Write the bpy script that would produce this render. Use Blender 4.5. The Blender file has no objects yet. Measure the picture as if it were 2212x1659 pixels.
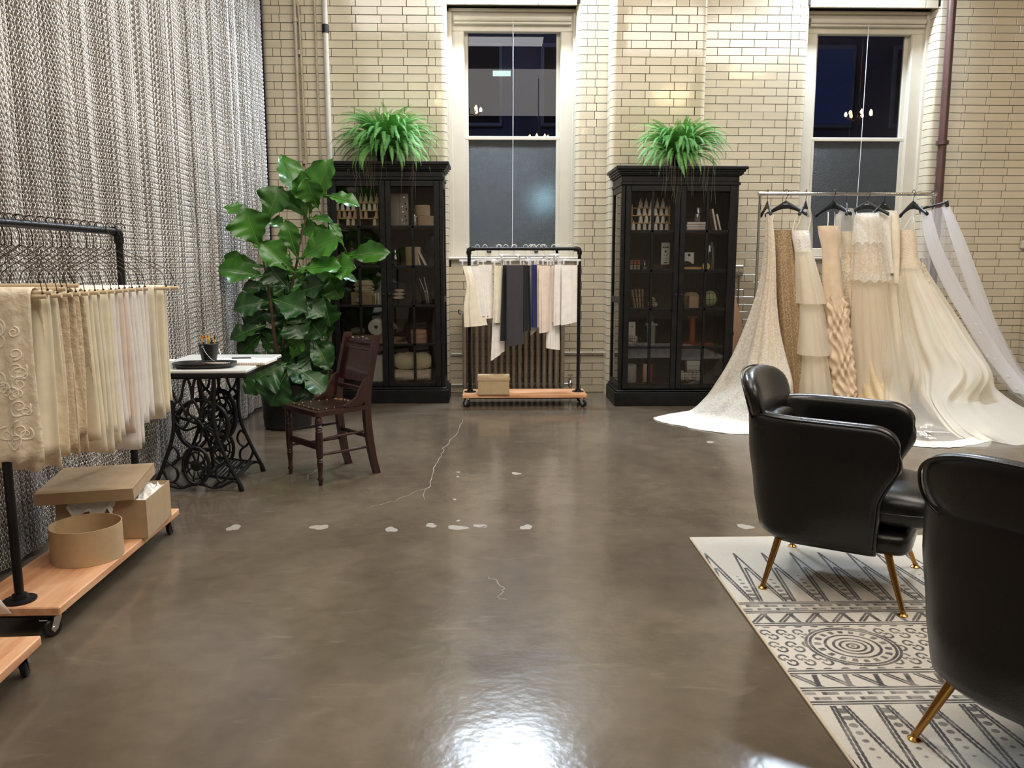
import bpy, bmesh, math, random
import numpy as np
from mathutils import Vector, Matrix, Euler
sc = bpy.context.scene
COL = sc.collection
random.seed(11)
rnd = random.uniform
PI = math.pi
R = math.radians

# ------------------------------------------------------------------ camera
F_PX, CAM_H = 1750.0, 1.40
YAW, PITCH = R(1.5), math.atan(266 / 1750.0)
FW = Vector((math.sin(YAW) * math.cos(PITCH), math.cos(YAW) * math.cos(PITCH), -math.sin(PITCH)))
RT = Vector((math.cos(YAW), -math.sin(YAW), 0.0))
UP = RT.cross(FW)
CP = Vector((0, 0, CAM_H))
cam_data = bpy.data.cameras.new('camera')
cam_data.sensor_fit = 'HORIZONTAL'
cam_data.sensor_width = 36.0
cam_data.lens = F_PX / 2212.0 * 36.0
cam_data.clip_start = 0.05
cam = bpy.data.objects.new('camera', cam_data)
COL.objects.link(cam)
cam.matrix_world = Matrix((
    (RT.x, UP.x, -FW.x, CP.x), (RT.y, UP.y, -FW.y, CP.y), (RT.z, UP.z, -FW.z, CP.z), (0, 0, 0, 1)))
sc.camera = cam


def ray(px, py):
    return FW + RT * ((px - 1106) / F_PX) - UP * ((py - 829.5) / F_PX)


def W(px, py, y):
    """surveyed point of the room: direction of a photo pixel, met at depth y"""
    d = ray(px, py)
    return CP + d * (y / d.y)


def G(px, py, z=0.0):
    """same, met at height z"""
    d = ray(px, py)
    return CP + d * ((z - CAM_H) / d.z)


# ------------------------------------------------------------------ world, exposure, big lights
sc.view_settings.view_transform = 'Standard'
sc.view_settings.look = 'None'
sc.view_settings.gamma = 1.0
sc.view_settings.use_curve_mapping = False
sc.view_settings.exposure = 0.05
world = bpy.data.worlds.new('night')
sc.world = world
world.use_nodes = True
bg = world.node_tree.nodes['Background']
bg.inputs['Color'].default_value = (0.010, 0.013, 0.026, 1)
bg.inputs['Strength'].default_value = 1.0


def area(name, loc, aim, size, power, col, size_y=None, spread=180):
    d = bpy.data.lights.new(name, 'AREA')
    d.energy = power
    d.color = col
    d.shape = 'RECTANGLE' if size_y else 'SQUARE'
    d.size = size
    if size_y:
        d.size_y = size_y
    d.spread = R(spread)
    o = bpy.data.objects.new(name, d)
    COL.objects.link(o)
    o.location = loc
    o.rotation_euler = (Vector(aim) - Vector(loc)).to_track_quat('-Z', 'Y').to_euler()
    return o


COOL = (0.70, 0.84, 1.0)
WARM = (1.0, 0.80, 0.56)
# cool track floods up at the wall above the two windows
area('flood_lamp', (0.18, 8.40, 4.45), (0.18, 6.60, 0.0), 0.9, 140, COOL, 0.16, 165)
area('flood_lamp', (3.62, 8.40, 4.45), (3.7, 6.60, 0.0), 0.8, 125, COOL, 0.16, 165)
area('ceiling_lamp_and_fill', (1.2, 5.9, 5.15), (0.9, 7.9, 1.0), 2.2, 75, (1.0, 0.97, 0.93), 0.8)  # fill light added overhead to brighten the clothes on the window rack
# general ceiling lights of the shop
area('ceiling_lamp_and_fill', (-0.6, 4.4, 5.15), (-0.6, 4.8, 0), 3.0, 165, (1.0, 0.96, 0.90), 2.6)
area('ceiling_lamp_and_fill', (3.6, 3.6, 5.15), (3.6, 4.6, 0), 3.0, 225, (1.0, 0.96, 0.90), 2.6)
area('ceiling_lamp_and_fill', (0.8, 0.6, 5.15), (0.8, 2.2, 0), 7.0, 240, (1.0, 0.91, 0.80), 3.6)


# ------------------------------------------------------------------ mesh builder
class MB:
    def __init__(s):
        s.v, s.f = [], []

    def add(s, vs, fs, M=None):
        n = len(s.v)
        s.v.extend([tuple(M @ Vector(p)) for p in vs] if M is not None else [tuple(p) for p in vs])
        s.f.extend([tuple(i + n for i in f) for f in fs])
        return s

    def box(s, c, d, M=None, bev=0.0):
        """box at centre c, size d; bev chamfers every edge"""
        x, y, z = (k / 2 for k in d)
        if bev <= 0:
            vs = [(sx * x, sy * y, sz * z) for sx in (-1, 1) for sy in (-1, 1) for sz in (-1, 1)]
            fs = [(0, 1, 3, 2), (4, 6, 7, 5), (0, 4, 5, 1), (2, 3, 7, 6), (0, 2, 6, 4), (1, 5, 7, 3)]
        else:
            b = min(bev, x * .9, y * .9, z * .9)
            vs, fs, idx = [], [], {}
            for sx in (-1, 1):
                for sy in (-1, 1):
                    for sz in (-1, 1):
                        for ax in range(3):
                            p = [sx * (x - b), sy * (y - b), sz * (z - b)]
                            p[ax] = (sx * x, sy * y, sz * z)[ax]
                            idx[(sx, sy, sz, ax)] = len(vs)
                            vs.append(p)
            S = (-1, 1)

            def quad(ax, sg, flip):
                o = [a for a in range(3) if a != ax]
                q = []
                for a, b2 in ((-1, -1), (1, -1), (1, 1), (-1, 1)):
                    k = [0, 0, 0]
                    k[ax] = sg
                    k[o[0]] = a
                    k[o[1]] = b2
                    q.append(idx[(k[0], k[1], k[2], ax)])
                return q[::-1] if flip else q
            for ax in range(3):
                for sg in S:
                    fs.append(quad(ax, sg, (sg < 0) != (ax == 1)))
            for ax in range(3):
                o = [a for a in range(3) if a != ax]
                for a in S:
                    for b2 in S:
                        k1, k2 = [0, 0, 0], [0, 0, 0]
                        k1[ax], k2[ax] = -1, 1
                        k1[o[0]] = k2[o[0]] = a
                        k1[o[1]] = k2[o[1]] = b2
                        q = [idx[(*k1, o[0])], idx[(*k2, o[0])], idx[(*k2, o[1])], idx[(*k1, o[1])]]
                        fs.append(q if (a * b2 > 0) != (ax == 1) else q[::-1])
            for sx in S:
                for sy in S:
                    for sz in S:
                        t = [idx[(sx, sy, sz, a)] for a in range(3)]
                        fs.append(t if sx * sy * sz > 0 else t[::-1])
        T = Matrix.Translation(Vector(c))
        if M is not None:
            T = M @ T
        return s.add(vs, fs, T)

    def cyl(s, a, b, r0, r1=None, n=14, caps=True):
        return s.tube([a, b], [r0, r0 if r1 is None else r1], n, caps=caps)

    def tube(s, pts, r, n=8, closed=False, caps=True, flat=None):
        P = [Vector(p) for p in pts]
        m = len(P)
        rs = r if isinstance(r, (list, tuple)) else [r] * m
        T = []
        for i in range(m):
            if closed:
                t = P[(i + 1) % m] - P[i - 1]
            else:
                t = P[min(i + 1, m - 1)] - P[max(i - 1, 0)]
            T.append(t.normalized() if t.length > 1e-9 else Vector((0, 0, 1)))
        ref = Vector((0, 0, 1)) if abs(T[0].z) < .9 else Vector((1, 0, 0))
        N = (ref - T[0] * ref.dot(T[0])).normalized()
        n0 = len(s.v)
        for i in range(m):
            N = (N - T[i] * N.dot(T[i]))
            N = N.normalized() if N.length > 1e-6 else T[i].orthogonal().normalized()
            B = T[i].cross(N)
            for k in range(n):
                a = 2 * PI * k / n
                kx = 1.0 if flat is None else flat
                s.v.append(tuple(P[i] + N * (math.cos(a) * rs[i]) + B * (math.sin(a) * rs[i] * kx)))
        for i in range(m if closed else m - 1):
            j = (i + 1) % m
            for k in range(n):
                k2 = (k + 1) % n
                s.f.append((n0 + i * n + k, n0 + i * n + k2, n0 + j * n + k2, n0 + j * n + k))
        if caps and not closed:
            s.f.append(tuple(n0 + k for k in range(n))[::-1])
            s.f.append(tuple(n0 + (m - 1) * n + k for k in range(n)))
        return s

    def lathe(s, prof, n=20, M=None, caps=True):
        vs, fs = [], []
        for (r, z) in prof:
            for k in range(n):
                a = 2 * PI * k / n
                vs.append((r * math.cos(a), r * math.sin(a), z))
        for i in range(len(prof) - 1):
            for k in range(n):
                k2 = (k + 1) % n
                fs.append((i * n + k, i * n + k2, (i + 1) * n + k2, (i + 1) * n + k))
        if caps:
            if prof[0][0] > 1e-5:
                fs.append(tuple(range(n))[::-1])
            if prof[-1][0] > 1e-5:
                fs.append(tuple((len(prof) - 1) * n + k for k in range(n)))
        return s.add(vs, fs, M)

    def prism(s, poly, d, M=None):
        """polygon in local xy pulled up by d along z"""
        n = len(poly)
        vs = [(p[0], p[1], 0) for p in poly] + [(p[0], p[1], d) for p in poly]
        fs = [tuple(range(n))[::-1], tuple(range(n, 2 * n))]
        fs += [(i, (i + 1) % n, n + (i + 1) % n, n + i) for i in range(n)]
        return s.add(vs, fs, M)

    def grid(s, P, cu=False, cv=False):
        """P[i][j] points"""
        nu, nv = len(P), len(P[0])
        n0 = len(s.v)
        for row in P:
            s.v.extend(tuple(p) for p in row)
        for i in range(nu if cu else nu - 1):
            for j in range(nv if cv else nv - 1):
                a, b = i, (i + 1) % nu
                c, d = j, (j + 1) % nv
                s.f.append((n0 + a * nv + c, n0 + a * nv + d, n0 + b * nv + d, n0 + b * nv + c))
        return s

    def build(s, name, mat, parent=None, world=False, smooth=35, loc=None, recalc=False, kind=None):
        me = bpy.data.meshes.new(name)
        off = Vector(loc) if loc is not None else Vector((0, 0, 0))
        vs = s.v
        if world and parent is not None:
            inv = parent.matrix_basis.inverted()
            vs = [tuple(inv @ Vector(p)) for p in vs]
        elif world and loc is not None:
            vs = [(p[0] - off.x, p[1] - off.y, p[2] - off.z) for p in vs]
        me.from_pydata(vs, [], s.f)
        if recalc:
            bm = bmesh.new()
            bm.from_mesh(me)
            bmesh.ops.recalc_face_normals(bm, faces=bm.faces)
            bm.to_mesh(me)
            bm.free()
        if mat is not None:
            me.materials.append(mat)
        if smooth:
            me.polygons.foreach_set('use_smooth', [True] * len(me.polygons))
            if smooth < 180:
                me.set_sharp_from_angle(angle=R(smooth))
        me.update()
        o = bpy.data.objects.new(name, me)
        COL.objects.link(o)
        if parent is not None:
            o.parent = parent
        elif loc is not None:
            o.location = off
        if kind:
            o['kind'] = kind
        return o


def tag(o, label=None, cat=None, group=None, kind=None):
    if label: o['label'] = label
    if cat: o['category'] = cat
    if group: o['group'] = group
    if kind: o['kind'] = kind
    return o


def thing(name, label, cat, loc=(0, 0, 0), rz=0.0, group=None):
    o = bpy.data.objects.new(name, None)
    o.empty_display_size = .1
    COL.objects.link(o)
    o.location = loc
    o.rotation_euler = (0, 0, rz)
    o.matrix_basis = Matrix.LocRotScale(Vector(loc), Euler((0, 0, rz)), None)
    return tag(o, label, cat, group)


KIDS = {}


def dup(o, loc=None, rot=None, scale=None, label=None, parent=None):
    c = o.copy()
    COL.objects.link(c)
    if parent is not None: c.parent = parent
    if loc is not None: c.location = loc
    if rot is not None: c.rotation_euler = rot
    if scale is not None: c.scale = scale
    if label: c['label'] = label
    for ch in [q for q in ALL_KIDS(o)]:
        dup(ch, parent=c)
    return c


def ALL_KIDS(o):
    return list(o.children)


def crom(P, n, closed=False):
    """Catmull-Rom through points P, n samples per span"""
    P = [Vector(p) for p in P]
    m = len(P)
    out = []
    spans = m if closed else m - 1
    for i in range(spans):
        if closed:
            a, b, c, d = P[i - 1], P[i], P[(i + 1) % m], P[(i + 2) % m]
        else:
            b, c = P[i], P[i + 1]
            a = P[i - 1] if i else b * 2 - c
            d = P[i + 2] if i + 2 < m else c * 2 - b
        for k in range(n):
            t = k / n
            out.append(.5 * ((2 * b) + (c - a) * t + (2 * a - 5 * b + 4 * c - d) * t * t + (3 * b - a - 3 * c + d) * t ** 3))
    if not closed:
        out.append(P[-1])
    return out


def Rz(a, loc=(0, 0, 0)):
    return Matrix.Translation(Vector(loc)) @ Matrix.Rotation(a, 4, 'Z')


def frame_m(o, x, y, z):
    x, y, z = Vector(x), Vector(y), Vector(z)
    return Matrix(((x.x, y.x, z.x, o[0]), (x.y, y.y, z.y, o[1]), (x.z, y.z, z.z, o[2]), (0, 0, 0, 1)))


# ------------------------------------------------------------------ materials
def srgb(r, g, b):
    f = lambda c: (c / 255 / 12.92) if c / 255 <= .04045 else ((c / 255 + .055) / 1.055) ** 2.4
    return (f(r), f(g), f(b), 1)


def mat(name, col, rough=.5, metal=0.0, var=0.0, vscale=8.0, bump=0.0, bscale=60.0, col2=None, stretch=None,
        coat=0.0, sheen=0.0, trans=0.0, alpha=1.0, emit=None, estr=0.0, spec=.5, rvar=0.0, isl=0.0, detail=4.0, subs=0.0):
    m = bpy.data.materials.new(name)
    m.use_nodes = True
    nt = m.node_tree
    N, L = nt.nodes, nt.links
    p = N['Principled BSDF']
    if len(col) == 3: col = (*col, 1)
    p.inputs['Base Color'].default_value = col
    p.inputs['Roughness'].default_value = rough
    p.inputs['Metallic'].default_value = metal
    p.inputs['Specular IOR Level'].default_value = spec
    p.inputs['Coat Weight'].default_value = coat
    p.inputs['Coat Roughness'].default_value = .08
    p.inputs['Sheen Weight'].default_value = sheen
    p.inputs['Transmission Weight'].default_value = trans
    p.inputs['Alpha'].default_value = alpha
    if emit:
        p.inputs['Emission Color'].default_value = (*emit[:3], 1)
        p.inputs['Emission Strength'].default_value = estr
    tc = N.new('ShaderNodeTexCoord')
    vec = tc.outputs['Object']
    if stretch:
        mp = N.new('ShaderNodeMapping')
        mp.inputs['Scale'].default_value = stretch
        L.new(vec, mp.inputs['Vector'])
        vec = mp.outputs['Vector']
    if var > 0 or col2 or rvar > 0:
        nz = N.new('ShaderNodeTexNoise')
        nz.inputs['Scale'].default_value = vscale
        nz.inputs['Detail'].default_value = detail
        L.new(vec, nz.inputs['Vector'])
        if col2 is None:
            col2 = tuple(max(0, c * (1 - var)) for c in col[:3])
            cb = tuple(min(1, c * (1 + var)) for c in col[:3])
        else:
            cb = col[:3]
        rp = N.new('ShaderNodeValToRGB')
        rp.color_ramp.elements[0].position = .34
        rp.color_ramp.elements[1].position = .66
        rp.color_ramp.elements[0].color = (*col2[:3], 1)
        rp.color_ramp.elements[1].color = (*cb, 1)
        L.new(nz.outputs['Fac'], rp.inputs['Fac'])
        src = rp.outputs['Color']
        if isl > 0:
            ge = N.new('ShaderNodeNewGeometry')
            oi = N.new('ShaderNodeObjectInfo')
            ad = N.new('ShaderNodeMath')
            ad.operation = 'ADD'
            L.new(ge.outputs['Random Per Island'], ad.inputs[0])
            L.new(oi.outputs['Random'], ad.inputs[1])
            fr = N.new('ShaderNodeMath')
            fr.operation = 'FRACT'
            L.new(ad.outputs[0], fr.inputs[0])
            mr = N.new('ShaderNodeMapRange')
            mr.inputs['To Min'].default_value = 1 - isl
            mr.inputs['To Max'].default_value = 1 + isl
            L.new(fr.outputs[0], mr.inputs['Value'])
            mx = N.new('ShaderNodeVectorMath')
            mx.operation = 'SCALE'
            L.new(src, mx.inputs[0])
            L.new(mr.outputs[0], mx.inputs['Scale'])
            src = mx.outputs[0]
        L.new(src, p.inputs['Base Color'])
        if rvar > 0:
            m2 = N.new('ShaderNodeMapRange')
            m2.inputs['To Min'].default_value = max(.02, rough - rvar)
            m2.inputs['To Max'].default_value = rough + rvar
            L.new(nz.outputs['Fac'], m2.inputs['Value'])
            L.new(m2.outputs[0], p.inputs['Roughness'])
    if bump > 0:
        n2 = N.new('ShaderNodeTexNoise')
        n2.inputs['Scale'].default_value = bscale
        n2.inputs['Detail'].default_value = 3
        L.new(vec, n2.inputs['Vector'])
        bp = N.new('ShaderNodeBump')
        bp.inputs['Strength'].default_value = bump
        bp.inputs['Distance'].default_value = .01
        L.new(n2.outputs['Fac'], bp.inputs['Height'])
        L.new(bp.outputs['Normal'], p.inputs['Normal'])
    return m


def sheer(name, col, opac=.35, rough=.8, pattern=0.0, pscale=40.0, trl=.5, edge=.4):
    """tulle: see-through weave, partly diffuse, partly letting light through"""
    m = bpy.data.materials.new(name)
    m.use_nodes = True
    nt = m.node_tree
    N, L = nt.nodes, nt.links
    N.remove(N['Principled BSDF'])
    out = N['Material Output']
    df = N.new('ShaderNodeBsdfDiffuse')
    tl = N.new('ShaderNodeBsdfTranslucent')
    tp = N.new('ShaderNodeBsdfTransparent')
    for q in (df, tl):
        q.inputs['Color'].default_value = (*col[:3], 1)
    a = N.new('ShaderNodeMixShader')
    a.inputs[0].default_value = trl
    L.new(df.outputs[0], a.inputs[1])
    L.new(tl.outputs[0], a.inputs[2])
    b = N.new('ShaderNodeMixShader')
    # weave looks denser where it is seen edge-on
    lw = N.new('ShaderNodeLayerWeight')
    lw.inputs['Blend'].default_value = .35
    mr = N.new('ShaderNodeMapRange')
    mr.inputs['To Min'].default_value = opac
    mr.inputs['To Max'].default_value = min(1, opac + edge)
    L.new(lw.outputs['Facing'], mr.inputs['Value'])
    fac = mr.outputs[0]
    if pattern > 0:
        tc = N.new('ShaderNodeTexCoord')
        vo = N.new('ShaderNodeTexNoise')
        vo.inputs['Scale'].default_value = pscale
        vo.inputs['Detail'].default_value = 5
        vo.inputs['Distortion'].default_value = 1.2
        L.new(tc.outputs['Object'], vo.inputs['Vector'])
        rp = N.new('ShaderNodeValToRGB')
        rp.color_ramp.elements[0].position = .42
        rp.color_ramp.elements[1].position = .60
        L.new(vo.outputs['Fac'], rp.inputs['Fac'])
        mu = N.new('ShaderNodeMath')
        mu.operation = 'MULTIPLY_ADD'
        mu.use_clamp = True
        mu.inputs[1].default_value = pattern
        L.new(rp.outputs['Color'], mu.inputs[0])
        L.new(fac, mu.inputs[2])
        fac = mu.outputs[0]
    L.new(fac, b.inputs[0])
    L.new(tp.outputs[0], b.inputs[1])
    L.new(a.outputs[0], b.inputs[2])
    L.new(b.outputs[0], out.inputs['Surface'])
    return m


def glass(name, tint=(1, 1, 1), refl=1.0, rough=0.0):
    """thin pane: mirror-like by Fresnel, else lets everything through"""
    m = bpy.data.materials.new(name)
    m.use_nodes = True
    nt = m.node_tree
    N, L = nt.nodes, nt.links
    N.remove(N['Principled BSDF'])
    fr = N.new('ShaderNodeFresnel')
    fr.inputs['IOR'].default_value = 1.5
    mu = N.new('ShaderNodeMath')
    mu.operation = 'MULTIPLY'
    mu.inputs[1].default_value = refl
    L.new(fr.outputs[0], mu.inputs[0])
    gl = N.new('ShaderNodeBsdfGlossy')
    gl.inputs['Roughness'].default_value = rough
    tp = N.new('ShaderNodeBsdfTransparent')
    tp.inputs['Color'].default_value = (*tint, 1)
    mx = N.new('ShaderNodeMixShader')
    L.new(mu.outputs[0], mx.inputs[0])
    L.new(tp.outputs[0], mx.inputs[1])
    L.new(gl.outputs[0], mx.inputs[2])
    L.new(mx.outputs[0], N['Material Output'].inputs['Surface'])
    return m


M = {}
M['brick'] = mat('glazed_brick', srgb(208, 196, 172), .12, var=.04, vscale=3, bump=.10, bscale=11, isl=.05, coat=.5)
M['mortar'] = mat('dark_mortar', srgb(48, 37, 29), .95, var=.2, vscale=30)
M['black_wood'] = mat('black_painted_wood', (.0045, .004, .0042), .48, var=.4, vscale=14, bump=.12, bscale=40, rvar=.10, spec=.3)
M['pipe_black'] = mat('black_iron_pipe', srgb(34, 33, 36), .38, metal=.6, var=.2, bump=.1, bscale=90)
M['board'] = mat('pine_board', srgb(226, 176, 134), .48, col2=srgb(200, 140, 100), vscale=3.0, stretch=(1.2, 9, 9), bump=.06, bscale=10, detail=7)
M['chrome'] = mat('chrome', (.80, .81, .84), .12, metal=1)
M['zinc'] = mat('zinc_plate', (.62, .64, .66), .25, metal=1)
M['rubber'] = mat('black_rubber', (.012, .012, .013), .35)
M['white_paint'] = mat('cream_paint', srgb(200, 192, 176), .35, var=.03, vscale=5, bump=.05, bscale=20)
M['kraft'] = mat('kraft_board', srgb(176, 150, 118), .75, var=.05, vscale=20)
M['kraft_tan'] = mat('tan_board', srgb(186, 160, 124), .7, var=.05, vscale=20)
M['leather'] = mat('black_leather', (.0065, .006, .006), .28, bump=.08, bscale=220, rvar=.05, vscale=6, spec=.5)
M['brass'] = mat('brass', srgb(176, 132, 72), .24, metal=1)
M['mahogany'] = mat('mahogany', srgb(48, 21, 19), .30, var=.35, vscale=5, stretch=(6, 6, 1), coat=.25)
M['cast_iron'] = mat('cast_iron', (.010, .010, .011), .32, metal=.2, bump=.1, bscale=60)
M['white_top'] = mat('white_enamel', srgb(226, 228, 224), .25)
M['paper'] = mat('paper', srgb(240, 238, 232), .8)
M['pane'] = glass('window_glass', (.72, .76, .85), .8)
M['cab_glass'] = glass('cabinet_glass', (.96, .96, .96), 1.05)
M['jar_glass'] = glass('jar_glass', (.93, .95, .95), 2.0, .02)
M['white_plastic'] = mat('white_plastic', srgb(228, 228, 230), .3)
M['black_plastic'] = mat('black_plastic', (.010, .010, .011), .4)
M['steel_pipe'] = mat('painted_pipe', srgb(172, 160, 138), .35, var=.1, vscale=8)
M['gold_nail'] = mat('brass_nail', srgb(214, 178, 120), .25, metal=1)
# ================================================================== setting
def floor_material():
    m = bpy.data.materials.new('polished_concrete')
    m.use_nodes = True
    nt = m.node_tree
    N, L = nt.nodes, nt.links
    p = N['Principled BSDF']
    tc = N.new('ShaderNodeTexCoord')

    def noise(scale, detail=5, dist=0.0, vec=None):
        n = N.new('ShaderNodeTexNoise')
        n.inputs['Scale'].default_value = scale
        n.inputs['Detail'].default_value = detail
        n.inputs['Distortion'].default_value = dist
        L.new(vec or tc.outputs['Object'], n.inputs['Vector'])
        return n.outputs['Fac']

    def ramp(src, a, b, ca, cb):
        r = N.new('ShaderNodeValToRGB')
        r.color_ramp.elements[0].position = a
        r.color_ramp.elements[1].position = b
        r.color_ramp.elements[0].color = ca
        r.color_ramp.elements[1].color = cb
        L.new(src, r.inputs['Fac'])
        return r.outputs['Color']

    def mix(f, a, b, typ='MIX'):
        x = N.new('ShaderNodeMix')
        x.data_type = 'RGBA'
        x.blend_type = typ
        if hasattr(f, 'is_linked') or not isinstance(f, (int, float)):
            L.new(f, x.inputs[0])
        else:
            x.inputs[0].default_value = f
        L.new(a, x.inputs[6])
        L.new(b, x.inputs[7])
        return x.outputs[2]
    base = ramp(noise(.9, 6, .8), .35, .65, srgb(90, 79, 66), srgb(110, 98, 83))
    fine = ramp(noise(9, 8, .4), .3, .72, (.84, .84, .84, 1), (1.08, 1.08, 1.08, 1))
    c = mix(1.0, base, fine, 'MULTIPLY')
    # pale scuffs and specks of worn sealer
    mp = N.new('ShaderNodeMapping')
    mp.inputs['Scale'].default_value = (1.0, 3.2, 1)
    L.new(tc.outputs['Object'], mp.inputs['Vector'])
    scuff = ramp(noise(3.3, 9, 1.2, mp.outputs['Vector']), .62, .80, (0, 0, 0, 1), (.22, .22, .22, 1))
    rgb = N.new('ShaderNodeRGB')
    rgb.outputs[0].default_value = srgb(158, 146, 130)
    c = mix(scuff, c, rgb.outputs[0])
    speck = ramp(noise(70, 2), .76, .80, (0, 0, 0, 1), (.5, .5, .5, 1))
    c = mix(speck, c, rgb.outputs[0])
    L.new(c, p.inputs['Base Color'])
    rr = N.new('ShaderNodeMapRange')
    rr.inputs['To Min'].default_value = .11
    rr.inputs['To Max'].default_value = .24
    L.new(noise(2.2, 7, .5), rr.inputs['Value'])
    L.new(rr.outputs[0], p.inputs['Roughness'])
    p.inputs['Specular IOR Level'].default_value = .5
    b1 = N.new('ShaderNodeBump')
    b1.inputs['Strength'].default_value = .10
    b1.inputs['Distance'].default_value = .004
    L.new(noise(42, 4), b1.inputs['Height'])
    b2 = N.new('ShaderNodeBump')
    b2.inputs['Strength'].default_value = .10
    b2.inputs['Distance'].default_value = .02
    L.new(noise(6, 3), b2.inputs['Height'])
    L.new(b1.outputs[0], b2.inputs['Normal'])
    L.new(b2.outputs[0], p.inputs['Normal'])
    return m


M['floor'] = floor_material()
M['plaster'] = mat('plaster', srgb(196, 186, 170), .85, var=.03)
M['plaster_dark'] = mat('grey_plaster', srgb(120, 113, 106), .9, var=.05)
floor = MB().box((1.6, 2.0, -.05), (12.4, 14.6, .1)).build('floor', M['floor'], kind='structure', smooth=0)
ceil = MB().box((1.6, 2.0, 5.25), (12.4, 14.6, .1)).build('ceiling', M['plaster'], kind='structure', smooth=0)
MB().box((-3.05, 1.9, 2.6), (.1, 13.6, 5.2)).build('wall_left', M['plaster_dark'], kind='structure', smooth=0)
MB().box((7.75, 1.9, 2.6), (.1, 13.6, 5.2)).build('wall_right', M['plaster'], kind='structure', smooth=0)
MB().box((2.3, -5.1, 2.6), (10.7, .1, 5.2)).build('wall_front', M['plaster'], kind='structure', smooth=0)

# ---- glazed brick walls: mortar body + bricks -------------------------------------------------
ROW, BL, JT = .0788, .249, .0050
BH = ROW - JT


def brick_geo(L, h=BH, c=.0016, d=.03):
    a = L / 2
    k = h / 2
    vs = []
    for (ins, y) in ((c, 0), (0, c), (0, d)):
        vs += [(-a + ins, y, -k + ins), (a - ins, y, -k + ins), (a - ins, y, k - ins), (-a + ins, y, k - ins)]
    fs = [(0, 1, 2, 3)]
    for r in (0, 4):
        fs += [(r + i, r + 4 + i, r + 4 + (i + 1) % 4, r + (i + 1) % 4) for i in range(4)]
    return vs, fs


def bull_geo(L, sx, h=BH, r=.055, ret=.16, d=.03):
    """brick whose end turns a rounded corner; flat part L, corner at x=0 going to +y; sx mirrors"""
    out = [(-L, 0)] + [(-r + r * math.sin(t), r - r * math.cos(t)) for t in [PI / 2 * i / 7 for i in range(8)]] + [(0, r + ret)]
    inn = [(-d, r + ret), (-d, r), (-r, d), (-L, d)]
    poly = [(x * sx, y) for x, y in out + inn]
    if sx < 0: poly = poly[::-1]
    n = len(poly)
    vs = [(x, y, -h / 2) for x, y in poly] + [(x, y, h / 2) for x, y in poly]
    fs = [tuple(range(n))[::-1], tuple(range(n, 2 * n))] + [(i, (i + 1) % n, n + (i + 1) % n, n + i) for i in range(n)]
    return vs, fs


MESHES = {}


def shared(key, fn, m, smooth=40):
    if key not in MESHES:
        vs, fs = fn()
        o = MB().add(vs, fs).build('tmp', m, smooth=smooth)
        MESHES[key] = o.data
        bpy.data.objects.remove(o)
    return MESHES[key]


class BrickWall:
    def __init__(s, name, yp, body, ret=.19):
        s.ret = ret
        s.mb, s.name, s.yp, s.items = MB(), name, yp, []
        for (x0, x1, z0, z1) in body:
            s.mb.box(((x0 + x1) / 2, yp + .005 + .12, (z0 + z1) / 2), (x1 - x0, .24, z1 - z0))

    def rows(s, x0, x1, z0, z1, phase=0.0, endl=None, endr=None, weight=lambda x, z: 0):
        """endl/endr: 'bull' turns a rounded corner at x0/x1"""
        k0, k1 = round(z0 / ROW), round(z1 / ROW)
        for end, xe, sx in ((endl, x0, -1), (endr, x1, 1)):
            if end == 'bull':       # mortar core of the rounded corner
                rr, c = .0505, .0045
                pl = [(-.12, c)] + [(-c - rr + rr * math.sin(t), c + rr - rr * math.cos(t)) for t in [PI / 2 * i / 6 for i in range(7)]] + [(-c, .05 + s.ret), (-.12, .05 + s.ret)]
                pl = [(xe + px * sx, s.yp + py) for px, py in pl]
                s.mb.prism(pl if sx > 0 else pl[::-1], k1 * ROW - k0 * ROW, Matrix.Translation((0, 0, k0 * ROW)))
        for k in range(k0, k1):
            z = (k + .5) * ROW
            a, b = x0, x1
            if endl == 'bull':
                L = (.105 if k % 2 else .19)
                s.items.append((weight(a, z), ('bull', round(L, 3), -1, s.ret), a, z))
                a += L + JT
            if endr == 'bull':
                L = (.19 if k % 2 else .105)
                s.items.append((weight(b, z), ('bull', round(L, 3), 1, s.ret), b, z))
                b -= L + JT
            x = a - ((phase + (BL / 2 if k % 2 else 0)) % BL)
            segs = []
            while x < b - .001:
                l, r = max(x, a), min(x + BL - JT, b)
                if r - l > 0: segs.append([l, r])
                x += BL
            # no slivers: a cut shorter than a quarter brick joins its neighbour
            if len(segs) > 1 and segs[0][1] - segs[0][0] < .05:
                segs[1][0] = segs[0][0]
                segs.pop(0)
            if len(segs) > 1 and segs[-1][1] - segs[-1][0] < .05:
                segs[-2][1] = segs[-1][1]
                segs.pop()
            for l, r in segs:
                s.items.append((weight((l + r) / 2, z), ('flat', round(r - l, 3)), (l + r) / 2, z))

    def finish(s, limit=300):
        wall = s.mb.build(s.name, M['mortar'], smooth=0, kind='structure')
        s.items.sort(key=lambda t: -t[0])
        rest = MB()
        for i, (w, key, x, z) in enumerate(s.items):
            fn = (lambda: brick_geo(key[1])) if key[0] == 'flat' else (lambda: bull_geo(key[1], key[2], ret=key[3]))
            rot = (rnd(-.006, .006), 0, rnd(-.005, .005)) if key[0] == 'flat' else (0, 0, 0)
            y = s.yp + rnd(-.0008, .0008)
            if i < limit:
                o = bpy.data.objects.new('brick', shared(key, fn, M['brick']))
                COL.objects.link(o)
                o.parent = wall
                o.location = (x, y, z)
                o.rotation_euler = rot
            else:
                vs, fs = fn()
                rest.add(vs, fs, Matrix.LocRotScale(Vector((x, y, z)), Euler(rot), None))
        if rest.v:
            rest.build('brick_courses', M['brick'], parent=wall, smooth=40, kind='stuff')
        return wall


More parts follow.
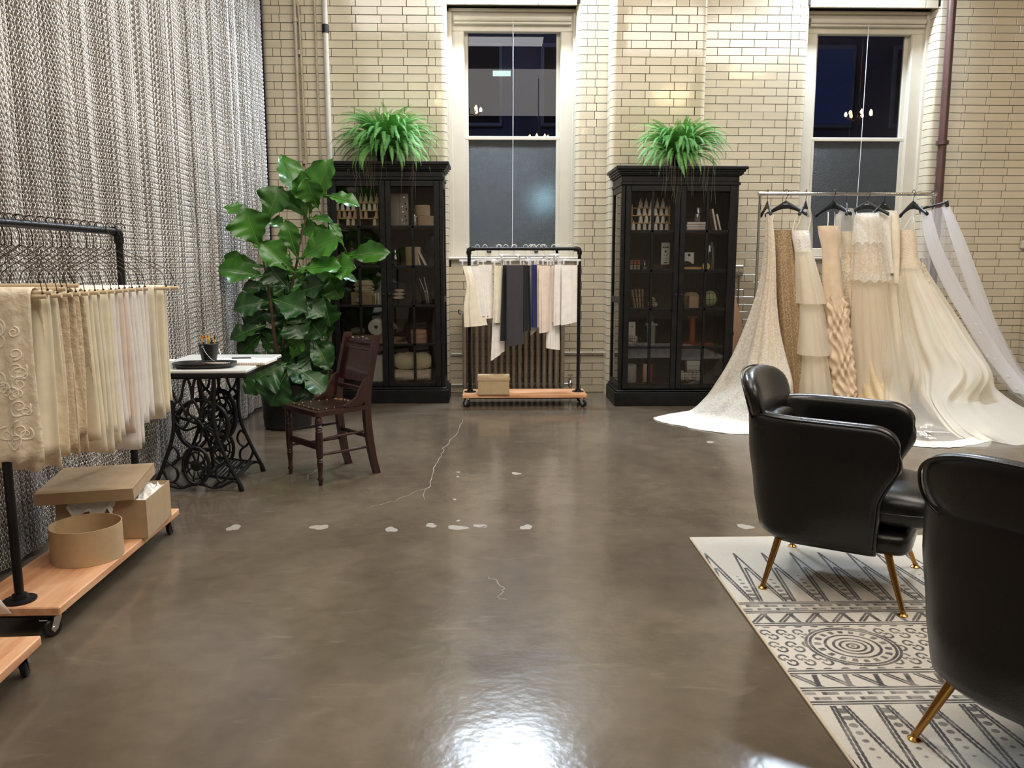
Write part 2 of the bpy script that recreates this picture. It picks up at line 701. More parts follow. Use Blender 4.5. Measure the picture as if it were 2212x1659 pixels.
TOPZ = ROW * 60
far = lambda x, z: -1
w = BrickWall('wall_back_left', 8.42, [(-2.17, -.50, 0, 5.2)], .31)
# nearest-to-view bricks first: those hidden behind the cabinet and above the frame go last
w.rows(-2.24, -.43, 0, TOPZ, .05, 'bull', 'bull',
       lambda x, z: (2 if z > 2.35 else 1.5 if x < -1.55 else .2) if z < 4.1 else .1)
WL = w.finish()
w = BrickWall('wall_back_center', 8.60, [(-.46, 1.25, 0, 1.33), (.95, 1.25, 1.33, 5.2), (-.46, .95, 3.96, 5.2)])
w.rows(.88, 1.25, 17 * ROW, TOPZ, .02, 'bull', None, lambda x, z: 2 if z < 4.1 else .3)
w.rows(-.44, 1.25, 0, 17 * ROW, .09, None, None, lambda x, z: 1.5 if (x > .8 or x < -.3) else .5)
for k in range(9):
    pass
w.rows(-.44, .88, 50 * ROW + .001, TOPZ, .06, None, None, lambda x, z: 1.4 if z < 4.1 else .2)
WC = w.finish()
w = BrickWall('wall_back_pier', 8.35, [(1.27, 2.08, 0, 5.2)])
w.rows(1.20, 2.15, 0, TOPZ, .10, 'bull', 'bull', lambda x, z: (2 if z > 2.25 or x < 1.26 else .3) if z < 4.1 else .1)
WP = w.finish()
w = BrickWall('wall_back_right', 8.60, [(2.05, 3.185, 0, 5.2), (4.625, 5.78, 0, 5.2), (3.185, 4.625, 0, 1.33), (3.185, 4.625, 3.96, 5.2)])
w.rows(2.10, 3.255, 0, TOPZ, .03, None, 'bull', lambda x, z: (2 if x > 2.15 and z > 1.1 else .3) if z < 4.1 else .1)
w.rows(4.555, 5.75, 17 * ROW, TOPZ, .11, 'bull', None, lambda x, z: 1.8 if z < 4.1 else .1)
w.rows(4.50, 5.75, 0, 17 * ROW, .11, None, None, lambda x, z: 1.9 if x > 4.9 else .4)
w.rows(3.25, 4.50, 0, 17 * ROW, .0, None, None, far)
w.rows(3.25, 4.56, 50 * ROW + .001, TOPZ, .06, None, None, lambda x, z: 1.4 if z < 4.1 else .1)
WR = w.finish()
w = BrickWall('wall_back_end', 8.35, [(5.79, 7.7, 0, 5.2)])
w.rows(5.72, 6.2, 0, TOPZ, .05, 'bull', None, lambda x, z: 1 if x < 5.9 and z < 4.1 else .1)
WE = w.finish(120)


# ---- sash windows ------------------------------------------------------------------------------
def frosted():
    m = bpy.data.materials.new('patterned_obscure_glass')
    m.use_nodes = True
    nt = m.node_tree
    N, L = nt.nodes, nt.links
    p = N['Principled BSDF']
    p.inputs['Base Color'].default_value = (.058, .063, .068, 1)
    p.inputs['Roughness'].default_value = .38
    p.inputs['Transmission Weight'].default_value = .5
    tc = N.new('ShaderNodeTexCoord')
    mp = N.new('ShaderNodeMapping')
    mp.inputs['Rotation'].default_value = (0, R(45), 0)
    mp.inputs['Scale'].default_value = (1, 1, 1)
    L.new(tc.outputs['Object'], mp.inputs['Vector'])
    hs = []
    for ax in ('X', 'Z'):
        wv = N.new('ShaderNodeTexWave')
        wv.bands_direction = ax
        wv.inputs['Scale'].default_value = 26
        wv.inputs['Distortion'].default_value = .4
        L.new(mp.outputs['Vector'], wv.inputs['Vector'])
        hs.append(wv.outputs['Fac'])
    ad = N.new('ShaderNodeMath')
    L.new(hs[0], ad.inputs[0])
    L.new(hs[1], ad.inputs[1])
    bp = N.new('ShaderNodeBump')
    bp.inputs['Strength'].default_value = .7
    bp.inputs['Distance'].default_value = .004
    L.new(ad.outputs[0], bp.inputs['Height'])
    L.new(bp.outputs[0], p.inputs['Normal'])
    return m


M['obscure'] = frosted()


def window(n, xc, label):
    wp = M['white_paint']
    x0, x1 = xc - .655, xc + .655
    mb = MB()
    # outer casing: two jambs, head
    for sx in (-1, 1):
        mb.box((xc + sx * .575, 8.815, 2.565), (.15, .09, 2.33), bev=.006)
        mb.box((xc + sx * .645, 8.785, 2.66), (.05, .10, 2.51), bev=.006)
    mb.box((xc, 8.815, 3.83), (1.30, .09, .20), bev=.006)
    mb.box((xc, 8.775, 3.93), (1.31, .10, .03), bev=.006)
    wnd = mb.build('window_%d' % n, wp, kind='structure')
    wnd['label'] = label
    # sash channels (inner stops)
    s = MB()
    for sx in (-1, 1):
        s.box((xc + sx * .505, 8.810, 2.62), (.018, .05, 2.3), bev=.004)
    s.build('stop_bead', wp, wnd)
    s = MB()
    for sx in (-1, 1):
        s.box((xc + sx * .485, 8.875, 3.22), (.05, .045, 1.14), bev=.005)
    s.box((xc, 8.875, 3.765), (1.0, .045, .05), bev=.005)
    s.box((xc, 8.870, 2.685), (1.0, .05, .034), bev=.005)
    us = s.build('upper_sash', wp, wnd)
    MB().box((xc, 8.875, 3.23), (.94, .006, 1.06)).build('pane', M['pane'], us, smooth=0)
    s = MB()
    for sx in (-1, 1):
        s.box((xc + sx * .485, 8.830, 2.08), (.05, .045, 1.21), bev=.005)
    s.box((xc, 8.830, 1.49), (1.0, .045, .09), bev=.005)
    s.box((xc, 8.830, 2.675), (1.0, .048, .036), bev=.005)
    ls = s.build('lower_sash', wp, wnd)
    MB().box((xc, 8.827, 2.10), (.94, .006, 1.13)).build('pane', M['obscure'], ls, smooth=0)
    for sx in (-1, 1):
        MB().box((xc + sx * .25, 8.797, 1.50), (.05, .03, .03), bev=.008).build('sash_lift', M['black_plastic'], ls)
    s = MB().box((xc, 8.715, 1.425), (1.36, .36, .03), bev=.008)
    s.box((xc, 8.735, 1.36), (1.30, .26, .10), bev=.006)
    s.build('window_sill', wp, wnd)
    rb = MB()
    rb.cyl((xc - .60, 8.735, 3.845), (xc + .60, 8.735, 3.845), .032, n=16)
    rb.box((xc, 8.740, 3.80), (1.20, .05, .02), bev=.004)
    rl = rb.build('roller_blind', wp, wnd)
    MB().tube([(xc + .005, 8.720, 3.82), (xc + .004, 8.720, 2.7), (xc - .004, 8.720, 1.56)], .0035, 6).lathe(
        [(.0, -.02), (.007, -.015), (.007, .0), (.003, .008)], 8, Matrix.Translation((xc - .004, 8.720, 1.56))).build('pull_cord', M['white_plastic'], rl)
    return wnd


window(1, .235, 'white sash window between the two black cabinets')
window(2, 3.905, 'white sash window behind the gown rack')

# the street side, in the dark: a brick block across the way with a lit window or two
M['night_brick'] = mat('night_brick', srgb(66, 66, 82), .9, var=.3, vscale=1.2)
M['night_stone'] = mat('night_stone', srgb(120, 118, 122), .9, var=.2, vscale=2)
M['lit_green'] = mat('lit_window', (.1, .1, .1), .5, emit=(.75, .95, .7), estr=1.6)
M['lit_blue'] = mat('blue_lit_window', (.02, .02, .03), .4, emit=(.05, .11, .36), estr=.10)
M['dark_glass'] = mat('dark_window', (.01, .011, .016), .1)
ob = thing('building', 'dark brick building across the street seen through the upper panes', 'building', (3, 20, 0))
MB().box((0, .5, 5), (30, 1, 18)).build('facade', M['night_brick'], ob)
MB().box((0, -.15, 8.15), (30, .5, .8), bev=.05).box((0, -.1, 6.95), (30, .3, .22), bev=.03).build('cornice', M['night_stone'], ob)
for i in range(9):
    x = -9.6 + i * 2.1
    f = MB().box((x, -.02, 5.5), (1.2, .1, 1.9), bev=.02).build('window_frame', M['night_stone'], ob)
    MB().box((x, -.075, 5.5), (1.04, .02, 1.7)).build('pane', M['lit_blue'] if i in (6, 7) else M['dark_glass'], f)
MB().box((-2.72, -.10, 5.75), (.42, .03, .12)).build('lit_pane', M['lit_green'], ob)
area('street_lamp_and_fill', (-2, 11, 12), (2, 20, 6), 5.0, 420, (.55, .64, 1.0))  # broad unseen panel added to light the facade a dim blue
area('street_lamp_and_fill', (.62, 9.5, 2.1), (.50, 8.8, 2.0), .22, 7, (.55, .9, 1.0))

# ---- floor marks: spots of white paint, a crack -----------------------------------------------
M['spot'] = mat('white_paint_spot', srgb(150, 142, 130), .5)
M['crack'] = mat('crack_filler', srgb(150, 140, 126), .7)
for (px, py, wx, wy) in ((505, 1140, 30, 11), (690, 1139, 36, 11), (845, 1144, 27, 10), (931, 1135, 23, 9), (988, 1140, 42, 10),
                         (1036, 1136, 26, 7), (1137, 1139, 26, 10), (1534, 955, 18, 4), (1610, 1138, 34, 10), (990, 1020, 8, 3),
                         (990, 1125, 8, 4), (1047, 1138, 9, 4), (1115, 1023, 20, 5), (982, 1079, 9, 3), (989, 1030, 7, 3)):
    c = G(px, py)
    e1 = (G(px + wx / 2, py) - c).length
    e2 = (G(px, py - wy / 2) - G(px, py + wy / 2)).length / 2
    ph = [rnd(0, 6) for _ in range(3)]
    pts = []
    for k in range(22):
        a = 2 * PI * k / 22
        r = 1 + .16 * math.sin(2 * a + ph[0]) + .12 * math.sin(3 * a + ph[1]) + .07 * math.sin(5 * a + ph[2])
        pts.append((c.x + e1 * r * math.cos(a), c.y + e2 * r * math.sin(a)))
    MB().prism(pts, .0008).build('paint_spot', M['spot'], floor)


def crack(px, w=.004):
    P = [G(*p) for p in px]
    Q = []
    for a, b in zip(P, P[1:]):
        for k in range(5):
            q = a.lerp(b, k / 5)
            Q.append(q + Vector((rnd(-.010, .010), rnd(-.010, .010), 0)))
    Q.append(P[-1])
    L_, R_ = [], []
    for i, q in enumerate(Q):
        t = (Q[min(i + 1, len(Q) - 1)] - Q[max(i - 1, 0)]).normalized()
        n = Vector((-t.y, t.x, 0)) * w * rnd(.4, 1.2)
        L_.append((q.x + n.x, q.y + n.y, .0009))
        R_.append((q.x - n.x, q.y - n.y, .0009))
    MB().grid([L_, R_]).build('crack', M['crack'], floor, smooth=0)


crack([(1000, 905), (985, 940), (958, 968), (952, 990), (935, 1010), (930, 1050)], .0028)
crack([(930, 1050), (918, 1060), (917, 1080)], .002)
crack([(930, 1050), (890, 1066), (850, 1082), (800, 1095)], .002)
crack([(690, 1014), (670, 1023), (663, 1037)], .003)
crack([(1052, 1248), (1077, 1258), (1088, 1272), (1084, 1285), (1076, 1292), (1094, 1296)], .002)

# ---- pipes on the wall -------------------------------------------------------------------------
M['brown_pipe'] = mat('maroon_pipe', srgb(84, 58, 54), .35, var=.12)


def wall_pipe(pts, r, m, label, name='wall_pipe', couplings=(), group=None):
    b = Vector(pts[0])
    t = thing(name, label, 'pipe', tuple(b), 0, group)
    MB().tube([Vector(p) - b for p in pts], r, 14).build('tube', m, t)
    for z in couplings:
        MB().cyl((0 + (pts[-1][0] - pts[0][0]) * (z - b.z) / max(.01, pts[-1][2] - b.z), 0, z - b.z - .02),
                 ((pts[-1][0] - pts[0][0]) * (z - b.z) / max(.01, pts[-1][2] - b.z), 0, z - b.z + .02), r * 1.45, n=12).build('coupling', m, t)
    return t


sp = M['steel_pipe']
wall_pipe([(-1.885, 8.39, .0), (-1.90, 8.39, 5.2)], .019, sp, 'beige wall pipe with coupling, leftmost of the four behind the fig', couplings=(2.4, 3.72))
wall_pipe([(-1.835, 8.395, .0), (-1.84, 8.395, 2.4), (-1.855, 8.395, 3.70), (-1.862, 8.395, 3.84), (-1.885, 8.395, 3.92), (-1.885, 8.395, 5.2)], .012, sp,
          'thin beige pipe that bends left near the top of the wall', couplings=(3.42, 2.38))
wall_pipe([(-1.685, 8.395, .0), (-1.71, 8.395, 5.2)], .011, sp, 'thinnest straight wall pipe, between the bent pipe and the thick white one', couplings=(3.04,))
t = wall_pipe([(-1.60, 8.39, .0), (-1.605, 8.39, 5.2)], .027, mat('pale_pipe', srgb(206, 200, 188), .35, var=.05), 'thick pale wall pipe with a dark clamp beside the left cabinet')
MB().cyl((-.005, 0, 3.60), (-.005, 0, 3.68), .033, n=12).build('clamp', M['pipe_black'], t)
wall_pipe([(4.675, 8.50, .0), (4.635, 8.50, 5.2)], .042, M['brown_pipe'], 'maroon riser pipe at the right of the second window', name='riser_pipe', couplings=(2.6,))
t = wall_pipe([(.74, 8.57, .43), (1.24, 8.57, .43)], .013, M['steel_pipe'], 'thin horizontal heating pipe right of the radiator', name='heating_pipe')
t = wall_pipe([(-.42, 8.57, .42), (-.31, 8.57, .42)], .011, M['steel_pipe'], 'upper short pipe stub between left cabinet and radiator', name='heating_pipe')
t = wall_pipe([(-.42, 8.57, .09), (-.30, 8.57, .09)], .011, M['steel_pipe'], 'lower short pipe stub between left cabinet and radiator', name='heating_pipe')
t = wall_pipe([(-2.1, 8.38, .30), (-1.55, 8.38, .30)], .012, M['pipe_black'], 'black low pipe along the wall behind the fig pot', name='heating_pipe')

# outlet box by the right cabinet, padlock-like junction box far right
M['grey_metal'] = mat('grey_metal', srgb(150, 143, 130), .4, metal=.4, var=.1)
t = thing('outlet_box', 'grey metal double outlet box on the brick beside the right cabinet', 'outlet', (2.61, 8.57, 1.30))
MB().box((0, 0, 0), (.11, .05, .11), bev=.008).build('box', M['grey_metal'], t)
for sx in (-.025, .025):
    so = MB().cyl((sx, -.024, 0), (sx, -.03, 0), .019, n=14).build('socket', M['white_paint'], t)
    s = MB()
    for dz in (-.007, .007):
        s.box((sx, -.031, dz), (.008, .003, .003))
    s.build('slot', M['black_plastic'], so, smooth=0)
MB().cyl((.02, .01, -.05), (.02, .01, -1.3), .011, n=10).build('conduit', M['grey_metal'], t)
t = thing('junction_box', 'small beige junction box on the wall at the far right', 'outlet', (5.66, 8.575, 1.57))
MB().box((0, 0, 0), (.075, .05, .085), bev=.01).build('box', M['white_paint'], t)
MB().tube([(-.02, 0, .04), (-.018, 0, .075), (0, 0, .09), (.018, 0, .075), (.02, 0, .04)], .006, 8).build('hoop', M['grey_metal'], t)
t = thing('wall_hook', 'small metal hook on the brick right of the gowns', 'hook', (4.97, 8.585, .83))
MB().tube([(0, 0, .03), (0, -.03, .02), (.02, -.04, -.02), (.035, -.03, .0)], .006, 8).build('hook', M['grey_metal'], t)


# ---- radiator under the first window -----------------------------------------------------------
M['radiator'] = mat('bronze_radiator_paint', srgb(150, 138, 122), .38, metal=.25, var=.18, vscale=12, bump=.15, bscale=60)


def radiator():
    n = 17
    t = thing('radiator', 'bronze cast iron column radiator under the first window', 'radiator', (.235, 8.43, 0))
    pitch = .0635
    proto = None
    for i in range(n):
        x = (i - (n - 1) / 2) * pitch
        if proto is None:
            mb = MB()
            for y in (-.075, 0, .075):
                mb.tube([(0, y, .085), (0, y, .12), (0, y, .16), (0, y, .80), (0, y, .84), (0, y, .89)], [.010, .024, .021, .021, .024, .010], 10)
            for z in (.115, .855):
                mb.tube([(0, -.085, z), (0, -.04, z), (0, .04, z), (0, .085, z)], [.022, .025, .025, .022], 10)
            if True:
                mb.tube([(0, -.06, .03), (0, -.06, .1)], [.014, .02], 8).tube([(0, .06, .0), (0, .06, .1)], [.014, .02], 8)
                mb.tube([(0, -.06, .0), (0, -.06, .04)], [.016, .014], 8)
            proto = mb.build('section', M['radiator'], t)
            proto.location = (x, 0, 0)
        else:
            c = proto.copy()
            COL.objects.link(c)
            c.parent = t
            c.location = (x, 0, 0)
    for z in (.115, .855):
        MB().cyl((-n / 2 * pitch + .02, 0, z), (n / 2 * pitch - .02, 0, z), .02, n=12).build('manifold', M['radiator'], t)
    # valve at the right foot
    v = MB().tube([(.52, 0, .115), (.60, 0, .115)], .022, 12).lathe([(.0, -.03), (.028, -.02), (.032, .0), (.026, .03), (.012, .045), (.010, .07)], 14,
                                                                     Matrix.Translation((.60, 0, .115)))
    v.tube([(.60, 0, .10), (.60, 0, .03), (.63, .02, .0)], .014, 10)
    vv = v.build('valve', M['chrome'], t)
    h = MB().lathe([(.006, .06), (.006, .10), (.0, .10)], 8, Matrix.Translation((.60, 0, .115)))
    h.tube([(.575, 0, .20), (.585, 0, .22), (.60, 0, .20), (.615, 0, .22), (.625, 0, .20)], .006, 6)
    h.build('valve_handle', M['grey_metal'], vv)
    MB().tube([(-.54, .0, .855), (-.56, 0, .87), (-.56, 0, .90)], .016, 10).build('vent', M['chrome'], t)


radiator()


# ---- chain curtain (nobody could count its links): real linked rings in one object -------------
def chain_curtain():
    m = mat('aluminium_chain', (.74, .70, .655), .44, metal=.85, var=.12, vscale=1.5)
    strands = []
    P = .0185
    for v in range(4):
        mb = MB()
        nl = int(4.72 / P)
        for i in range(nl):
            z = .03 + (i + .5) * P
            a = PI / 4 + (PI / 2) * (i % 2) + rnd(-.15, .15)
            ca, sa = math.cos(a), math.sin(a)
            a_, b_, rr = .0098, .0142, .0027
            pts = []
            for k in range(8):
                th = 2 * PI * k / 8
                lx, lz = a_ * math.cos(th), b_ * math.sin(th)
                pts.append((lx * ca, lx * sa, z + lz))
            mb.tube(pts, rr, 3, closed=True)
        o = mb.build('chain_strand_%d' % v, m, smooth=180)
        strands.append(o.data)
        bpy.data.objects.remove(o)
    pts, var = [], []
    y = 2.05
    i = 0
    while y < 8.33:
        wob =   .016 * math.sin(y * 9.0) + .012 * math.sin(y * 23 + 1) + rnd(-.006, .006)
        pts.append((wob, y, 0))
        pts.append((wob - .016 + rnd(-.003, .003), y + .0098, 0))
        y += .0195 + rnd(-.0012, .0012)
    me = bpy.data.meshes.new('chain_curtain')
    me.from_pydata(pts, [], [])
    o = bpy.data.objects.new('chain_curtain', me)
    COL.objects.link(o)
    o.location = (-2.205, 0, 0)
    me.materials.append(m)
    tag(o, 'floor length silver metal chain curtain along the left side of the room', 'curtain', kind='stuff')
    ng = bpy.data.node_groups.new('hang_chains', 'GeometryNodeTree')
    ng.interface.new_socket('Geometry', in_out='INPUT', socket_type='NodeSocketGeometry')
    ng.interface.new_socket('Geometry', in_out='OUTPUT', socket_type='NodeSocketGeometry')
    N, L = ng.nodes, ng.links
    gi, go = N.new('NodeGroupInput'), N.new('NodeGroupOutput')
    # the strand meshes are carried by small hidden-from-nothing source objects inside this node tree
    src = N.new('GeometryNodeGeometryToInstance')
    for k, me_ in enumerate(strands):
        so = bpy.data.objects.new('strand_source', me_)
        oi = N.new('GeometryNodeObjectInfo')
        oi.inputs['Object'].default_value = so
        L.new(oi.outputs['Geometry'], src.inputs[0])
    iop = N.new('GeometryNodeInstanceOnPoints')
    iop.inputs['Pick Instance'].default_value = True
    rv = N.new('FunctionNodeRandomValue')
    rv.data_type = 'INT'
    rv.inputs[4].default_value = 0
    rv.inputs[5].default_value = 3
    rr_ = N.new('FunctionNodeRandomValue')
    rr_.data_type = 'FLOAT'
    rr_.inputs[2].default_value = -.3
    rr_.inputs[3].default_value = .3
    cx = N.new('ShaderNodeCombineXYZ')
    L.new(rr_.outputs[1], cx.inputs[2])
    L.new(gi.outputs[0], iop.inputs['Points'])
    L.new(src.outputs[0], iop.inputs['Instance'])
    L.new(rv.outputs[2], iop.inputs['Instance Index'])
    L.new(cx.outputs[0], iop.inputs['Rotation'])
    L.new(iop.outputs[0], go.inputs[0])
    md = o.modifiers.new('chains', 'NODES')
    md.node_group = ng


chain_curtain()
# track the curtain hangs from, up near the ceiling
t = thing('curtain_track', 'steel ceiling track that carries the chain curtain', 'curtain track', (-2.225, 5.18, 4.76))
MB().box((0, 0, .03), (.09, 6.3, .05), bev=.006).build('rail', M['zinc'], t)
for y in (-2.9, -1.0, 1.0, 2.9):
    MB().cyl((0, y, .05), (0, y, .45), .008, n=8).build('hanger_rod', M['zinc'], t)
# ================================================================== rug
def rug():
    x0, x1, y0, y1 = 1.01, 3.45, 1.555, 3.93
    Wd, Hd = x1 - x0, y1 - y0
    NX, NY = 976, 950
    X, Y = np.meshgrid((np.arange(NX) + .5) / NX * Wd, (np.arange(NY) + .5) / NY * Hd)   # metres from the corner
    yc = Hd / 2
    v = np.abs(Y - yc)                     # distance from the middle line: the design mirrors
    ink = np.zeros_like(X)

    def put(mask, a=1.0):
        np.maximum(ink, mask * a, out=ink)

    def line(v0, w=.007):
        put((np.abs(v - v0) < w * 1.1), 1)
    for v0 in (.175, .192, .288, .302, .372, .386):
        line(v0, .0042)
    # zigzag of slanted double teeth
    t = (X / .105) % 1.0
    zz = (v - .20) / .08
    m = (zz > 0) & (zz < 1)
    for off in (0, .16):
        put(m & (np.abs(t - (off + .62 * zz)) < .06), .95)
        put(m & (np.abs(t - (off * .4 + .62 + .12 * (1 - zz))) < .055), .95)
    # chequer bands
    for (a, b, ph) in ((.312, .330, 0), (.342, .362, .5)):
        mm = (v > a) & (v < b)
        put(mm & (((X / .075 + ph) % 1) < .55), .62)
        put(mm & (((X / .075 + ph) % 1) > .8), .9)
    # tall spikes, bases on the bands, points towards the rug's ends
    S = .137
    XS = X + .0555
    k = np.floor(XS / S)
    u = (XS / S - k - .5) * S               # from the spike axis
    h = (v - .395) / .56                   # 0 at the base .. 1 at the point
    ok = (h > 0) & (h < 1)
    half = .056 * (1 - h)
    put(ok & (np.abs(np.abs(u) - half) < .0050), 1)
    half2 = .056 * (.72 - h) / .9 + 0
    put(ok & (h < .66) & (np.abs(np.abs(u) - np.maximum(half2, 0)) < .0046), .95)
    # column of dots in each gap
    u2 = (XS / S - np.floor(XS / S)) * S
    u2 = np.minimum(u2, S - u2)
    for j in range(7):
        r = .018 - .0019 * j
        vv = .425 + j * .040
        put(((u2 / r) ** 2 + ((v - vv) / (r * .85)) ** 2) < 1, .75)
    # middle field: S scrolls and a ringed medallion
    fld = v < .165
    cell_x, cell_y = .062, .098
    cx = X / cell_x
    gy = Y - yc
    row = np.round(gy / cell_y)
    lx = (cx - np.floor(cx) - .5) * cell_x
    ly = gy - row * cell_y
    ring1 = np.abs(np.hypot((lx + .009) * 1.15, ly - .018) - .019) < .0052
    ring2 = np.abs(np.hypot((lx - .009) * 1.15, ly + .018) - .019) < .0052
    cut1 = ~((lx + .014 > 0.004) & (ly - .017 < -.002))
    cut2 = ~((lx - .014 < -.004) & (ly + .017 > .002))
    bar = (np.abs(lx * 1.0 + ly * .9) < .005) & (np.hypot(lx, ly) < .016)
    scroll = (ring1 & cut1) | (ring2 & cut2) | bar
    for mx in (.305, 1.22, 2.13):
        rr = np.hypot((X - mx) / 1.12, gy)
        inside = rr < .152
        scroll = scroll & ~inside
        for r0 in (.018, .040, .060, .086, .133, .146):
            put((np.abs(rr - r0) < .0048), 1)
        th = np.arctan2(gy, X - mx)
        dots = (np.abs(rr - .110) < .011) & (np.abs(((th / (2 * PI) * 18) % 1) - .5) < .24)
        put(dots, .85)
        put(rr < .007, .9)
    put(fld & scroll, .95)
    # wear: pile thins out, ink uneven
    g = np.random.default_rng(5)

    def blur_noise(n):
        small = g.random((NY // n + 2, NX // n + 2))
        yy = np.linspace(0, small.shape[0] - 2, NY)
        xx = np.linspace(0, small.shape[1] - 2, NX)
        yi, xi = yy.astype(int), xx.astype(int)
        fy, fx = (yy - yi)[:, None], (xx - xi)[None, :]
        return ((small[yi][:, xi] * (1 - fx) + small[yi][:, xi + 1] * fx) * (1 - fy)
                + (small[yi + 1][:, xi] * (1 - fx) + small[yi + 1][:, xi + 1] * fx) * fy)
    wear = .58 + .42 * blur_noise(14) * (.6 + .6 * blur_noise(3))
    ink = np.clip(ink * wear * 1.25, 0, 1)
    base = np.array([.60, .56, .49]) * (0.90 + .10 * blur_noise(60)[..., None] + .07 * (blur_noise(3)[..., None] - .5))
    dark = np.array([.050, .046, .048])
    rgb = base * (1 - ink[..., None]) + dark * ink[..., None]
    px = np.ones((NY, NX, 4), dtype=np.float32)
    px[..., :3] = rgb
    im = bpy.data.images.new('woven_rug_pattern', NX, NY, float_buffer=True)
    im.colorspace_settings.name = 'Linear Rec.709'
    im.pixels.foreach_set(px.ravel())
    im.update()
    m = mat('rug_pile', (.5, .5, .5), .92, bump=.25, bscale=220, sheen=.15)
    nt = m.node_tree
    tx = nt.nodes.new('ShaderNodeTexImage')
    tx.image = im
    uvn = nt.nodes.new('ShaderNodeUVMap')
    nt.links.new(uvn.outputs[0], tx.inputs[0])
    nt.links.new(tx.outputs['Color'], nt.nodes['Principled BSDF'].inputs['Base Color'])
    t = thing('rug', 'cream and charcoal patterned rug under the two black armchairs', 'rug', ((x0 + x1) / 2, (y0 + y1) / 2, 0))
    mb = MB().box((0, 0, .0065), (Wd, Hd, .011), bev=.003)
    o = mb.build('pile', m, t, smooth=0)
    uv = o.data.uv_layers.new(name='UVMap')
    for lp in o.data.loops:
        c = o.data.vertices[lp.vertex_index].co
        uv.data[lp.index].uv = (c.x / Wd + .5, c.y / Hd + .5)
    e = MB()
    for sx in (-1, 1):
        e.tube([(sx * Wd / 2, -Hd / 2, .006), (sx * Wd / 2, Hd / 2, .006)], .006, 6)
    for sy in (-1, 1):
        e.tube([(-Wd / 2, sy * Hd / 2, .006), (Wd / 2, sy * Hd / 2, .006)], .006, 6)
    e.build('bound_edge', mat('rug_binding', srgb(196, 180, 156), .9), t)


rug()


# ================================================================== pipe racks
def caster(t, x, y, yaw, z_top):
    """swivel caster: plate, fork, wheel"""
    Mx = Rz(yaw, (x, y, 0))
    mb = MB().box((0, 0, z_top - .003), (.055, .045, .005), Mx).cyl(Mx @ Vector((0, 0, z_top - .02)), Mx @ Vector((0, 0, z_top - .004)), .018, n=12)
    for s in (-1, 1):
        mb.prism([(-.014, z_top - .016), (.014, z_top - .016), (.030, .034), (.018, .018), (.004, .03)], .003,
                 Mx @ frame_m((0, s * .0145 + .0015, 0), (1, 0, 0), (0, 0, 1), (0, -1, 0)))
    mb.tube([Mx @ Vector((.018, -.02, .036)), Mx @ Vector((.018, .02, .036))], .006, 8)
    mb.tube([Mx @ Vector((.035, 0, .068)), Mx @ Vector((.062, 0, .078))], .004, 6)
    c = mb.build('caster', M['chrome'], t)
    w = MB().lathe([(.0, -.011), (.030, -.011), (.035, -.006), (.035, .006), (.030, .011), (.0, .011)], 22,
                   Mx @ frame_m((.018, 0, .035), (1, 0, 0), (0, 0, 1), (0, -1, 0)))
    w.build('wheel', M['rubber'], c)
    return c


def pipe_rack(loc, rz, label, L=1.20, wd=.36, H=1.54, post_in=.07):
    t = thing('garment_rack', label, 'clothes rack', loc, rz, 'wheeled pipe racks with pine bases')
    zt = .128
    MB().box((0, 0, zt - .017), (L, wd, .034), bev=.004).build('base_board', M['board'], t)
    MB().box((0, 0, zt - .040), (L - .03, wd - .06, .012)).build('under_batten', M['black_wood'], t, smooth=0)
    px = L / 2 - post_in
    r = .0165
    for s in (-1, 1):
        p = MB().cyl((s * px, 0, zt), (s * px, 0, H - .03), r, n=16)
        po = p.build('post', M['pipe_black'], t)
        MB().lathe([(.058, 0), (.058, .006), (.030, .010), (.026, .026), (.021, .028)], 22, Matrix.Translation((s * px, 0, zt))).build('flange', M['pipe_black'], po)
        el = [Vector((s * px, 0, H - .055)), Vector((s * px, 0, H - .03)), Vector((s * (px - .008), 0, H - .008)), Vector((s * (px - .03), 0, H)), Vector((s * (px - .055), 0, H))]
        MB().tube(crom(el, 4), .0225, 14).build('elbow', M['pipe_black'], po)
    MB().cyl((-px + .03, 0, H), (px - .03, 0, H), r, n=16).build('top_bar', M['pipe_black'], t)
    for sx in (-1, 1):
        for sy in (-1, 1):
            caster(t, sx * (L / 2 - .05), sy * (wd / 2 - .04), rnd(-.6, .6) + (0 if sx > 0 else 2.6), zt - .034)
    return t


RACK2 = pipe_rack((.325, 7.86, 0), 0, 'pipe clothes rack under the first window, in front of the radiator', H=1.515)
RACK1 = pipe_rack((-1.795, 3.50, 0), R(90.8), 'pipe clothes rack of beige fabric swatches along the chain curtain', L=1.22)
RACK3 = pipe_rack((-1.695, 2.03, 0), R(93.0), 'pipe rack mostly outside the left edge, only its base corner showing', L=1.25)

# ---- fabrics -----------------------------------------------------------------------------------
def fabric(name, col, var=.06, vs=14, bump=.08, bs=160, rough=.75, sheen=.2, col2=None, stretch=None, trl=.0):
    return mat(name, col, rough, var=var, vscale=vs, bump=bump, bscale=bs, sheen=sheen, col2=col2, stretch=stretch)


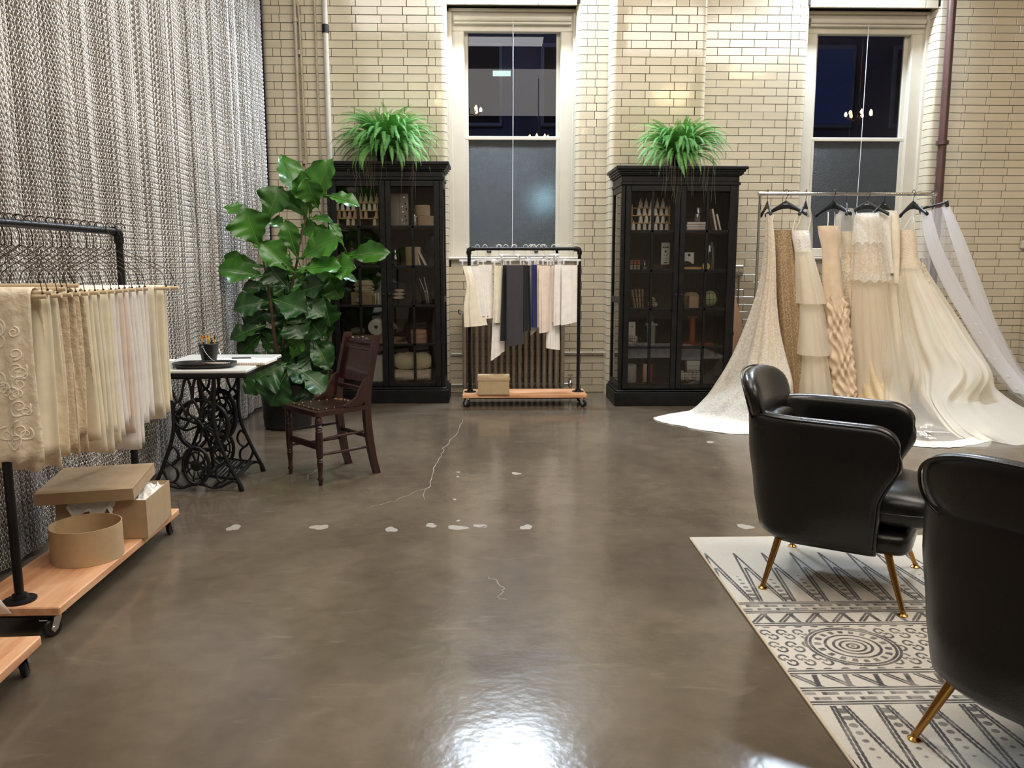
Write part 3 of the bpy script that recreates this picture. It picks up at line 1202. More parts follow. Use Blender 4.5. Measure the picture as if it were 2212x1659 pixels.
M['lace'] = fabric('beige_lace', srgb(244, 231, 208), col2=srgb(226, 208, 178), vs=22, bump=.9, bs=30)
M['lace2'] = fabric('taupe_lace', srgb(240, 224, 198), col2=srgb(216, 194, 162), vs=34, bump=.8, bs=70)
M['silk_cream'] = fabric('cream_silk', srgb(247, 238, 214), bump=.05, rough=.5)
M['silk_ivory'] = fabric('ivory_silk', srgb(242, 232, 212), bump=.05, rough=.55)
M['organza_white'] = fabric('white_organza', srgb(246, 240, 234), bump=.03, rough=.7)
M['silk_blush'] = fabric('blush_silk', srgb(240, 222, 208), bump=.04, rough=.55)
M['cotton_white'] = fabric('white_cotton', srgb(247, 242, 236), bump=.08)
M['charcoal_wool'] = fabric('charcoal_crepe', srgb(58, 55, 62), bump=.12)
M['black_crepe'] = fabric('black_crepe', srgb(16, 16, 20), bump=.12)
M['navy'] = fabric('navy_silk', srgb(28, 34, 92), bump=.05, rough=.45)
M['pale_grey'] = fabric('pale_grey_silk', srgb(176, 172, 164), bump=.05)
M['cord'] = fabric('embroidery_cord', srgb(250, 240, 220))
M['wire'] = mat('bronze_wire', srgb(62, 50, 42), .4, metal=.8)
M['card_tube'] = mat('card_tube', srgb(212, 192, 160), .7, var=.05)


# ---- hanger with a card tube (rack of swatches): local x along the tube, z=0 at the rail --------
def tube_hanger(parent_label, loc, rz, half=.205, drop=.275, group='wire hangers with card tubes'):
    t = thing('wire_hanger', parent_label, 'hanger', loc, rz, group)
    r = .0017
    hook = [(0, 0, -.10)] + [(0, 0, -.045)] + [(.021 * math.cos(a), 0, -.002 + .021 * math.sin(a)) for a in [R(k) for k in (200, 165, 130, 90, 50, 15, -10)]]
    hook = [(x - 0, y, z) for x, y, z in hook]
    MB().tube(crom([Vector(p) for p in hook], 3), r * 1.15, 6).build('hook', M['wire'], t)
    for s in (-1, 1):
        P = [(0, 0, -.095), (s * .03, 0, -.115), (s * half * .55, 0, -.165), (s * half * .82, 0, -.20), (s * half * .90, 0, -.235), (s * half * .93, 0, -drop - .004)]
        w_ = MB().tube(crom([Vector(p) for p in P], 4), r, 6).build('shoulder_wire', M['wire'], t)
        MB().lathe([(0, -.009), (.0045, -.007), (.0045, .006), (0, .008)], 8, Matrix.Translation((s * half * .93, 0, -drop - .002))).build('wire_tip', M['rubber'], w_)
    MB().cyl((-half, 0, -drop - .009), (half, 0, -drop - .009), .0085, n=12).build('card_tube', M['card_tube'], t)
    return t


def fold_drape(loc, rz, half, ztop, zf, zb, thick, m, name, label, cat, group, seed, waves=3.0, amp=.012, flare=.0, skew=.0, hem=.0, scrolls=0):
    """cloth folded over a bar that runs along local x: front layer, fold, back layer; z down to zf / zb"""
    g = random.Random(seed)
    ph = [g.uniform(0, 6) for _ in range(6)]
    nu, nl = 26, 16
    P = []
    for i in range(nu + 1):
        s = i / nu * 2 - 1
        row = []
        for j in range(2 * nl + 7):
            if j < nl:
                t = 1 - j / nl
                side, z = -1, ztop + (zf - ztop) * t
            elif j < nl + 7:
                a = (j - nl) / 6 * PI
                t, side = 0, -math.cos(a)
                z = ztop + thick * .9 * math.sin(a)
            else:
                t = (j - nl - 6) / nl
                side, z = 1, ztop + (zb - ztop) * t
            wv = (math.sin(s * PI * waves / 2 + ph[0] + side) * .6 + math.sin(s * PI * waves + ph[1] + t * 1.3) * .4 + math.sin(t * 5 + ph[2] + s) * .25) * amp * t ** .7
            y = side * (thick + flare * t * (1 if side < 0 else .8)) + wv
            x = s * half * (1 + .04 * t) + skew * t + math.sin(t * 4 + ph[3]) * .004
            hz = hem * t * (math.sin(s * 5 + ph[4]) * .5 + math.sin(s * 11 + ph[5]) * .5) * (1 if abs(side) == 1 else 0)
            row.append((x, y, z + hz))
        P.append(row)
    mb = MB().grid(P)
    o = mb.build(name, m, smooth=60)
    o.location = loc
    o.rotation_euler = (0, 0, rz)
    if scrolls:
        # corded embroidery: curls lying on the front layer
        eb = MB()

        def on_front(x, t):
            i = max(0, min(nu, (x / half + 1) / 2 * nu))
            j = max(0, min(nl - 1.001, (1 - t) * nl))
            i0, j0 = min(int(i), nu - 1), int(j)
            a, b = i - i0, j - j0
            q = lambda p: Vector(p)
            v = (q(P[i0][j0]) * (1 - b) + q(P[i0][j0 + 1]) * b) * (1 - a) + (q(P[i0 + 1][j0]) * (1 - b) + q(P[i0 + 1][j0 + 1]) * b) * a
            return v + Vector((0, -.003, 0))
        for k in range(scrolls):
            cx, ct = g.uniform(-.8, .75) * half, g.uniform(.12, .92)
            r0, dr, a0 = g.uniform(.018, .040), g.choice((-1, 1)), g.uniform(0, 6)
            pts = []
            for q in range(26):
                f = q / 25
                r = r0 * (1 - .8 * f)
                a = a0 + dr * f * 9
                pts.append(on_front(cx + r * math.cos(a), min(.98, max(.02, ct + r * math.sin(a) / (ztop - zf)))))
            eb.tube(pts, [.0034 - .0014 * q / 25 for q in range(26)], 5)
        eb.build('embroidery', M['cord'], o, smooth=180)
    md = o.modifiers.new('cloth_thickness', 'SOLIDIFY')
    md.thickness = .0016
    tag(o, label, cat, group)
    return o


SW = [  # y, material, half width, front length, back length, thickness, x shift, words
    (2.990, 'lace', 0.172, .60, .66, .030, -.015, 'beige lace swatch nearest the camera, embroidered with scrolls'),
    (3.058, 'silk_cream', 0.174, .58, .62, .016, .0, 'pale beige swatch just behind the scrolled lace'),
    (3.126, 'lace', 0.176, .61, .64, .020, .0, 'second beige lace swatch from the near post'),
    (3.194, 'lace2', 0.178, .60, .64, .020, .0, 'taupe corded lace swatch in the middle of the near half'),
    (3.261, 'lace2', 0.180, .56, .61, .016, .004, 'taupe lace swatch with a fine pebbled weave'),
    (3.329, 'silk_cream', 0.182, .60, .66, .010, .01, 'cream swatch next to the last lace one'),
    (3.397, 'silk_ivory', 0.184, .58, .68, .008, .012, 'ivory swatch hanging low at the back'),
    (3.465, 'silk_cream', 0.186, .60, .66, .008, .014, 'yellowish cream swatch, first of the plain group'),
    (3.533, 'organza_white', 0.188, .63, .60, .008, .016, 'white organza swatch after the cream ones'),
    (3.601, 'silk_blush', 0.190, .58, .64, .008, .016, 'blush silk swatch between two white ones'),
    (3.669, 'organza_white', 0.192, .72, .70, .012, .02, 'longest white sheer swatch'),
    (3.736, 'cotton_white', 0.194, .60, .62, .008, .02, 'white cotton swatch behind the longest sheer one'),
    (3.804, 'organza_white', 0.196, .56, .60, .012, .02, 'broad pale swatch near the far post'),
    (3.872, 'silk_ivory', 0.198, .58, .63, .008, .04, 'ivory swatch second from the far post'),
    (3.940, 'silk_cream', 0.200, .60, .55, .008, .055, 'cream swatch beside the far post'),
]
for i, (y, mk, hw, lf, lb, th, dx, words) in enumerate(SW):
    x = -1.79 - (y - 2.95) * .014
    tube_hanger('wire hanger holding the ' + words, (x + dx, y, 1.54 + .0165), R(2.6 + rnd(-3, 3)), half=.200 + (.055 if i > 12 else 0))
    fold_drape((x + dx, y, 0), R(2.6 + rnd(-2, 2)), hw * .92, 1.272, 1.272 - lf, 1.272 - lb, th + .006, M[mk], 'fabric_swatch', words + ' on the left rack',
               'fabric swatch', 'fabric swatches on the left rack', i + 3, waves=rnd(2, 5), amp=.008 if i > 4 else .022, flare=.006 if i > 4 else .03, hem=.012 if i < 5 else .004, scrolls=(46, 0, 14)[i] if i < 3 else 0)
# bare hangers pushed towards the near post
for k, y in enumerate((2.99, 3.08, 3.18)):
    tube_hanger('empty wire hanger among the lace swatches, %s to the near post' % ('closest', 'second closest', 'third closest')[k], (-1.79 - (y - 2.95) * .014, y, 1.5565), R(rnd(-6, 8)), half=.20, drop=.262 - .01 * k)

# corner of a white swatch hanging on the nearest rack
c = W(33, 1322, 2.45)
fold_drape((c.x - .235 - .66, 2.45, 0), R(0), .22, 1.27, c.z, 1.0, .012, M['cotton_white'], 'fabric_swatch', 'white swatch whose lower corner shows at the left edge of the frame',
           'fabric swatch', None, 77, waves=1.2, amp=.01, skew=.66)
tube_hanger('wire hanger above the left frame edge, on the nearest rack', (c.x - .89, 2.45, 1.5565), R(0), half=.25)


# ---- boxes on the racks ------------------------------------------------------------------------
def open_box(t, sx, sy, sz, m, th=.004, name='body'):
    mb = MB()
    mb.box((0, 0, th / 2), (sx, sy, th))
    for s in (-1, 1):
        mb.box((s * (sx - th) / 2, 0, sz / 2), (th, sy, sz), bev=.0015)
        mb.box((0, s * (sy - th) / 2, sz / 2), (sx - 2 * th, th, sz), bev=.0015)
    return mb.build(name, m, t, smooth=30)


BOXZ = .129
t = thing('storage_box', 'large kraft box with its lid askew and white tissue spilling out', 'box', (-1.80, 3.80, BOXZ), R(4))
open_box(t, .40, .34, .185, M['kraft'])
lid = MB().box((0, 0, .0), (.42, .355, .005)).box((0, -.176, -.026), (.42, .004, .052)).box((0, .176, -.026), (.42, .004, .052)).box((-.208, 0, -.026), (.004, .355, .052)).box((.208, 0, -.026), (.004, .355, .052))
lo = lid.build('lid', M['kraft'], t, smooth=0)
lo.location = (-.055, -.055, .262)
lo.rotation_euler = (R(5), R(-1.5), R(3))
g = random.Random(4)
P = []
for i in range(25):
    row = []
    for j in range(25):
        u, v = i / 24 - .5, j / 24 - .5
        e = max(abs(u), abs(v)) * 2
        z = .175 + .045 * math.sin(u * 13 + v * 5) * math.sin(v * 17 - u * 4) * (1 - .3 * e) + g.uniform(-.012, .012) + .012 * (1 - e)
        row.append((u * .385, v * .325, min(z, .245) if e < .93 else .165))
    P.append(row)
MB().grid(P).build('tissue_paper', M['paper'], t, smooth=15)
P = []
for i in range(9):
    row = []
    for j in range(9):
        u, v = i / 8, j / 8
        row.append((-.14 + u * .20 + g.uniform(-.01, .01), -.165 - v * .03 + g.uniform(-.004, .004), .20 - v * .075 * (0.4 + abs(math.sin(u * 7))) + g.uniform(-.006, .006)))
    P.append(row)
MB().grid(P).build('tissue_edge', M['paper'], t, smooth=15)

c = G(196, 1175, .13)
t = thing('hat_box', 'round kraft box without a lid on the left rack base', 'box', (-1.755, 3.42, BOXZ))
ro = .143
prof = [(ro, 0), (ro, .150), (ro - .004, .150), (ro - .004, .005), (0, .005)]
MB().lathe([(0, 0)] + prof, 48).build('body', M['kraft_tan'], t, smooth=40)

t = thing('shoe_box', 'tan lidded box with a dented top on the base of the window rack', 'box', (.025, 7.765, BOXZ))
open_box(t, .30, .20, .135, M['kraft_tan'])
P = []
for i in range(11):
    row = []
    for j in range(7):
        u, v = i / 10, j / 6
        z = .175 - .012 * max(0, math.sin((u - .2) * PI * 1.2)) * (1 - v) - .008 * u * (1 - v)
        row.append((-.154 + u * .308, -.104 + v * .208, z))
    P.append(row)
lid = MB().grid(P)
for y in (-.104, .104):
    lid.grid([[(-.154 + .308 * k / 10, y, .138) for k in range(11)], [P[k][0 if y < 0 else 6] for k in range(11)]])
for x in (-.154, .154):
    lid.grid([[(x, -.104 + .208 * k / 6, .138) for k in range(7)], [P[0 if x < 0 else 10][k] for k in range(7)]])
lid.build('lid', M['kraft_tan'], t, smooth=20)


# ================================================================== garments on the window rack
def ring_cloth(rows, name, m, parent=None, label=None, cat=None, group=None, n=72, sub=6, pleats=9, seed=0, amp=None, hem=.0, ruffle=None, cap=False, loc=None, smooth=70, phase_twist=.5):
    """hollow garment: every row is a closed ring of control points (front, right, back, left ...), rows joined by smooth curves.
    amp: pleat depth per row"""
    g = random.Random(seed)
    ph = [g.uniform(0, 6.28) for _ in range(8)]
    rings = []
    for pts in rows:
        ring = crom(pts, 12, closed=True)
        rings.append(ring)
    m_ = len(rings[0])
    R_ = len(rings)
    cols = [crom([rings[k][i] for k in range(R_)], sub) for i in range(m_)]
    nr = len(cols[0])
    # resample around
    grid = []
    for r in range(nr):
        tt = r / (nr - 1) * (R_ - 1)
        k = min(int(tt), R_ - 2)
        f = tt - k
        A = (amp[k] * (1 - f) + amp[k + 1] * f) if amp else 0
        base = [cols[i][r] for i in range(m_)]
        cx = sum((p.x for p in base)) / m_
        cy = sum((p.y for p in base)) / m_
        row = []
        for q in range(n):
            a = q / n * m_
            i0 = int(a) % m_
            fr = a - int(a)
            p = base[i0].lerp(base[(i0 + 1) % m_], fr)
            th = 2 * PI * q / n
            d = Vector((p.x - cx, p.y - cy, 0))
            d = d.normalized() if d.length > 1e-6 else Vector((0, -1, 0))
            w_ = math.sin(pleats * th + ph[0] + phase_twist * math.sin(r / nr * 3 + ph[1])) * .55 + math.sin((pleats * 1.7 // 1) * th + ph[2]) * .3 + math.sin((pleats // 2 + 1) * th + ph[3]) * .35
            p = p + d * (A * w_)
            if ruffle:
                p = p + d * ruffle(th, r / (nr - 1), g)
            if hem and r >= nr - 2:
                p = p + Vector((0, 0, max(0, hem * (.5 + .5 * math.sin(11 * th + ph[4])) * (1 if r == nr - 1 else .3))))
            row.append(p)
        grid.append(row)
    mb = MB().grid(grid, cv=True)
    base_pt = loc
    if parent is None and base_pt is None:
        last = grid[-1]
        base_pt = (sum(p.x for p in last) / n, sum(p.y for p in last) / n, min(p.z for p in last))
    o = mb.build(name, m, parent=parent, world=True, smooth=smooth, loc=None if parent is not None else base_pt)
    tag(o, label, cat, group)
    return o


def clip_hanger(label, loc, rz, half, group='white clip hangers on the window rack', bar_drop=.085):
    t = thing('clip_hanger', label, 'hanger', loc, rz, group)
    hook = [(0, 0, -bar_drop)] + [(0, 0, -.045)] + [(.022 * math.cos(a), 0, .0 + .022 * math.sin(a)) for a in [R(k) for k in (205, 170, 130, 90, 50, 10, -20)]]
    MB().tube(crom([Vector(p) for p in hook], 3), .003, 7).build('hook', M['white_plastic'], t)
    MB().box((0, 0, -bar_drop - .008), (half * 2, .010, .020), bev=.003).build('bar', M['white_plastic'], t)
    for s in (-1, 1):
        c_ = MB().box((s * (half - .03), 0, -bar_drop - .032), (.016, .022, .045), bev=.004).cyl((s * (half - .03), -.012, -bar_drop - .025), (s * (half - .03), .012, -bar_drop - .025), .004, n=8)
        c_.build('clip', M['jar_glass'] if False else M['white_plastic'], t)
    return t


# px: top-left, top-right, bottom-left, bottom-right x ; top y ; bottom y (left, right) ; depth
GAR = [
    ('slip_dress', 'silk_ivory', (1000, 1022, 1003, 1052), (574, 707, 702), 7.78, 'ivory satin slip dress at the left end of the window rack', 3, .010),
    ('blouse', 'organza_white', (1020, 1042, 1030, 1056), (575, 684, 682), 7.81, 'ivory blouse second from the left end of the window rack', 3, .012),
    ('sheer_top', 'cotton_white', (1034, 1062, 1034, 1066), (572, 690, 687), 7.84, 'white gauzy top just left of the cream skirt', 4, .012),
    ('skirt', 'silk_cream', (1068, 1086, 1066, 1080), (574, 697, 697), 7.83, 'yellowish cream skirt left of the black one', 3, .006),
    ('scarf', 'cotton_white', (1070, 1088, 1062, 1090), (576, 779, 758), 7.88, 'long white scarf hanging lowest on the window rack', 3, .008),
    ('skirt', 'black_crepe', (1086, 1100, 1080, 1096), (573, 736, 736), 7.84, 'black skirt at the left of the charcoal one', 2, .004),
    ('skirt', 'charcoal_wool', (1094, 1130, 1094, 1131), (573, 748, 743), 7.80, 'long charcoal skirt in the middle of the window rack', 2, .005),
    ('skirt', 'black_crepe', (1127, 1144, 1128, 1147), (573, 717, 712), 7.84, 'black skirt at the right of the charcoal one', 3, .006),
    ('skirt', 'pale_grey', (1144, 1156, 1146, 1164), (574, 724, 710), 7.90, 'pale grey skirt behind the navy one', 2, .005),
    ('skirt', 'navy', (1148, 1160, 1148, 1161), (572, 707, 707), 7.82, 'narrow navy blue skirt', 2, .004),
    ('skirt', 'silk_cream', (1160, 1168, 1160, 1168), (573, 707, 707), 7.86, 'narrow cream skirt right of the navy one', 2, .004),
    ('skirt', 'silk_blush', (1164, 1188, 1165, 1186), (574, 720, 716), 7.82, 'peach satin skirt right of the navy one', 2, .008),
    ('scarf', 'cotton_white', (1184, 1206, 1181, 1209), (574, 752, 756), 7.88, 'long white crinkled scarf in the right half of the window rack', 4, .010),
    ('top', 'silk_blush', (1192, 1202, 1192, 1200), (574, 696, 696), 7.85, 'narrow blush top between the white pieces', 2, .005),
    ('top', 'organza_white', (1198, 1216, 1196, 1214), (572, 704, 700), 7.82, 'white sheer top next to the rightmost piece', 3, .010),
    ('skirt', 'cotton_white', (1214, 1247, 1212, 1246), (573, 703, 695), 7.80, 'off-white skirt at the right end of the window rack', 2, .006),
]
for i, (nm, mk, (a, b, c_, d), (yt, ybl, ybr), dep, words, pl, am) in enumerate(GAR):
    rows = []
    for f in (0, .04, .3, .65, 1.0):
        x0, x1 = a + (c_ - a) * f, b + (d - b) * f
        if nm == 'slip_dress' and f < .1: x1 -= 4
        if nm == 'slip_dress' and f == .3: x0 += 7
        y0 = yt + (ybl - yt) * f
        y1 = yt + (ybr - yt) * f
        Lp, Rp = W(x0, y0, dep - .02), W(x1, y1, dep + .02)
        mid = (Lp + Rp) / 2
        th = .006 + .022 * f
        rows.append([Lp, mid + Vector((0, -th, 0)), Rp, mid + Vector((0, th, 0))])
    ring_cloth(rows, nm, M[mk], label=words, cat='garment', group='clothes on the window rack', n=56, sub=5, pleats=pl * 2 + 1, seed=i, amp=[.001, am * .3, am * .6, am * .9, am])
    tc = (rows[0][0] + rows[0][2]) / 2
    half = max(.07, (rows[0][2] - rows[0][0]).length / 2 + .035)
    # hanger: hook on the rail, bar turned with the garment
    clip_hanger('white clip hanger of the ' + ' '.join(words.split()[:11]), (tc.x, 7.86, 1.515 + .0165), math.asin(max(-.9, min(.9, 0))) + R((-1) ** i * 9), half, bar_drop=1.515 + .0165 - tc.z - .055)
for k, px in enumerate((1110, 1147, 1152, 1172)):
    clip_hanger('spare empty white clip hanger on the window rack, %s of the four' % ('leftmost', 'second from left', 'third from left', 'rightmost')[k], (W(px, 560, 7.86).x, 7.86, 1.5315), R(25 - 14 * k), .16, bar_drop=.07)
# ================================================================== treadle table
def treadle_table():
    t = thing('treadle_table', 'white topped sewing table on black cast iron treadle legs', 'table', (-1.80, 5.10, 0))
    cx, cy = -1.80, 5.10
    top = MB().box((.03, .135, .747), (.63, .82, .022), bev=.006)
    tp = top.build('table_top', M['white_top'], t)
    MB().box((.03, .135, .722), (.625, .815, .030), bev=.006).build('black_rim', M['cast_iron'], t)
    # side frame of ogee tracery, drawn in its own plane: u across, v up
    def side(yl, name):
        mb = MB()
        r = .0085

        def curve(P, rr=r, mir=True, n=6):
            for s in ((-1, 1) if mir else (1,)):
                mb.tube([(s * p.x, yl, p.y) for p in crom([Vector((a, b, 0)) for a, b in P], n)], rr, 7)
        # outer legs
        curve([(.135, .71), (.130, .60), (.120, .47), (.130, .36), (.165, .25), (.215, .13), (.262, .035), (.270, .0)], .012)
        # small foot scrolls
        curve([(.270, .006), (.258, .0), (.250, .03), (.252, .055)], .007)
        # top row of hanging loops, second and third rows offset between them
        curve([(.130, .705), (.118, .62), (.085, .56), (.064, .60), (.050, .66), (.030, .705), (.010, .66), (.0, .58)])
        curve([(.122, .50), (.108, .545), (.085, .56), (.062, .53), (.042, .47), (.0, .43)])
        curve([(.0, .58), (.030, .52), (.042, .47)])
        curve([(.122, .47), (.100, .42), (.060, .40), (.030, .44), (.0, .47)])
        curve([(.128, .37), (.090, .40), (.060, .40)])
        # lower tracery either side of the oval
        curve([(.165, .25), (.130, .28), (.105, .24), (.112, .20), (.148, .17), (.182, .20)])
        curve([(.148, .17), (.120, .14), (.118, .09), (.150, .06), (.185, .09), (.205, .14)])
        curve([(.150, .06), (.130, .055), (.10, .03)])
        # bottom arch from foot to foot
        curve([(.252, .05), (.225, .065), (.19, .055), (.14, .03), (.09, .025), (.05, .04), (.0, .048)], .0095)
        # top rail
        mb.tube([(-.14, yl, .708), (.14, yl, .708)], .011, 8)
        for s in (-1, 1):
            mb.lathe([(0, -.012), (.014, -.008), (.018, 0), (.014, .008), (0, .012)], 10, frame_m((s * .104, yl, .505), (1, 0, 0), (0, 0, 1), (0, -1, 0)))
        o = mb.build(name, M['cast_iron'], t, smooth=180)
        # oval badge in the lower middle: rim, plate, cross bars
        ov = MB()
        P = [(.078 * math.cos(a), yl - .006, .165 + .115 * math.sin(a)) for a in [2 * PI * k / 32 for k in range(32)]]
        ov.tube(P, .011, 7, closed=True)
        P = [(.052 * math.cos(a), yl - .004, .165 + .082 * math.sin(a)) for a in [2 * PI * k / 28 for k in range(28)]]
        ov.tube(P, .006, 6, closed=True)
        for k in range(8):
            a = PI * k / 4 + .2
            ov.tube([(.020 * math.cos(a), yl - .004, .165 + .03 * math.sin(a)), (.075 * math.cos(a + .25), yl - .004, .165 + .11 * math.sin(a + .25))], .006, 6)
        ov.lathe([(0, -.006), (.030, -.006), (.036, 0), (.030, .006), (0, .006)], 20, frame_m((0, yl - .004, .165), (1, 0, 0), (0, 0, 1), (0, -1, 0)))
        ov.build('oval_badge', M['cast_iron'], o, smooth=180)
        return o
    side(-.235, 'side_frame')
    side(.245, 'side_frame')
    # fly wheel with curved spokes, near the front frame
    wc = (.012, -.13, .395)
    mb = MB()
    rr = .158
    mb.tube([(wc[0] + rr * math.cos(a), wc[1], wc[2] + rr * math.sin(a)) for a in [2 * PI * k / 48 for k in range(48)]], .0145, 9, closed=True)
    for k in range(6):
        a = 2 * PI * k / 6
        mb.tube(crom([Vector((wc[0] + q * math.cos(a + b), wc[1], wc[2] + q * math.sin(a + b))) for q, b in ((.015, 0), (.06, .32), (.11, .30), (.152, .05))], 5), .007, 6)
    mb.lathe([(0, -.03), (.022, -.028), (.026, 0), (.022, .028), (0, .03)], 16, frame_m(wc, (1, 0, 0), (0, 0, 1), (0, -1, 0)))
    mb.build('fly_wheel', M['cast_iron'], t, smooth=180)
    # pitman rod, cross brace, belt guard on the far frame
    MB().tube([(.02, -.11, .36), (.03, -.06, .22), (.02, .0, .085)], .008, 8).build('pitman_rod', M['cast_iron'], t)
    b = MB()
    for s in (-1, 1):
        b.tube(crom([Vector(p) for p in ((s * .10, -.235, .47), (s * .03, .0, .36), (-s * .03, .0, .30), (-s * .115, .245, .42))], 6), .0095, 7)
    b.tube([(0, -.235, .05), (0, .245, .05)], .009, 8).tube([(0, -.235, .43), (0, .245, .43)], .008, 8)
    b.build('cross_brace', M['cast_iron'], t, smooth=180)
    gmb = MB()
    for q, w_ in ((.135, .016), (.095, .008)):
        gmb.tube([(.03 + q * .62 * math.cos(a), .20, .40 + q * 1.15 * math.sin(a)) for a in [2 * PI * k / 36 for k in range(36)]], w_, 7, closed=True)
    for k in range(8):
        a = 2 * PI * k / 8
        gmb.tube([(.03 + .02 * math.cos(a), .20, .40 + .03 * math.sin(a)), (.03 + .083 * math.cos(a + .3), .20, .40 + .15 * math.sin(a + .3))], .007, 6)
    gmb.lathe([(0, -.006), (.028, -.006), (.028, .006), (0, .006)], 16, frame_m((.03, .20, .40), (1, 0, 0), (0, 0, 1), (0, -1, 0)))
    gmb.build('dress_guard', M['cast_iron'], t, smooth=180)
    # treadle plate: a frame of slats tilted on its pivot
    T = Matrix.Translation((.10, .01, .085)) @ Matrix.Rotation(R(8), 4, 'Y') @ Matrix.Rotation(R(4), 4, 'X')
    pl = MB()
    for s in (-1, 1):
        pl.box((s * .115, 0, 0), (.012, .36, .014), T).box((0, s * .174, 0), (.24, .012, .014), T)
    po = pl.build('treadle', M['cast_iron'], t, smooth=0)
    base = None
    for k in range(9):
        x = -.095 + k * .0238
        if base is None:
            base = MB().box((0, 0, 0), (.010, .34, .008)).build('slat', M['cast_iron'], po, smooth=0)
            so = base
        else:
            so = base.copy()
            COL.objects.link(so)
            so.parent = po
        so.matrix_local = T @ Matrix.Translation((x, 0, 0))
    return t


treadle_table()
TT = .7585
# things on it
t = thing('bucket', 'small black metal bucket of pencils on the sewing table', 'bucket', (-1.775, 5.12, TT))
MB().lathe([(0, 0), (.042, 0), (.060, .125), (.063, .128), (.061, .131), (.056, .125), (.040, .006), (0, .006)], 26).build('body', M['black_plastic'], t)
MB().tube(crom([Vector(p) for p in ((-.015, -.060, .112), (.01, -.070, .07), (.045, -.066, .03), (.075, -.02, .012), (.066, .02, .05), (.05, .045, .09))], 5), .0022, 6).build('bail_handle', M['zinc'], t)
MB().lathe([(0, 0), (.009, .001), (.009, .004), (0, .006)], 10, frame_m((-.016, -.060, .113), (1, 0, 0), (0, 0, 1), (0, -1, 0))).build('ear', M['zinc'], t)
PC = [('natural wood', srgb(196, 150, 92)), ('black', srgb(22, 22, 24)), ('yellow', srgb(222, 176, 60)), ('white', srgb(214, 208, 198)), ('orange', srgb(206, 122, 60)), ('dark green', srgb(28, 44, 36))]
pm = [mat('pencil_paint_%d' % k, c, .4) for k, (n_, c) in enumerate(PC)]
spots = [(-.045, .01, 0), (-.038, .02, 4), (-.025, -.02, 1), (-.015, .02, 2), (-.008, -.01, 3), (.002, .022, 1), (.010, -.02, 2), (.018, .012, 0), (.026, -.01, 5), (.034, .016, 1), (.040, 0, 2), (.020, .0, 1)]
wher = ['far left', 'left', 'left front', 'left back', 'middle front', 'middle back', 'middle right', 'right back', 'right', 'far right', 'rightmost', 'centre']
for k, (dx, dy, c) in enumerate(spots):
    b = Vector((-1.775 + dx * .7, 5.12 + dy * .8, TT + .012))
    d = Vector((dx * 2.4 + .0, dy * 1.2, 1)).normalized()
    L_ = .148 + .02 * math.sin(k * 2.3)
    mb = MB().cyl((0, 0, 0), tuple(d * L_), .0038, n=6)
    o = mb.build('pencil', pm[c], loc=tuple(b))
    tip = MB().cyl(tuple(d * L_), tuple(d * (L_ + .016)), .0038, .0006, n=6).build('tip', pm[0], o)
    tag(o, '%s pencil standing at the %s of the black bucket' % (PC[c][0], wher[k]), 'pencil', 'pencils in the bucket')
t = thing('tray', 'black papier mache tray with gilt flecks at the front of the table', 'tray', (-1.745, 4.955, TT), R(6))
mb = MB()
prof = [(.0, .004), (.62, .004), (.80, .008), (.95, .026), (1.0, .030), (1.0, .024), (.86, .0), (0, 0)]
P = []
for (q, z) in prof:
    ring = []
    for k in range(32):
        a = 2 * PI * k / 32
        ex = 3.2
        c_, s_ = math.cos(a), math.sin(a)
        rr = 1 / ((abs(c_) ** ex + abs(s_) ** ex) ** (1 / ex))
        ring.append((.185 * q * rr * c_, .115 * q * rr * s_, z))
    P.append(ring)
mb.grid(P, cv=True)
mb.build('dish', mat('lacquer_tray', srgb(18, 17, 19), .35, col2=srgb(16, 15, 17), var=.1, vscale=20, bump=.3, bscale=40), t, smooth=50)
for k in range(7):
    a = k * 2.4
    b = MB().box((.05 * math.cos(a), .035 * math.sin(a), .0065), (.02 + .01 * (k % 3), .008, .004), bev=.002)
    b.build('gilt_fleck', M['brass'], t)
t = thing('sketchbook', 'open white spiral sketchbook at the back right of the table', 'notebook', (-1.60, 5.17, TT), R(-2))
MB().box((0, 0, .009), (.40, .25, .014), bev=.001).build('pages', M['paper'], t, smooth=0)
MB().box((0, .002, .0012), (.405, .255, .0022)).build('cover', M['kraft'], t, smooth=0)
sp = MB()
for k in range(36):
    x = -.19 + k * .0107
    sp.tube([(x, -.126 + .008 * math.cos(a), .008 + .009 * math.sin(a)) for a in [2 * PI * q / 8 for q in range(8)]], .0012, 4, closed=True)
sp.build('spiral_binding', mat('spiral_wire', srgb(190, 150, 110), .3, metal=.8), t, smooth=180)
t = thing('pen', 'black pen lying across the sketchbook', 'pen', (-1.60, 5.24, TT + .0175), R(7))
MB().cyl((-.07, 0, .0045), (.05, 0, .0045), .0045, n=10).build('barrel', M['black_plastic'], t)
MB().cyl((.05, 0, .0045), (.068, 0, .0045), .004, .001, n=10).build('nib', M['zinc'], t)
t = thing('paper_stack', 'small stack of white cards at the left edge of the table', 'paper', (-1.975, 4.98, TT), R(10))
for k in range(5):
    MB().box((rnd(-.003, .003), rnd(-.003, .003), .004 + k * .008), (.07, .10, .007)).build('card', M['paper'], t, smooth=0)


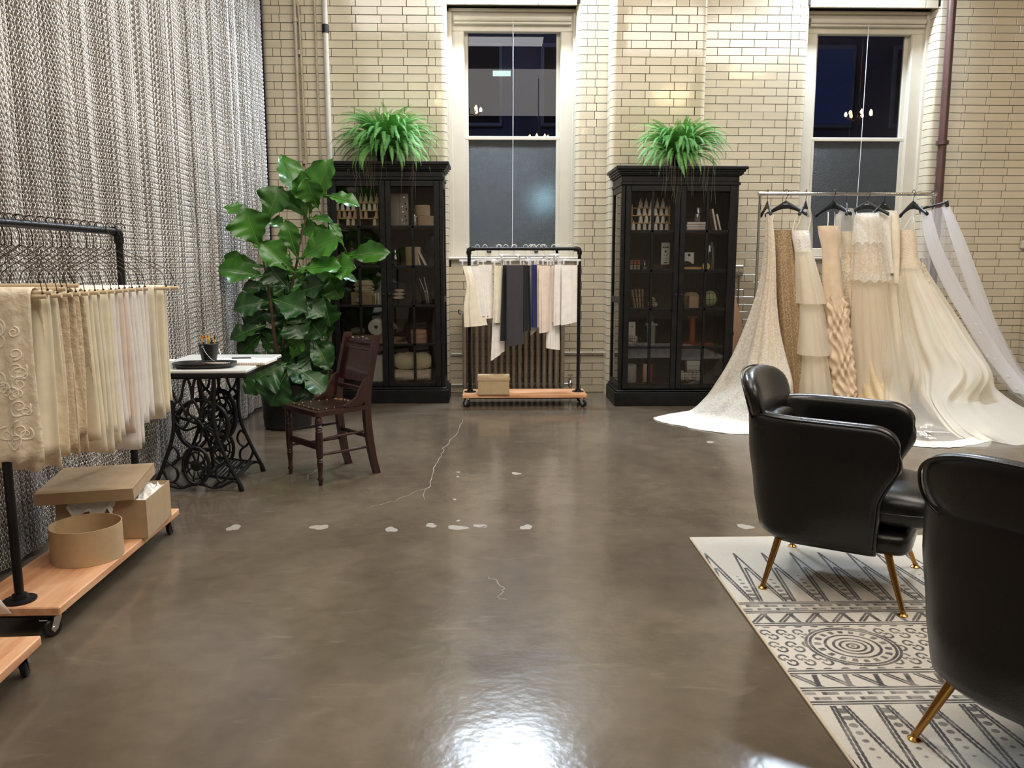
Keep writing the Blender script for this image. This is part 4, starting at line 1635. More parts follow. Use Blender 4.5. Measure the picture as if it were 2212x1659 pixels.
# ================================================================== side chair (perforated leather, turned legs)
def side_chair():
    # local: +y is where the sitter looks, x to the sitter's right ... z up
    FR, FL = Vector((-1.068, 4.99)), Vector((-1.36, 5.256))
    BRr, BLl = Vector((-.783, 5.276)), Vector((-1.022, 5.519))
    c = (FR + FL + BRr + BLl) / 4
    fwd = ((FR + FL) / 2 - (BRr + BLl) / 2).normalized()
    rz = math.atan2(fwd.y, fwd.x) - PI / 2
    t = thing('side_chair', 'dark mahogany side chair with nailed leather seat and carved back', 'chair', (c.x, c.y, 0), rz)
    m = M['mahogany']
    hw, fd, bd = .195, .195, .165
    # turned front legs
    prof = [(.012, 0), (.014, .03), (.019, .035), (.019, .045), (.013, .055), (.014, .09), (.019, .14), (.020, .15), (.016, .155), (.020, .165), (.016, .17), (.021, .18), (.023, .30),
            (.022, .345), (.018, .35), (.023, .36), (.018, .365), (.023, .375), (.016, .385), (.024, .395), (.021, .425), (.015, .435), (.025, .445), (.025, .455)]
    for s in (-1, 1):
        MB().lathe(prof, 16, Matrix.Translation((s * hw, fd, 0))).build('leg', m, t)
    # rear legs sweep back below the seat and rake above it
    for s in (-1, 1):
        P = crom([Vector((s * .175, y, z)) for y, z in ((-.235, 0), (-.205, .12), (-.178, .30), (-.170, .45), (-.185, .60), (-.225, .78), (-.262, .92))], 5)
        mb = MB()
        ring = []
        for p in P:
            w_ = .017
            d_ = .024 if p.z > .12 else .022
            ring.append([(p.x - w_, p.y - d_, p.z), (p.x + w_, p.y - d_, p.z), (p.x + w_, p.y + d_, p.z), (p.x - w_, p.y + d_, p.z)])
        mb.grid(ring, cv=True)
        mb.f += [(3, 2, 1, 0), tuple(len(mb.v) - 4 + k for k in range(4))]
        mb.build('leg', m, t, smooth=30)
    # seat: frame and leather panel edged with nails
    sh = [(-.215, .225), (.215, .225), (.222, .205), (.195, -.165), (.175, -.195), (-.175, -.195), (-.195, -.165), (-.222, .205)]
    mb = MB().prism([(x, y) for x, y in sh][::-1], .030, Matrix.Translation((0, 0, .442)))
    seat = mb.build('seat', m, t, smooth=20)
    pan = [(-.165, .18), (.165, .18), (.150, -.13), (.10, -.155), (-.10, -.155), (-.150, -.13)]
    MB().prism([(x, y) for x, y in pan][::-1], .004, Matrix.Translation((0, 0, .4725))).build('leather_panel', mat('oxblood_leather', srgb(40, 22, 20), .3, bump=.1, bscale=120), seat, smooth=0)
    nm = MB()

    def nails(path, n, f):
        for k in range(n):
            q = k / n * len(path)
            i0 = int(q) % len(path)
            a, b = Vector(path[i0]), Vector(path[(i0 + 1) % len(path)])
            p = a.lerp(b, q - int(q))
            f(p)
    nails(pan, 30, lambda p: nm.lathe([(.0060, 0), (.005, .0035), (0, .0055)], 8, Matrix.Translation((p.x * .95, p.y * .95, .4765))))
    nm.build('nail', M['gold_nail'], seat)
    # stretchers
    st = lambda a, b, r, nme='stretcher': MB().tube([a, tuple((Vector(a) + Vector(b)) / 2), b], [r * .8, r * 1.15, r * .8], 10).build(nme, m, t)
    for s in (-1, 1):
        st((s * hw, fd, .295), (s * .176, -.178, .30), .009)
        st((s * hw, fd, .195), (s * .178, -.193, .19), .009)
    MB().box((0, fd, .245), (.37, .016, .042), bev=.004).build('stretcher', m, t)
    MB().box((0, -.186, .255), (.34, .014, .026), bev=.003).build('stretcher', m, t)
    # back panel: raked plane from seat height to the top
    a = Vector((0, -.190, .60))
    b = Vector((0, -.262, .90))
    up = (b - a).normalized()
    fr = Vector((1, 0, 0)).cross(up) * -1
    Fm = frame_m(a, (1, 0, 0), up, -Vector((1, 0, 0)).cross(up) * -1)
    Hh = (b - a).length
    ins = MB().box((0, Hh * .40, 0), (.318, Hh * .74, .012), Fm, bev=.002).build('back_panel', m, t)
    MB().box((0, Hh * .44, .008), (.27, Hh * .50, .004), Fm).build('leather_panel', bpy.data.materials['oxblood_leather'], ins, smooth=0)
    n2 = MB()
    for k in range(9):
        for v in (.20, .68):
            n2.lathe([(.0056, 0), (.0048, .003), (0, .0048)], 8, Fm @ Matrix.Translation((-.125 + k * .03125, Hh * v, .010)))
    for k in range(4):
        for u in (-.125, .125):
            n2.lathe([(.0056, 0), (.0048, .003), (0, .0048)], 8, Fm @ Matrix.Translation((u, Hh * (.29 + .10 * k), .010)))
    n2.build('nail', M['gold_nail'], ins)
    # punched holes: small pale dots, light through them put in as colour
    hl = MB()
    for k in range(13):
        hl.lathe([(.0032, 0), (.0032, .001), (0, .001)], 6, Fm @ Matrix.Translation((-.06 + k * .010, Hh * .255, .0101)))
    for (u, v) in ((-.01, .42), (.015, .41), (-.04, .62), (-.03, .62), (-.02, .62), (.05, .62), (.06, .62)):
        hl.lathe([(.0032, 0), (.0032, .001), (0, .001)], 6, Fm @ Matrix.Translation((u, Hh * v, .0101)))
    hl.build('punched_hole', mat('hole_light_paint', srgb(170, 150, 130), .7), ins)
    # carved crest rail with a spindle gallery
    cr = MB().box((0, Hh * .90, 0), (.33, Hh * .10, .020), Fm, bev=.004).box((0, Hh * .735, 0), (.32, .016, .018), Fm, bev=.003)
    for k in range(11):
        cr.lathe([(.005, 0), (.009, .012), (.004, .024), (.008, .034), (.004, .042)], 8, Fm @ frame_m((-.13 + k * .026, Hh * .745, 0), (1, 0, 0), (0, 0, -1), (0, 1, 0)))
    for (u, w_, h_) in ((-.13, .05, .010), (-.045, .03, .012), (.0, .035, .020), (.045, .03, .012), (.13, .05, .010)):
        cr.lathe([(0, -.009), (w_ / 2, -.009), (w_ / 2, .009), (0, .009)], 14, Fm @ Matrix.Translation((u, Hh * .945, 0)) @ Matrix.Diagonal((1, h_ / (w_ / 2), 1, 1)))
    cr.build('crest_rail', m, t, smooth=40)
    MB().box((0, -.185, .565), (.33, .018, .030), bev=.004).build('lower_rail', m, t)
    # hip braces from seat to back posts
    for s in (-1, 1):
        P = [(-.02, .472), (.02, .485), (-.055, .505), (-.10, .555), (-.135, .625), (-.185, .655), (-.205, .64), (-.175, .56), (-.165, .472)]
        P = [(-.005, .474), (.015, .486), (-.03, .50), (-.085, .53), (-.115, .59), (-.150, .64), (-.185, .655), (-.190, .60), (-.176, .54), (-.150, .50), (-.11, .474)]
        MB().prism(P, .020, frame_m((s * .186 - .010, 0, 0), (0, 1, 0), (0, 0, 1), (1, 0, 0))).build('hip_brace', m, t, smooth=30)
    return t


side_chair()
# ================================================================== fiddle leaf fig
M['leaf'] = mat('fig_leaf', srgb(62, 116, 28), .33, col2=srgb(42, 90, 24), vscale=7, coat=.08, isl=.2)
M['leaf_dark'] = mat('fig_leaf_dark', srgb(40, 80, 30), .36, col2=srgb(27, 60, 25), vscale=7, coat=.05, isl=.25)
M['fern_stalk2'] = mat('pale_midrib', srgb(112, 148, 66), .5)
M['bark'] = mat('fig_bark', srgb(86, 64, 46), .85, var=.25, vscale=30, bump=.3)
M['pot'] = mat('black_glazed_pot', (.008, .008, .010), .25)
M['soil'] = mat('soil', srgb(50, 38, 30), .95, var=.4, vscale=60, bump=.5)


def leaf_mesh(base, tip, width, nrm, sag=.10, fold=.16, seed=0):
    g = random.Random(seed)
    base, tip = Vector(base), Vector(tip)
    ax = tip - base
    L = ax.length
    ax.normalize()
    n = Vector(nrm)
    n = (n - ax * n.dot(ax)).normalized()
    sd = ax.cross(n)
    p1, p2 = g.uniform(0, 6), g.uniform(0, 6)
    nu, nv = 10, 20
    P = []
    for j in range(nv + 1):
        t = j / nv
        w = (.30 * math.sin(min(1, t * 3.2) * PI * .5) * (1 - t) ** .3 + .72 * math.exp(-((t - .66) / .27) ** 2)) * (1 - max(0, (t - .80) / .20) ** 2.4) ** .5 if t < 1 else 0.0
        w = max(w, .0) * width * .5 / .80
        row = []
        for i in range(nu + 1):
            s = i / nu * 2 - 1
            e = abs(s)
            ruff = (math.sin(t * 17 + p1 + s) * .5 + math.sin(t * 29 + p2 * s) * .5) * .13 * width * e ** 2
            vein = .020 * width * math.cos(2 * PI * (t * 6.5 - e * .9)) * e * (1 - e * .5)
            z = -sag * L * (t - .25) ** 2 * 1.6 + fold * w * (e ** 1.3) + ruff + vein
            q = base + ax * (L * t) + sd * (s * w * (1 + .06 * math.sin(t * 19 + p2 + s) + .05 * math.sin(t * 33 + p1 * s))) + n * z
            row.append(q)
        P.append(row)
    return P


def fig():
    yc = 6.84
    pc = Vector((-1.735, yc, 0))
    t = thing('fiddle_leaf_fig', 'tall fiddle leaf fig in a black pot between table and left cabinet', 'plant', tuple(pc))
    MB().lathe([(0, 0), (.17, 0), (.195, .012), (.212, .36), (.214, .375), (.206, .378), (.200, .34), (0, .335)], 40).build('pot', M['pot'], t)
    MB().lathe([(0, .355), (.10, .352), (.20, .342)], 30).build('soil', M['soil'], t)
    C = lambda x, y, d=0.0: W(x / 2.675 + 460, y / 2.675 + 320, yc + d)
    # stems
    stems = [[(395, 1400), (400, 1200), (420, 1000), (455, 800), (480, 690), (500, 560), (535, 400), (530, 250)],
             [(380, 1400), (365, 1150), (340, 950), (320, 800), (290, 640), (275, 560), (285, 440)],
             [(400, 1400), (470, 1150), (560, 900), (640, 700), (720, 630), (765, 600)]]
    for k, S in enumerate(stems):
        P = [C(x, y, (.0, -.06, .06)[k]) for x, y in S]
        P[0] = pc + Vector((.02 * k - .02, .02, .33))
        Q = crom(P, 5)
        MB().tube(Q, [max(.006, .017 - .012 * i / len(Q)) for i in range(len(Q))], 8).build('stem', M['bark'], t, world=True)
    # leaves: base, tip, width (photo crop units), depth of base and tip, face
    U = 1 / 2.675 / F_PX
    LV = [((545, 390), (418, 50), 130, -.02, .05, 'u'), ((560, 380), (655, 90), 170, .02, -.05, 'f'), ((535, 395), (520, 165), 120, .0, -.12, 'f'), ((610, 350), (540, 200), 140, -.02, -.16, 'f'),
          ((620, 270), (818, 300), 95, .0, -.08, 'u'), ((300, 430), (385, 240), 165, .02, .02, 'f'), ((270, 415), (92, 330), 100, .02, -.05, 'u'), ((275, 585), (190, 375), 210, -.06, -.12, 'f'),
          ((545, 400), (395, 262), 105, .06, .10, 'f'), ((540, 400), (670, 405), 60, .04, -.05, 'u'), ((500, 500), (590, 450), 120, .08, .05, 'f'), ((490, 640), (425, 440), 105, -.10, -.16, 'f'),
          ((500, 640), (700, 520), 165, -.10, -.20, 'f'), ((745, 630), (985, 598), 120, -.04, -.14, 'f'), ((760, 575), (688, 435), 62, .0, -.05, 'u'), ((310, 690), (55, 640), 95, .04, -.02, 'f'),
          ((310, 745), (50, 695), 130, -.02, -.12, 'f'), ((475, 725), (300, 560), 140, -.14, -.22, 'f'), ((470, 715), (700, 660), 150, -.14, -.22, 'u'), ((640, 700), (800, 690), 140, -.08, -.16, 'f'),
          ((690, 715), (815, 750), 60, .0, -.05, 'u'), ((430, 810), (330, 690), 140, -.12, -.16, 'f'), ((320, 800), (185, 810), 80, .0, -.06, 'f'), ((335, 885), (140, 920), 130, -.06, -.14, 'f'),
          ((340, 870), (520, 930), 160, -.16, -.26, 'f'), ((420, 860), (520, 980), 130, -.14, -.22, 'd'), ((480, 840), (625, 790), 120, -.10, -.18, 'f'), ((500, 850), (615, 950), 110, -.14, -.20, 'd'),
          ((640, 850), (670, 1000), 110, .05, .0, 'd'), ((410, 950), (505, 1068), 140, -.18, -.26, 'd'), ((530, 950), (610, 1070), 140, -.10, -.16, 'd'), ((310, 1020), (112, 1090), 95, -.05, -.12, 'f'),
          ((300, 1060), (165, 1175), 95, .0, -.06, 'd'), ((330, 940), (205, 1010), 110, .04, .0, 'd'), ((420, 1060), (320, 1150), 110, .02, .0, 'd'), ((450, 1225), (505, 1110), 95, -.16, -.20, 'f'),
          ((550, 1070), (655, 1215), 110, -.06, -.12, 'd'), ((580, 1100), (660, 1250), 90, -.08, -.14, 'd'), ((430, 1240), (275, 1320), 190, -.20, -.28, 'd'), ((440, 1270), (340, 1450), 200, -.22, -.30, 'd'),
          ((400, 1250), (545, 1320), 150, -.20, -.26, 'u'), ((480, 1270), (645, 1390), 125, -.20, -.30, 'u'), ((340, 1270), (205, 1390), 110, -.02, -.08, 'd'), ((430, 1330), (550, 1420), 110, -.10, -.18, 'd'),
          ((300, 1180), (280, 1290), 120, .10, .05, 'u'), ((640, 720), (720, 845), 110, .06, .02, 'd'), ((650, 900), (705, 945), 50, .06, .06, 'd'), ((470, 760), (600, 850), 150, .10, .06, 'd'),
          ((330, 700), (460, 800), 150, .08, .02, 'd'), ((350, 960), (440, 1100), 150, .06, .02, 'd'), ((470, 1000), (560, 1140), 150, .08, .04, 'd'), ((400, 1130), (520, 1230), 140, .06, .04, 'd'),
          ((560, 560), (680, 500), 130, .12, .08, 'f'), ((400, 560), (380, 660), 120, .10, .10, 'd'), ((600, 620), (690, 760), 140, .06, .02, 'd'), ((340, 1100), (400, 1260), 140, .02, -.04, 'd'),
          ((420, 470), (340, 410), 90, .06, .06, 'u'), ((545, 960), (480, 860), 130, .12, .10, 'f'), ((600, 960), (655, 1080), 90, .08, .08, 'd'), ((560, 470), (660, 560), 110, .10, .08, 'd')]
    g = random.Random(8)
    for k in range(26):         # the dense lower crown
        yy = g.uniform(620, 1330)
        xx = g.uniform(300, 560) + (g.uniform(0, 60) if yy < 900 else 0)
        a = g.uniform(0, 2 * PI)
        LV.append(((xx, yy), (xx + 130 * math.cos(a), yy + 60 + 80 * math.sin(a)), g.uniform(110, 160), g.uniform(.0, .14), g.uniform(-.04, .10), 'd'))
    for k, (b, tp, w_, d0, d1, face) in enumerate(LV):
        g = random.Random(k)
        B, T_ = C(*b, d0), C(*tp, d1)
        width = w_ * U * (yc + d0) * (1.18 if face == 'd' else 1.0)
        T_ = B + (T_ - B) * (1.2 if face == 'd' else 1.12)
        nr = {'f': (g.uniform(-.35, .35), -1, .45), 'u': (g.uniform(-.3, .3), -.75, .95), 'd': (g.uniform(-.35, .35), -1, .35)}[face]
        P = leaf_mesh(B, T_, width, nr, sag=.12 if face != 'u' else .18, fold=.42 if face == 'f' else .26, seed=k)
        mb = MB().grid(P)
        rib = [P[j][5] + Vector((0, -.0025, .0015)) for j in range(0, 21, 2)]
        mb.tube([B - (T_ - B).normalized() * .05 + Vector((0, .03, -.02)), B], .0035, 5)
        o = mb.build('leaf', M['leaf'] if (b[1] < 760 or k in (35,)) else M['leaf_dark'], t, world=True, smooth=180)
        MB().tube(rib, [.0030 - .00022 * q for q in range(11)], 5).build('midrib', M['fern_stalk2'], o, world=False, smooth=180).data.transform(t.matrix_basis.inverted())
    return t


fig()

# ================================================================== ferns
M['fern'] = mat('fern_green', srgb(132, 190, 96), .6, col2=srgb(84, 156, 78), vscale=9, isl=.25)
M['fern_stalk'] = mat('fern_stalk', srgb(112, 132, 66), .6)
M['roots'] = mat('dry_runner', srgb(120, 112, 88), .8)


def frond_geo(a0, a1, seed):
    """one frond of length 1: leaves the crown at a0 degrees, arches over to a1 degrees; pairs of leaflets along it"""
    g = random.Random(seed)
    mb = MB()
    pts = []
    n = 46
    p = Vector((0, 0, 0))
    yaw = g.uniform(-.12, .12)
    for i in range(n + 1):
        pts.append(p.copy())
        t = i / n
        ang = R(a0 + (a1 - a0) * t ** 1.25)
        p = p + Vector((math.cos(ang), yaw * t, math.sin(ang))) / n
    vs, fs = [], []
    for i in range(3, n):
        for h in (0, .5):
            t = (i + h) / n
            a = pts[i].lerp(pts[i + 1], h)
            d = (pts[i + 1] - pts[i]).normalized()
            ln = .060 * math.sin(min(1, .16 + t * .9) * PI) ** .7 * g.uniform(.85, 1.1) + .008
            wd = .0052 * (1.1 - .5 * t)
            for s in (-1, 1):
                dv = (Vector((0, s, 0)) * .92 + d * .38).normalized()
                q = len(vs)
                up = Vector((0, 0, 1))
                vs += [a - d * wd * .5, a + d * wd * .6, a + dv * ln * .55 + d * wd * .9 + up * ln * .05, a + dv * ln - up * ln * .2, a + dv * ln * .5 - d * wd * .6 + up * ln * .04]
                fs += [(q, q + 1, q + 2, q + 4), (q + 4, q + 2, q + 3)]
    mb.add(vs, fs)
    mb.tube([pts[i] for i in range(0, n + 1, 3)], [.0036 - .0002 * i for i in range(16)], 4)
    return mb


FRONDS = []
for k, (a0, a1) in enumerate(((86, -10), (80, -45), (70, -70), (58, -80), (45, -84), (30, -86), (14, -86), (64, -62))):
    o = frond_geo(a0, a1, k).build('tmp', M['fern'], smooth=60)
    FRONDS.append(o.data)
    bpy.data.objects.remove(o)


def fern(loc, label, n, rx, hz, seed, extra=()):
    g = random.Random(seed)
    t = thing('boston_fern', label, 'fern', loc)
    MB().lathe([(0, 0), (.085, 0), (.115, .13), (.12, .135), (.105, .135), (.10, .12), (0, .115)], 24).build('pot', M['pot'], t)
    for i in range(n):
        lay = i / n
        k = min(6, int(lay * 7.2))
        if i % 6 == 5: k = 7
        o = bpy.data.objects.new('frond', FRONDS[k])
        COL.objects.link(o)
        o.parent = t
        a = i * 2.39996 + g.uniform(-.3, .3)
        L = rx * (1.25 if k == 0 else 1.28 if k in (1, 7) else 1.22 if k < 5 else 1.05) * g.uniform(.85, 1.12)
        if k in (0,): L *= hz
        # the wall is close behind: fronds that grow backwards stay short
        if math.sin(a) > .2 and k > 0: L *= .55
        o.location = (.06 * math.cos(a), .06 * math.sin(a), .12)
        o.rotation_euler = (g.uniform(-.22, .22), g.uniform(-.14, .14), a)
        o.scale = (L, L * g.uniform(.9, 1.25), L)
    for (az, el, L, roll) in extra:
        o = bpy.data.objects.new('frond', FRONDS[1])
        COL.objects.link(o)
        o.parent = t
        o.location = (0, -.02, .13)
        o.rotation_euler = (roll, -R(el), R(az))
        o.scale = (L, L * .8, L)
    # thin dry runners that hang down over the cabinet front
    rt = MB()
    for i in range(26):
        x = g.uniform(-.30, .34)
        y = loc_front - loc[1] - g.uniform(.008, .03)
        L = g.uniform(.10, .38)
        rt.tube(crom([Vector((x * .5, -.08, .13)), Vector((x * .8, (y - .08) * .6, .10)), Vector((x, y, .03)), Vector((x + g.uniform(-.01, .01), y, -L * .5)), Vector((x + g.uniform(-.03, .03), y, -L))], 4), .0011, 3)
    rt.build('trailing_runners', M['roots'], t, kind='stuff', smooth=180)
    return t


loc_front = 7.93
fern((-1.005, 8.14, 2.335), 'airy boston fern with stray fronds on the left cabinet', 290, .47, .92, 3,
     extra=((172, -20, .62, 0), (180, -38, .62, .2), (-172, -50, .58, .1), (70, 14, .52, 0), (110, 18, .42, 0), (-2, -34, .6, 0), (-12, -44, .6, .2)))
loc_front = 7.70
fern((1.815, 7.99, 2.275), 'dense bushy boston fern on the right cabinet', 295, .42, .90, 9)


# ================================================================== glazed cabinets
def cabinet(x0, x1, yf, yb, H, label):
    xc, w_, d_ = (x0 + x1) / 2, x1 - x0, yb - yf
    t = thing('display_cabinet', label, 'cabinet', (xc, (yf + yb) / 2, 0))
    m = M['black_wood']
    f, b = -d_ / 2, d_ / 2
    hw = w_ / 2
    pl = MB().box((0, -.015, .068), (w_ + .07, d_ + .03, .136), bev=.006)
    pl.box((0, -.012, .147), (w_ + .045, d_ + .024, .022), bev=.010)
    pl.build('plinth', m, t)
    zt = H - .17
    co = MB()
    for (z0, z1, ov) in ((zt, zt + .03, .012), (zt + .03, zt + .085, .0), (zt + .085, zt + .10, .018), (zt + .10, zt + .12, .032), (zt + .12, zt + .14, .046), (zt + .14, H, .062)):
        co.box((0, -ov / 2, (z0 + z1) / 2), (w_ + 2 * ov, d_ + ov, z1 - z0), bev=.004)
    co.build('cornice', m, t)
    MB().box((0, b - .008, (zt + .15) / 2), (w_, .014, zt - .15)).build('back_panel', mat('cabinet_back', srgb(74, 54, 46), .6, var=.2, vscale=6, stretch=(6, 6, 1)), t, smooth=0)
    zr = [.205, .575, .945, 1.325, 1.715, 2.085]     # bottom of doors' glass and shelf lines
    zr = [.205 + (zt - .06 - .205) * k / 5 for k in range(6)]
    for s in (-1, 1):
        fr = MB()
        fr.box((s * (hw - .018), f + .03, (zt + .158) / 2), (.036, .06, zt - .158), bev=.003)
        fr.box((s * (hw - .018), b - .03, (zt + .158) / 2), (.036, .06, zt - .158), bev=.003)
        for z in (.19, 1.02, zt - .03):
            fr.box((s * (hw - .016), 0, z), (.030, d_ - .1, .06), bev=.003)
        fr.build('side_frame', m, t)
    for s in (-1, 1):
        for (a, c) in ((.22, .99), (1.05, zt - .06)):
            MB().box((s * (hw - .014), 0, (a + c) / 2), (.004, d_ - .11, c - a)).build('pane', M['cab_glass'], t, smooth=0)
    for k in range(5):
        MB().box((0, .01, zr[k] - .010), (w_ - .05, d_ - .06, .018), bev=.003).build('shelf', M['shelf'], t)
    # doors
    dw = hw - .040
    for s in (-1, 1):
        cx = s * (dw / 2 + .002)
        dr = MB()
        z0, z1 = .168, zt - .006
        st = .052
        for q in (-1, 1):
            dr.box((cx + q * (dw / 2 - st / 2), f - .010, (z0 + z1) / 2), (st, .026, z1 - z0), bev=.004)
        dr.box((cx, f - .010, (z0 + zr[0]) / 2), (dw - st * 2, .024, zr[0] - z0), bev=.003)
        dr.box((cx, f - .010, (z1 + zr[5]) / 2), (dw - st * 2, .024, z1 - zr[5]), bev=.003)
        d = dr.build('door', m, t)
        mu = MB()
        for k in range(1, 5):
            mu.box((cx, f - .008, zr[k]), (dw - st * 2, .018, .024), bev=.003)
        mu.box((cx, f - .008, (zr[0] + zr[5]) / 2), (.026, .018, zr[5] - zr[0]), bev=.003)
        mu.build('glazing_bars', m, d)
        iw = (dw - 2 * st - .02) / 2
        for k in range(5):
            for q in (-1, 1):
                pn = MB().box((0, 0, 0), (iw, .004, zr[k + 1] - zr[k] - .016)).build('pane', M['cab_glass'], d, smooth=0)
                pn.location = (cx + q * (iw / 2 + .01), f - .006, (zr[k] + zr[k + 1]) / 2)
                pn.rotation_euler = (rnd(-.004, .004), 0, rnd(-.006, .006))
        MB().lathe([(0, 0), (.006, 0), (.006, .012), (.012, .018), (.010, .026), (0, .028)], 12, frame_m((s * .028, f - .023, 1.08), (1, 0, 0), (0, 0, 1), (0, -1, 0))).build('knob', M['black_plastic'], d)
    t['zr'] = zr
    return t, zr


M['shelf'] = mat('shelf_wood', srgb(92, 66, 52), .5, var=.2, vscale=6, stretch=(1, 8, 8))
CAB1, ZR1 = cabinet(-1.565, -.455, 7.985, 8.405, 2.335, 'black glazed cabinet on the left, behind the fig and the side chair')
CAB2, ZR2 = cabinet(1.235, 2.345, 7.765, 8.335, 2.275, 'black glazed cabinet on the right, beside the gown rack')

# ---- what stands in them -----------------------------------------------------------------------
M['cone_cream'] = mat('cream_thread', srgb(226, 210, 176), .8, bump=.2, bscale=300)
M['cone_pink'] = mat('blush_thread', srgb(214, 172, 146), .8, bump=.2, bscale=300)
M['cone_white'] = mat('white_thread', srgb(232, 226, 214), .8, bump=.2, bscale=300)
M['rackwood'] = mat('pale_rack_wood', srgb(206, 168, 112), .6, var=.15, vscale=8, stretch=(1, 6, 6))
M['twine'] = mat('cotton_cord', srgb(226, 214, 184), .85, bump=.6, bscale=60)
M['gold_wire'] = mat('dark_wire', srgb(60, 52, 44), .45, metal=.6)
M['ink_black'] = mat('black_print', (.015, .015, .015), .6)
M['card_white'] = mat('white_card', srgb(224, 222, 214), .7)
M['orange_thread'] = mat('orange_thread', srgb(214, 120, 76), .7)
M['spool_brown'] = mat('rust_spool', srgb(150, 76, 44), .6)
M['red_thread'] = mat('red_thread', srgb(150, 54, 52), .7)
M['green_ball'] = mat('green_ball', srgb(178, 184, 128), .8, bump=.5, bscale=40)
M['fur'] = mat('cream_faux_fur', srgb(236, 224, 184), .95, bump=1.0, bscale=80, sheen=.5)
M['dark_prop'] = mat('dark_prop', srgb(26, 20, 22), .6)


def on(cabx, yy, px, zsh):
    """point on a shelf: photo column px, depth yy, shelf height"""
    return Vector((W(px, 600, yy).x, yy, zsh))


def cone_rack(xs, yy, zb, rows, label, mats, w_, h_, group, lab, skip=()):
    t = thing('thread_rack', label, 'thread rack', (xs, yy, zb))
    for k in range(rows):
        z = .012 + k * h_ / rows
        MB().box((0, .03 * k * .4, z), (w_, .05, .010), bev=.002).build('rail', M['rackwood'], t)
    for s in (-1, 0, 1):
        MB().box((s * (w_ / 2 - .008), .03, h_ * .45), (.010, .012, h_ * .9)).build('upright', M['rackwood'], t, smooth=0)
    proto = {}
    n = int(w_ / .052)
    for k in range(rows):
        for i in range(n):
            if (k, i) in skip: continue
            mk = mats[(i * 3 + k * 5) % len(mats)]
            p = (xs - w_ / 2 + (i + .5) * w_ / n + (.010 if k % 2 else -.008), yy + .012 * k, zb + .0175 + k * h_ / rows)
            if mk not in proto:
                o = MB().lathe([(0, 0), (.021, 0), (.021, .004), (.0185, .007), (.0165, .050), (.010, .062), (.0065, .068), (.0055, .088), (0, .090)], 14).build('thread_cone', M[mk])
                proto[mk] = o
            else:
                o = proto[mk].copy()
                COL.objects.link(o)
            o.location = p
            tag(o, '%s cone from the left on the %s rail of the %s' % (('first', 'second', 'third', 'fourth', 'fifth', 'sixth', 'seventh', 'eighth')[i], ('bottom', 'second lowest', 'second highest', 'top')[k], lab), 'thread', group)
    return t


def box_thing(name, label, cat, p, s, m, rz=0, bev=.003, lid=None, tilt=0):
    t = thing(name, label, cat, tuple(p), rz)
    o = MB().box((0, 0, s[2] / 2), s, bev=bev).build('body', m, t)
    if tilt: o.rotation_euler = (0, tilt, 0)
    if lid:
        MB().box((0, 0, s[2] - lid / 2 + .003), (s[0] + .006, s[1] + .006, lid), bev=bev).build('lid', m, t)
    return t


def jar(name, label, p, r, h, fill=None, fm=None, lid=None, cat='jar'):
    t = thing(name, label, cat, tuple(p))
    MB().lathe([(0, .0), (r, 0), (r, h * .72), (r * .72, h * .86), (r * .70, h), (r * .66, h), (r * .68, h * .85), (r * .95, h * .71), (r * .95, .004), (0, .004)], 24).build('glass', M['jar_glass'], t)
    if fill:
        MB().lathe([(0, .006), (r * .93, .006), (r * .93, h * fill), (r * .6, h * fill * 1.08), (0, h * fill * 1.02)], 20).build('filling', fm, t)
    if lid:
        MB().lathe([(0, h), (r * .75, h), (r * .75, h + .018), (0, h + .022)], 20).build('lid', lid, t)
    return t


def wire_basket(label, p, w_, d_, h_, taper=.85, n=7, inner=None, name='wire_basket'):
    t = thing(name, label, 'basket', tuple(p))
    mb = MB()

    def ring(z, q):
        a, b = w_ / 2 * q, d_ / 2 * q
        mb.tube([(-a, -b, z), (a, -b, z), (a, b, z), (-a, b, z)], .0016, 4, closed=True)
    for k in range(5):
        ring(.004 + (h_ - .004) * k / 4, taper + (1 - taper) * k / 4)
    for k in range(n + 1):
        u = k / n * 2 - 1
        for sy in (-1, 1):
            mb.tube([(u * w_ / 2 * taper, sy * d_ / 2 * taper, .004), (u * w_ / 2, sy * d_ / 2, h_)], .0012, 4)
            mb.tube([(sy * w_ / 2 * taper, u * d_ / 2 * taper, .004), (sy * w_ / 2, u * d_ / 2, h_)], .0012, 4)
        mb.tube([(u * w_ / 2 * taper, -d_ / 2 * taper, .004), (u * w_ / 2 * taper, d_ / 2 * taper, .004)], .0012, 4)
    mb.build('wire_mesh', M['gold_wire'], t, smooth=180)
    return t


def ball_thing(name, label, cat, p, r, m, lumps=.15, seed=0, squash=1.0):
    g = random.Random(seed)
    a, b, c = (g.uniform(0, 6) for _ in range(3))
    P = []
    for i in range(13):
        th = PI * i / 12
        row = []
        for j in range(20):
            ph = 2 * PI * j / 20
            q = r * (1 + lumps * .5 * math.sin(4 * ph + a + th * 3) * math.sin(th) + lumps * .5 * math.sin(6 * th + b + ph * 2) * math.sin(th))
            row.append((q * math.sin(th) * math.cos(ph), q * math.sin(th) * math.sin(ph), (r - r * math.cos(th)) * squash))
        P.append(row)
    o = MB().grid(P, cv=True).build(name, m, smooth=180)
    o.location = p
    return tag(o, label, cat)


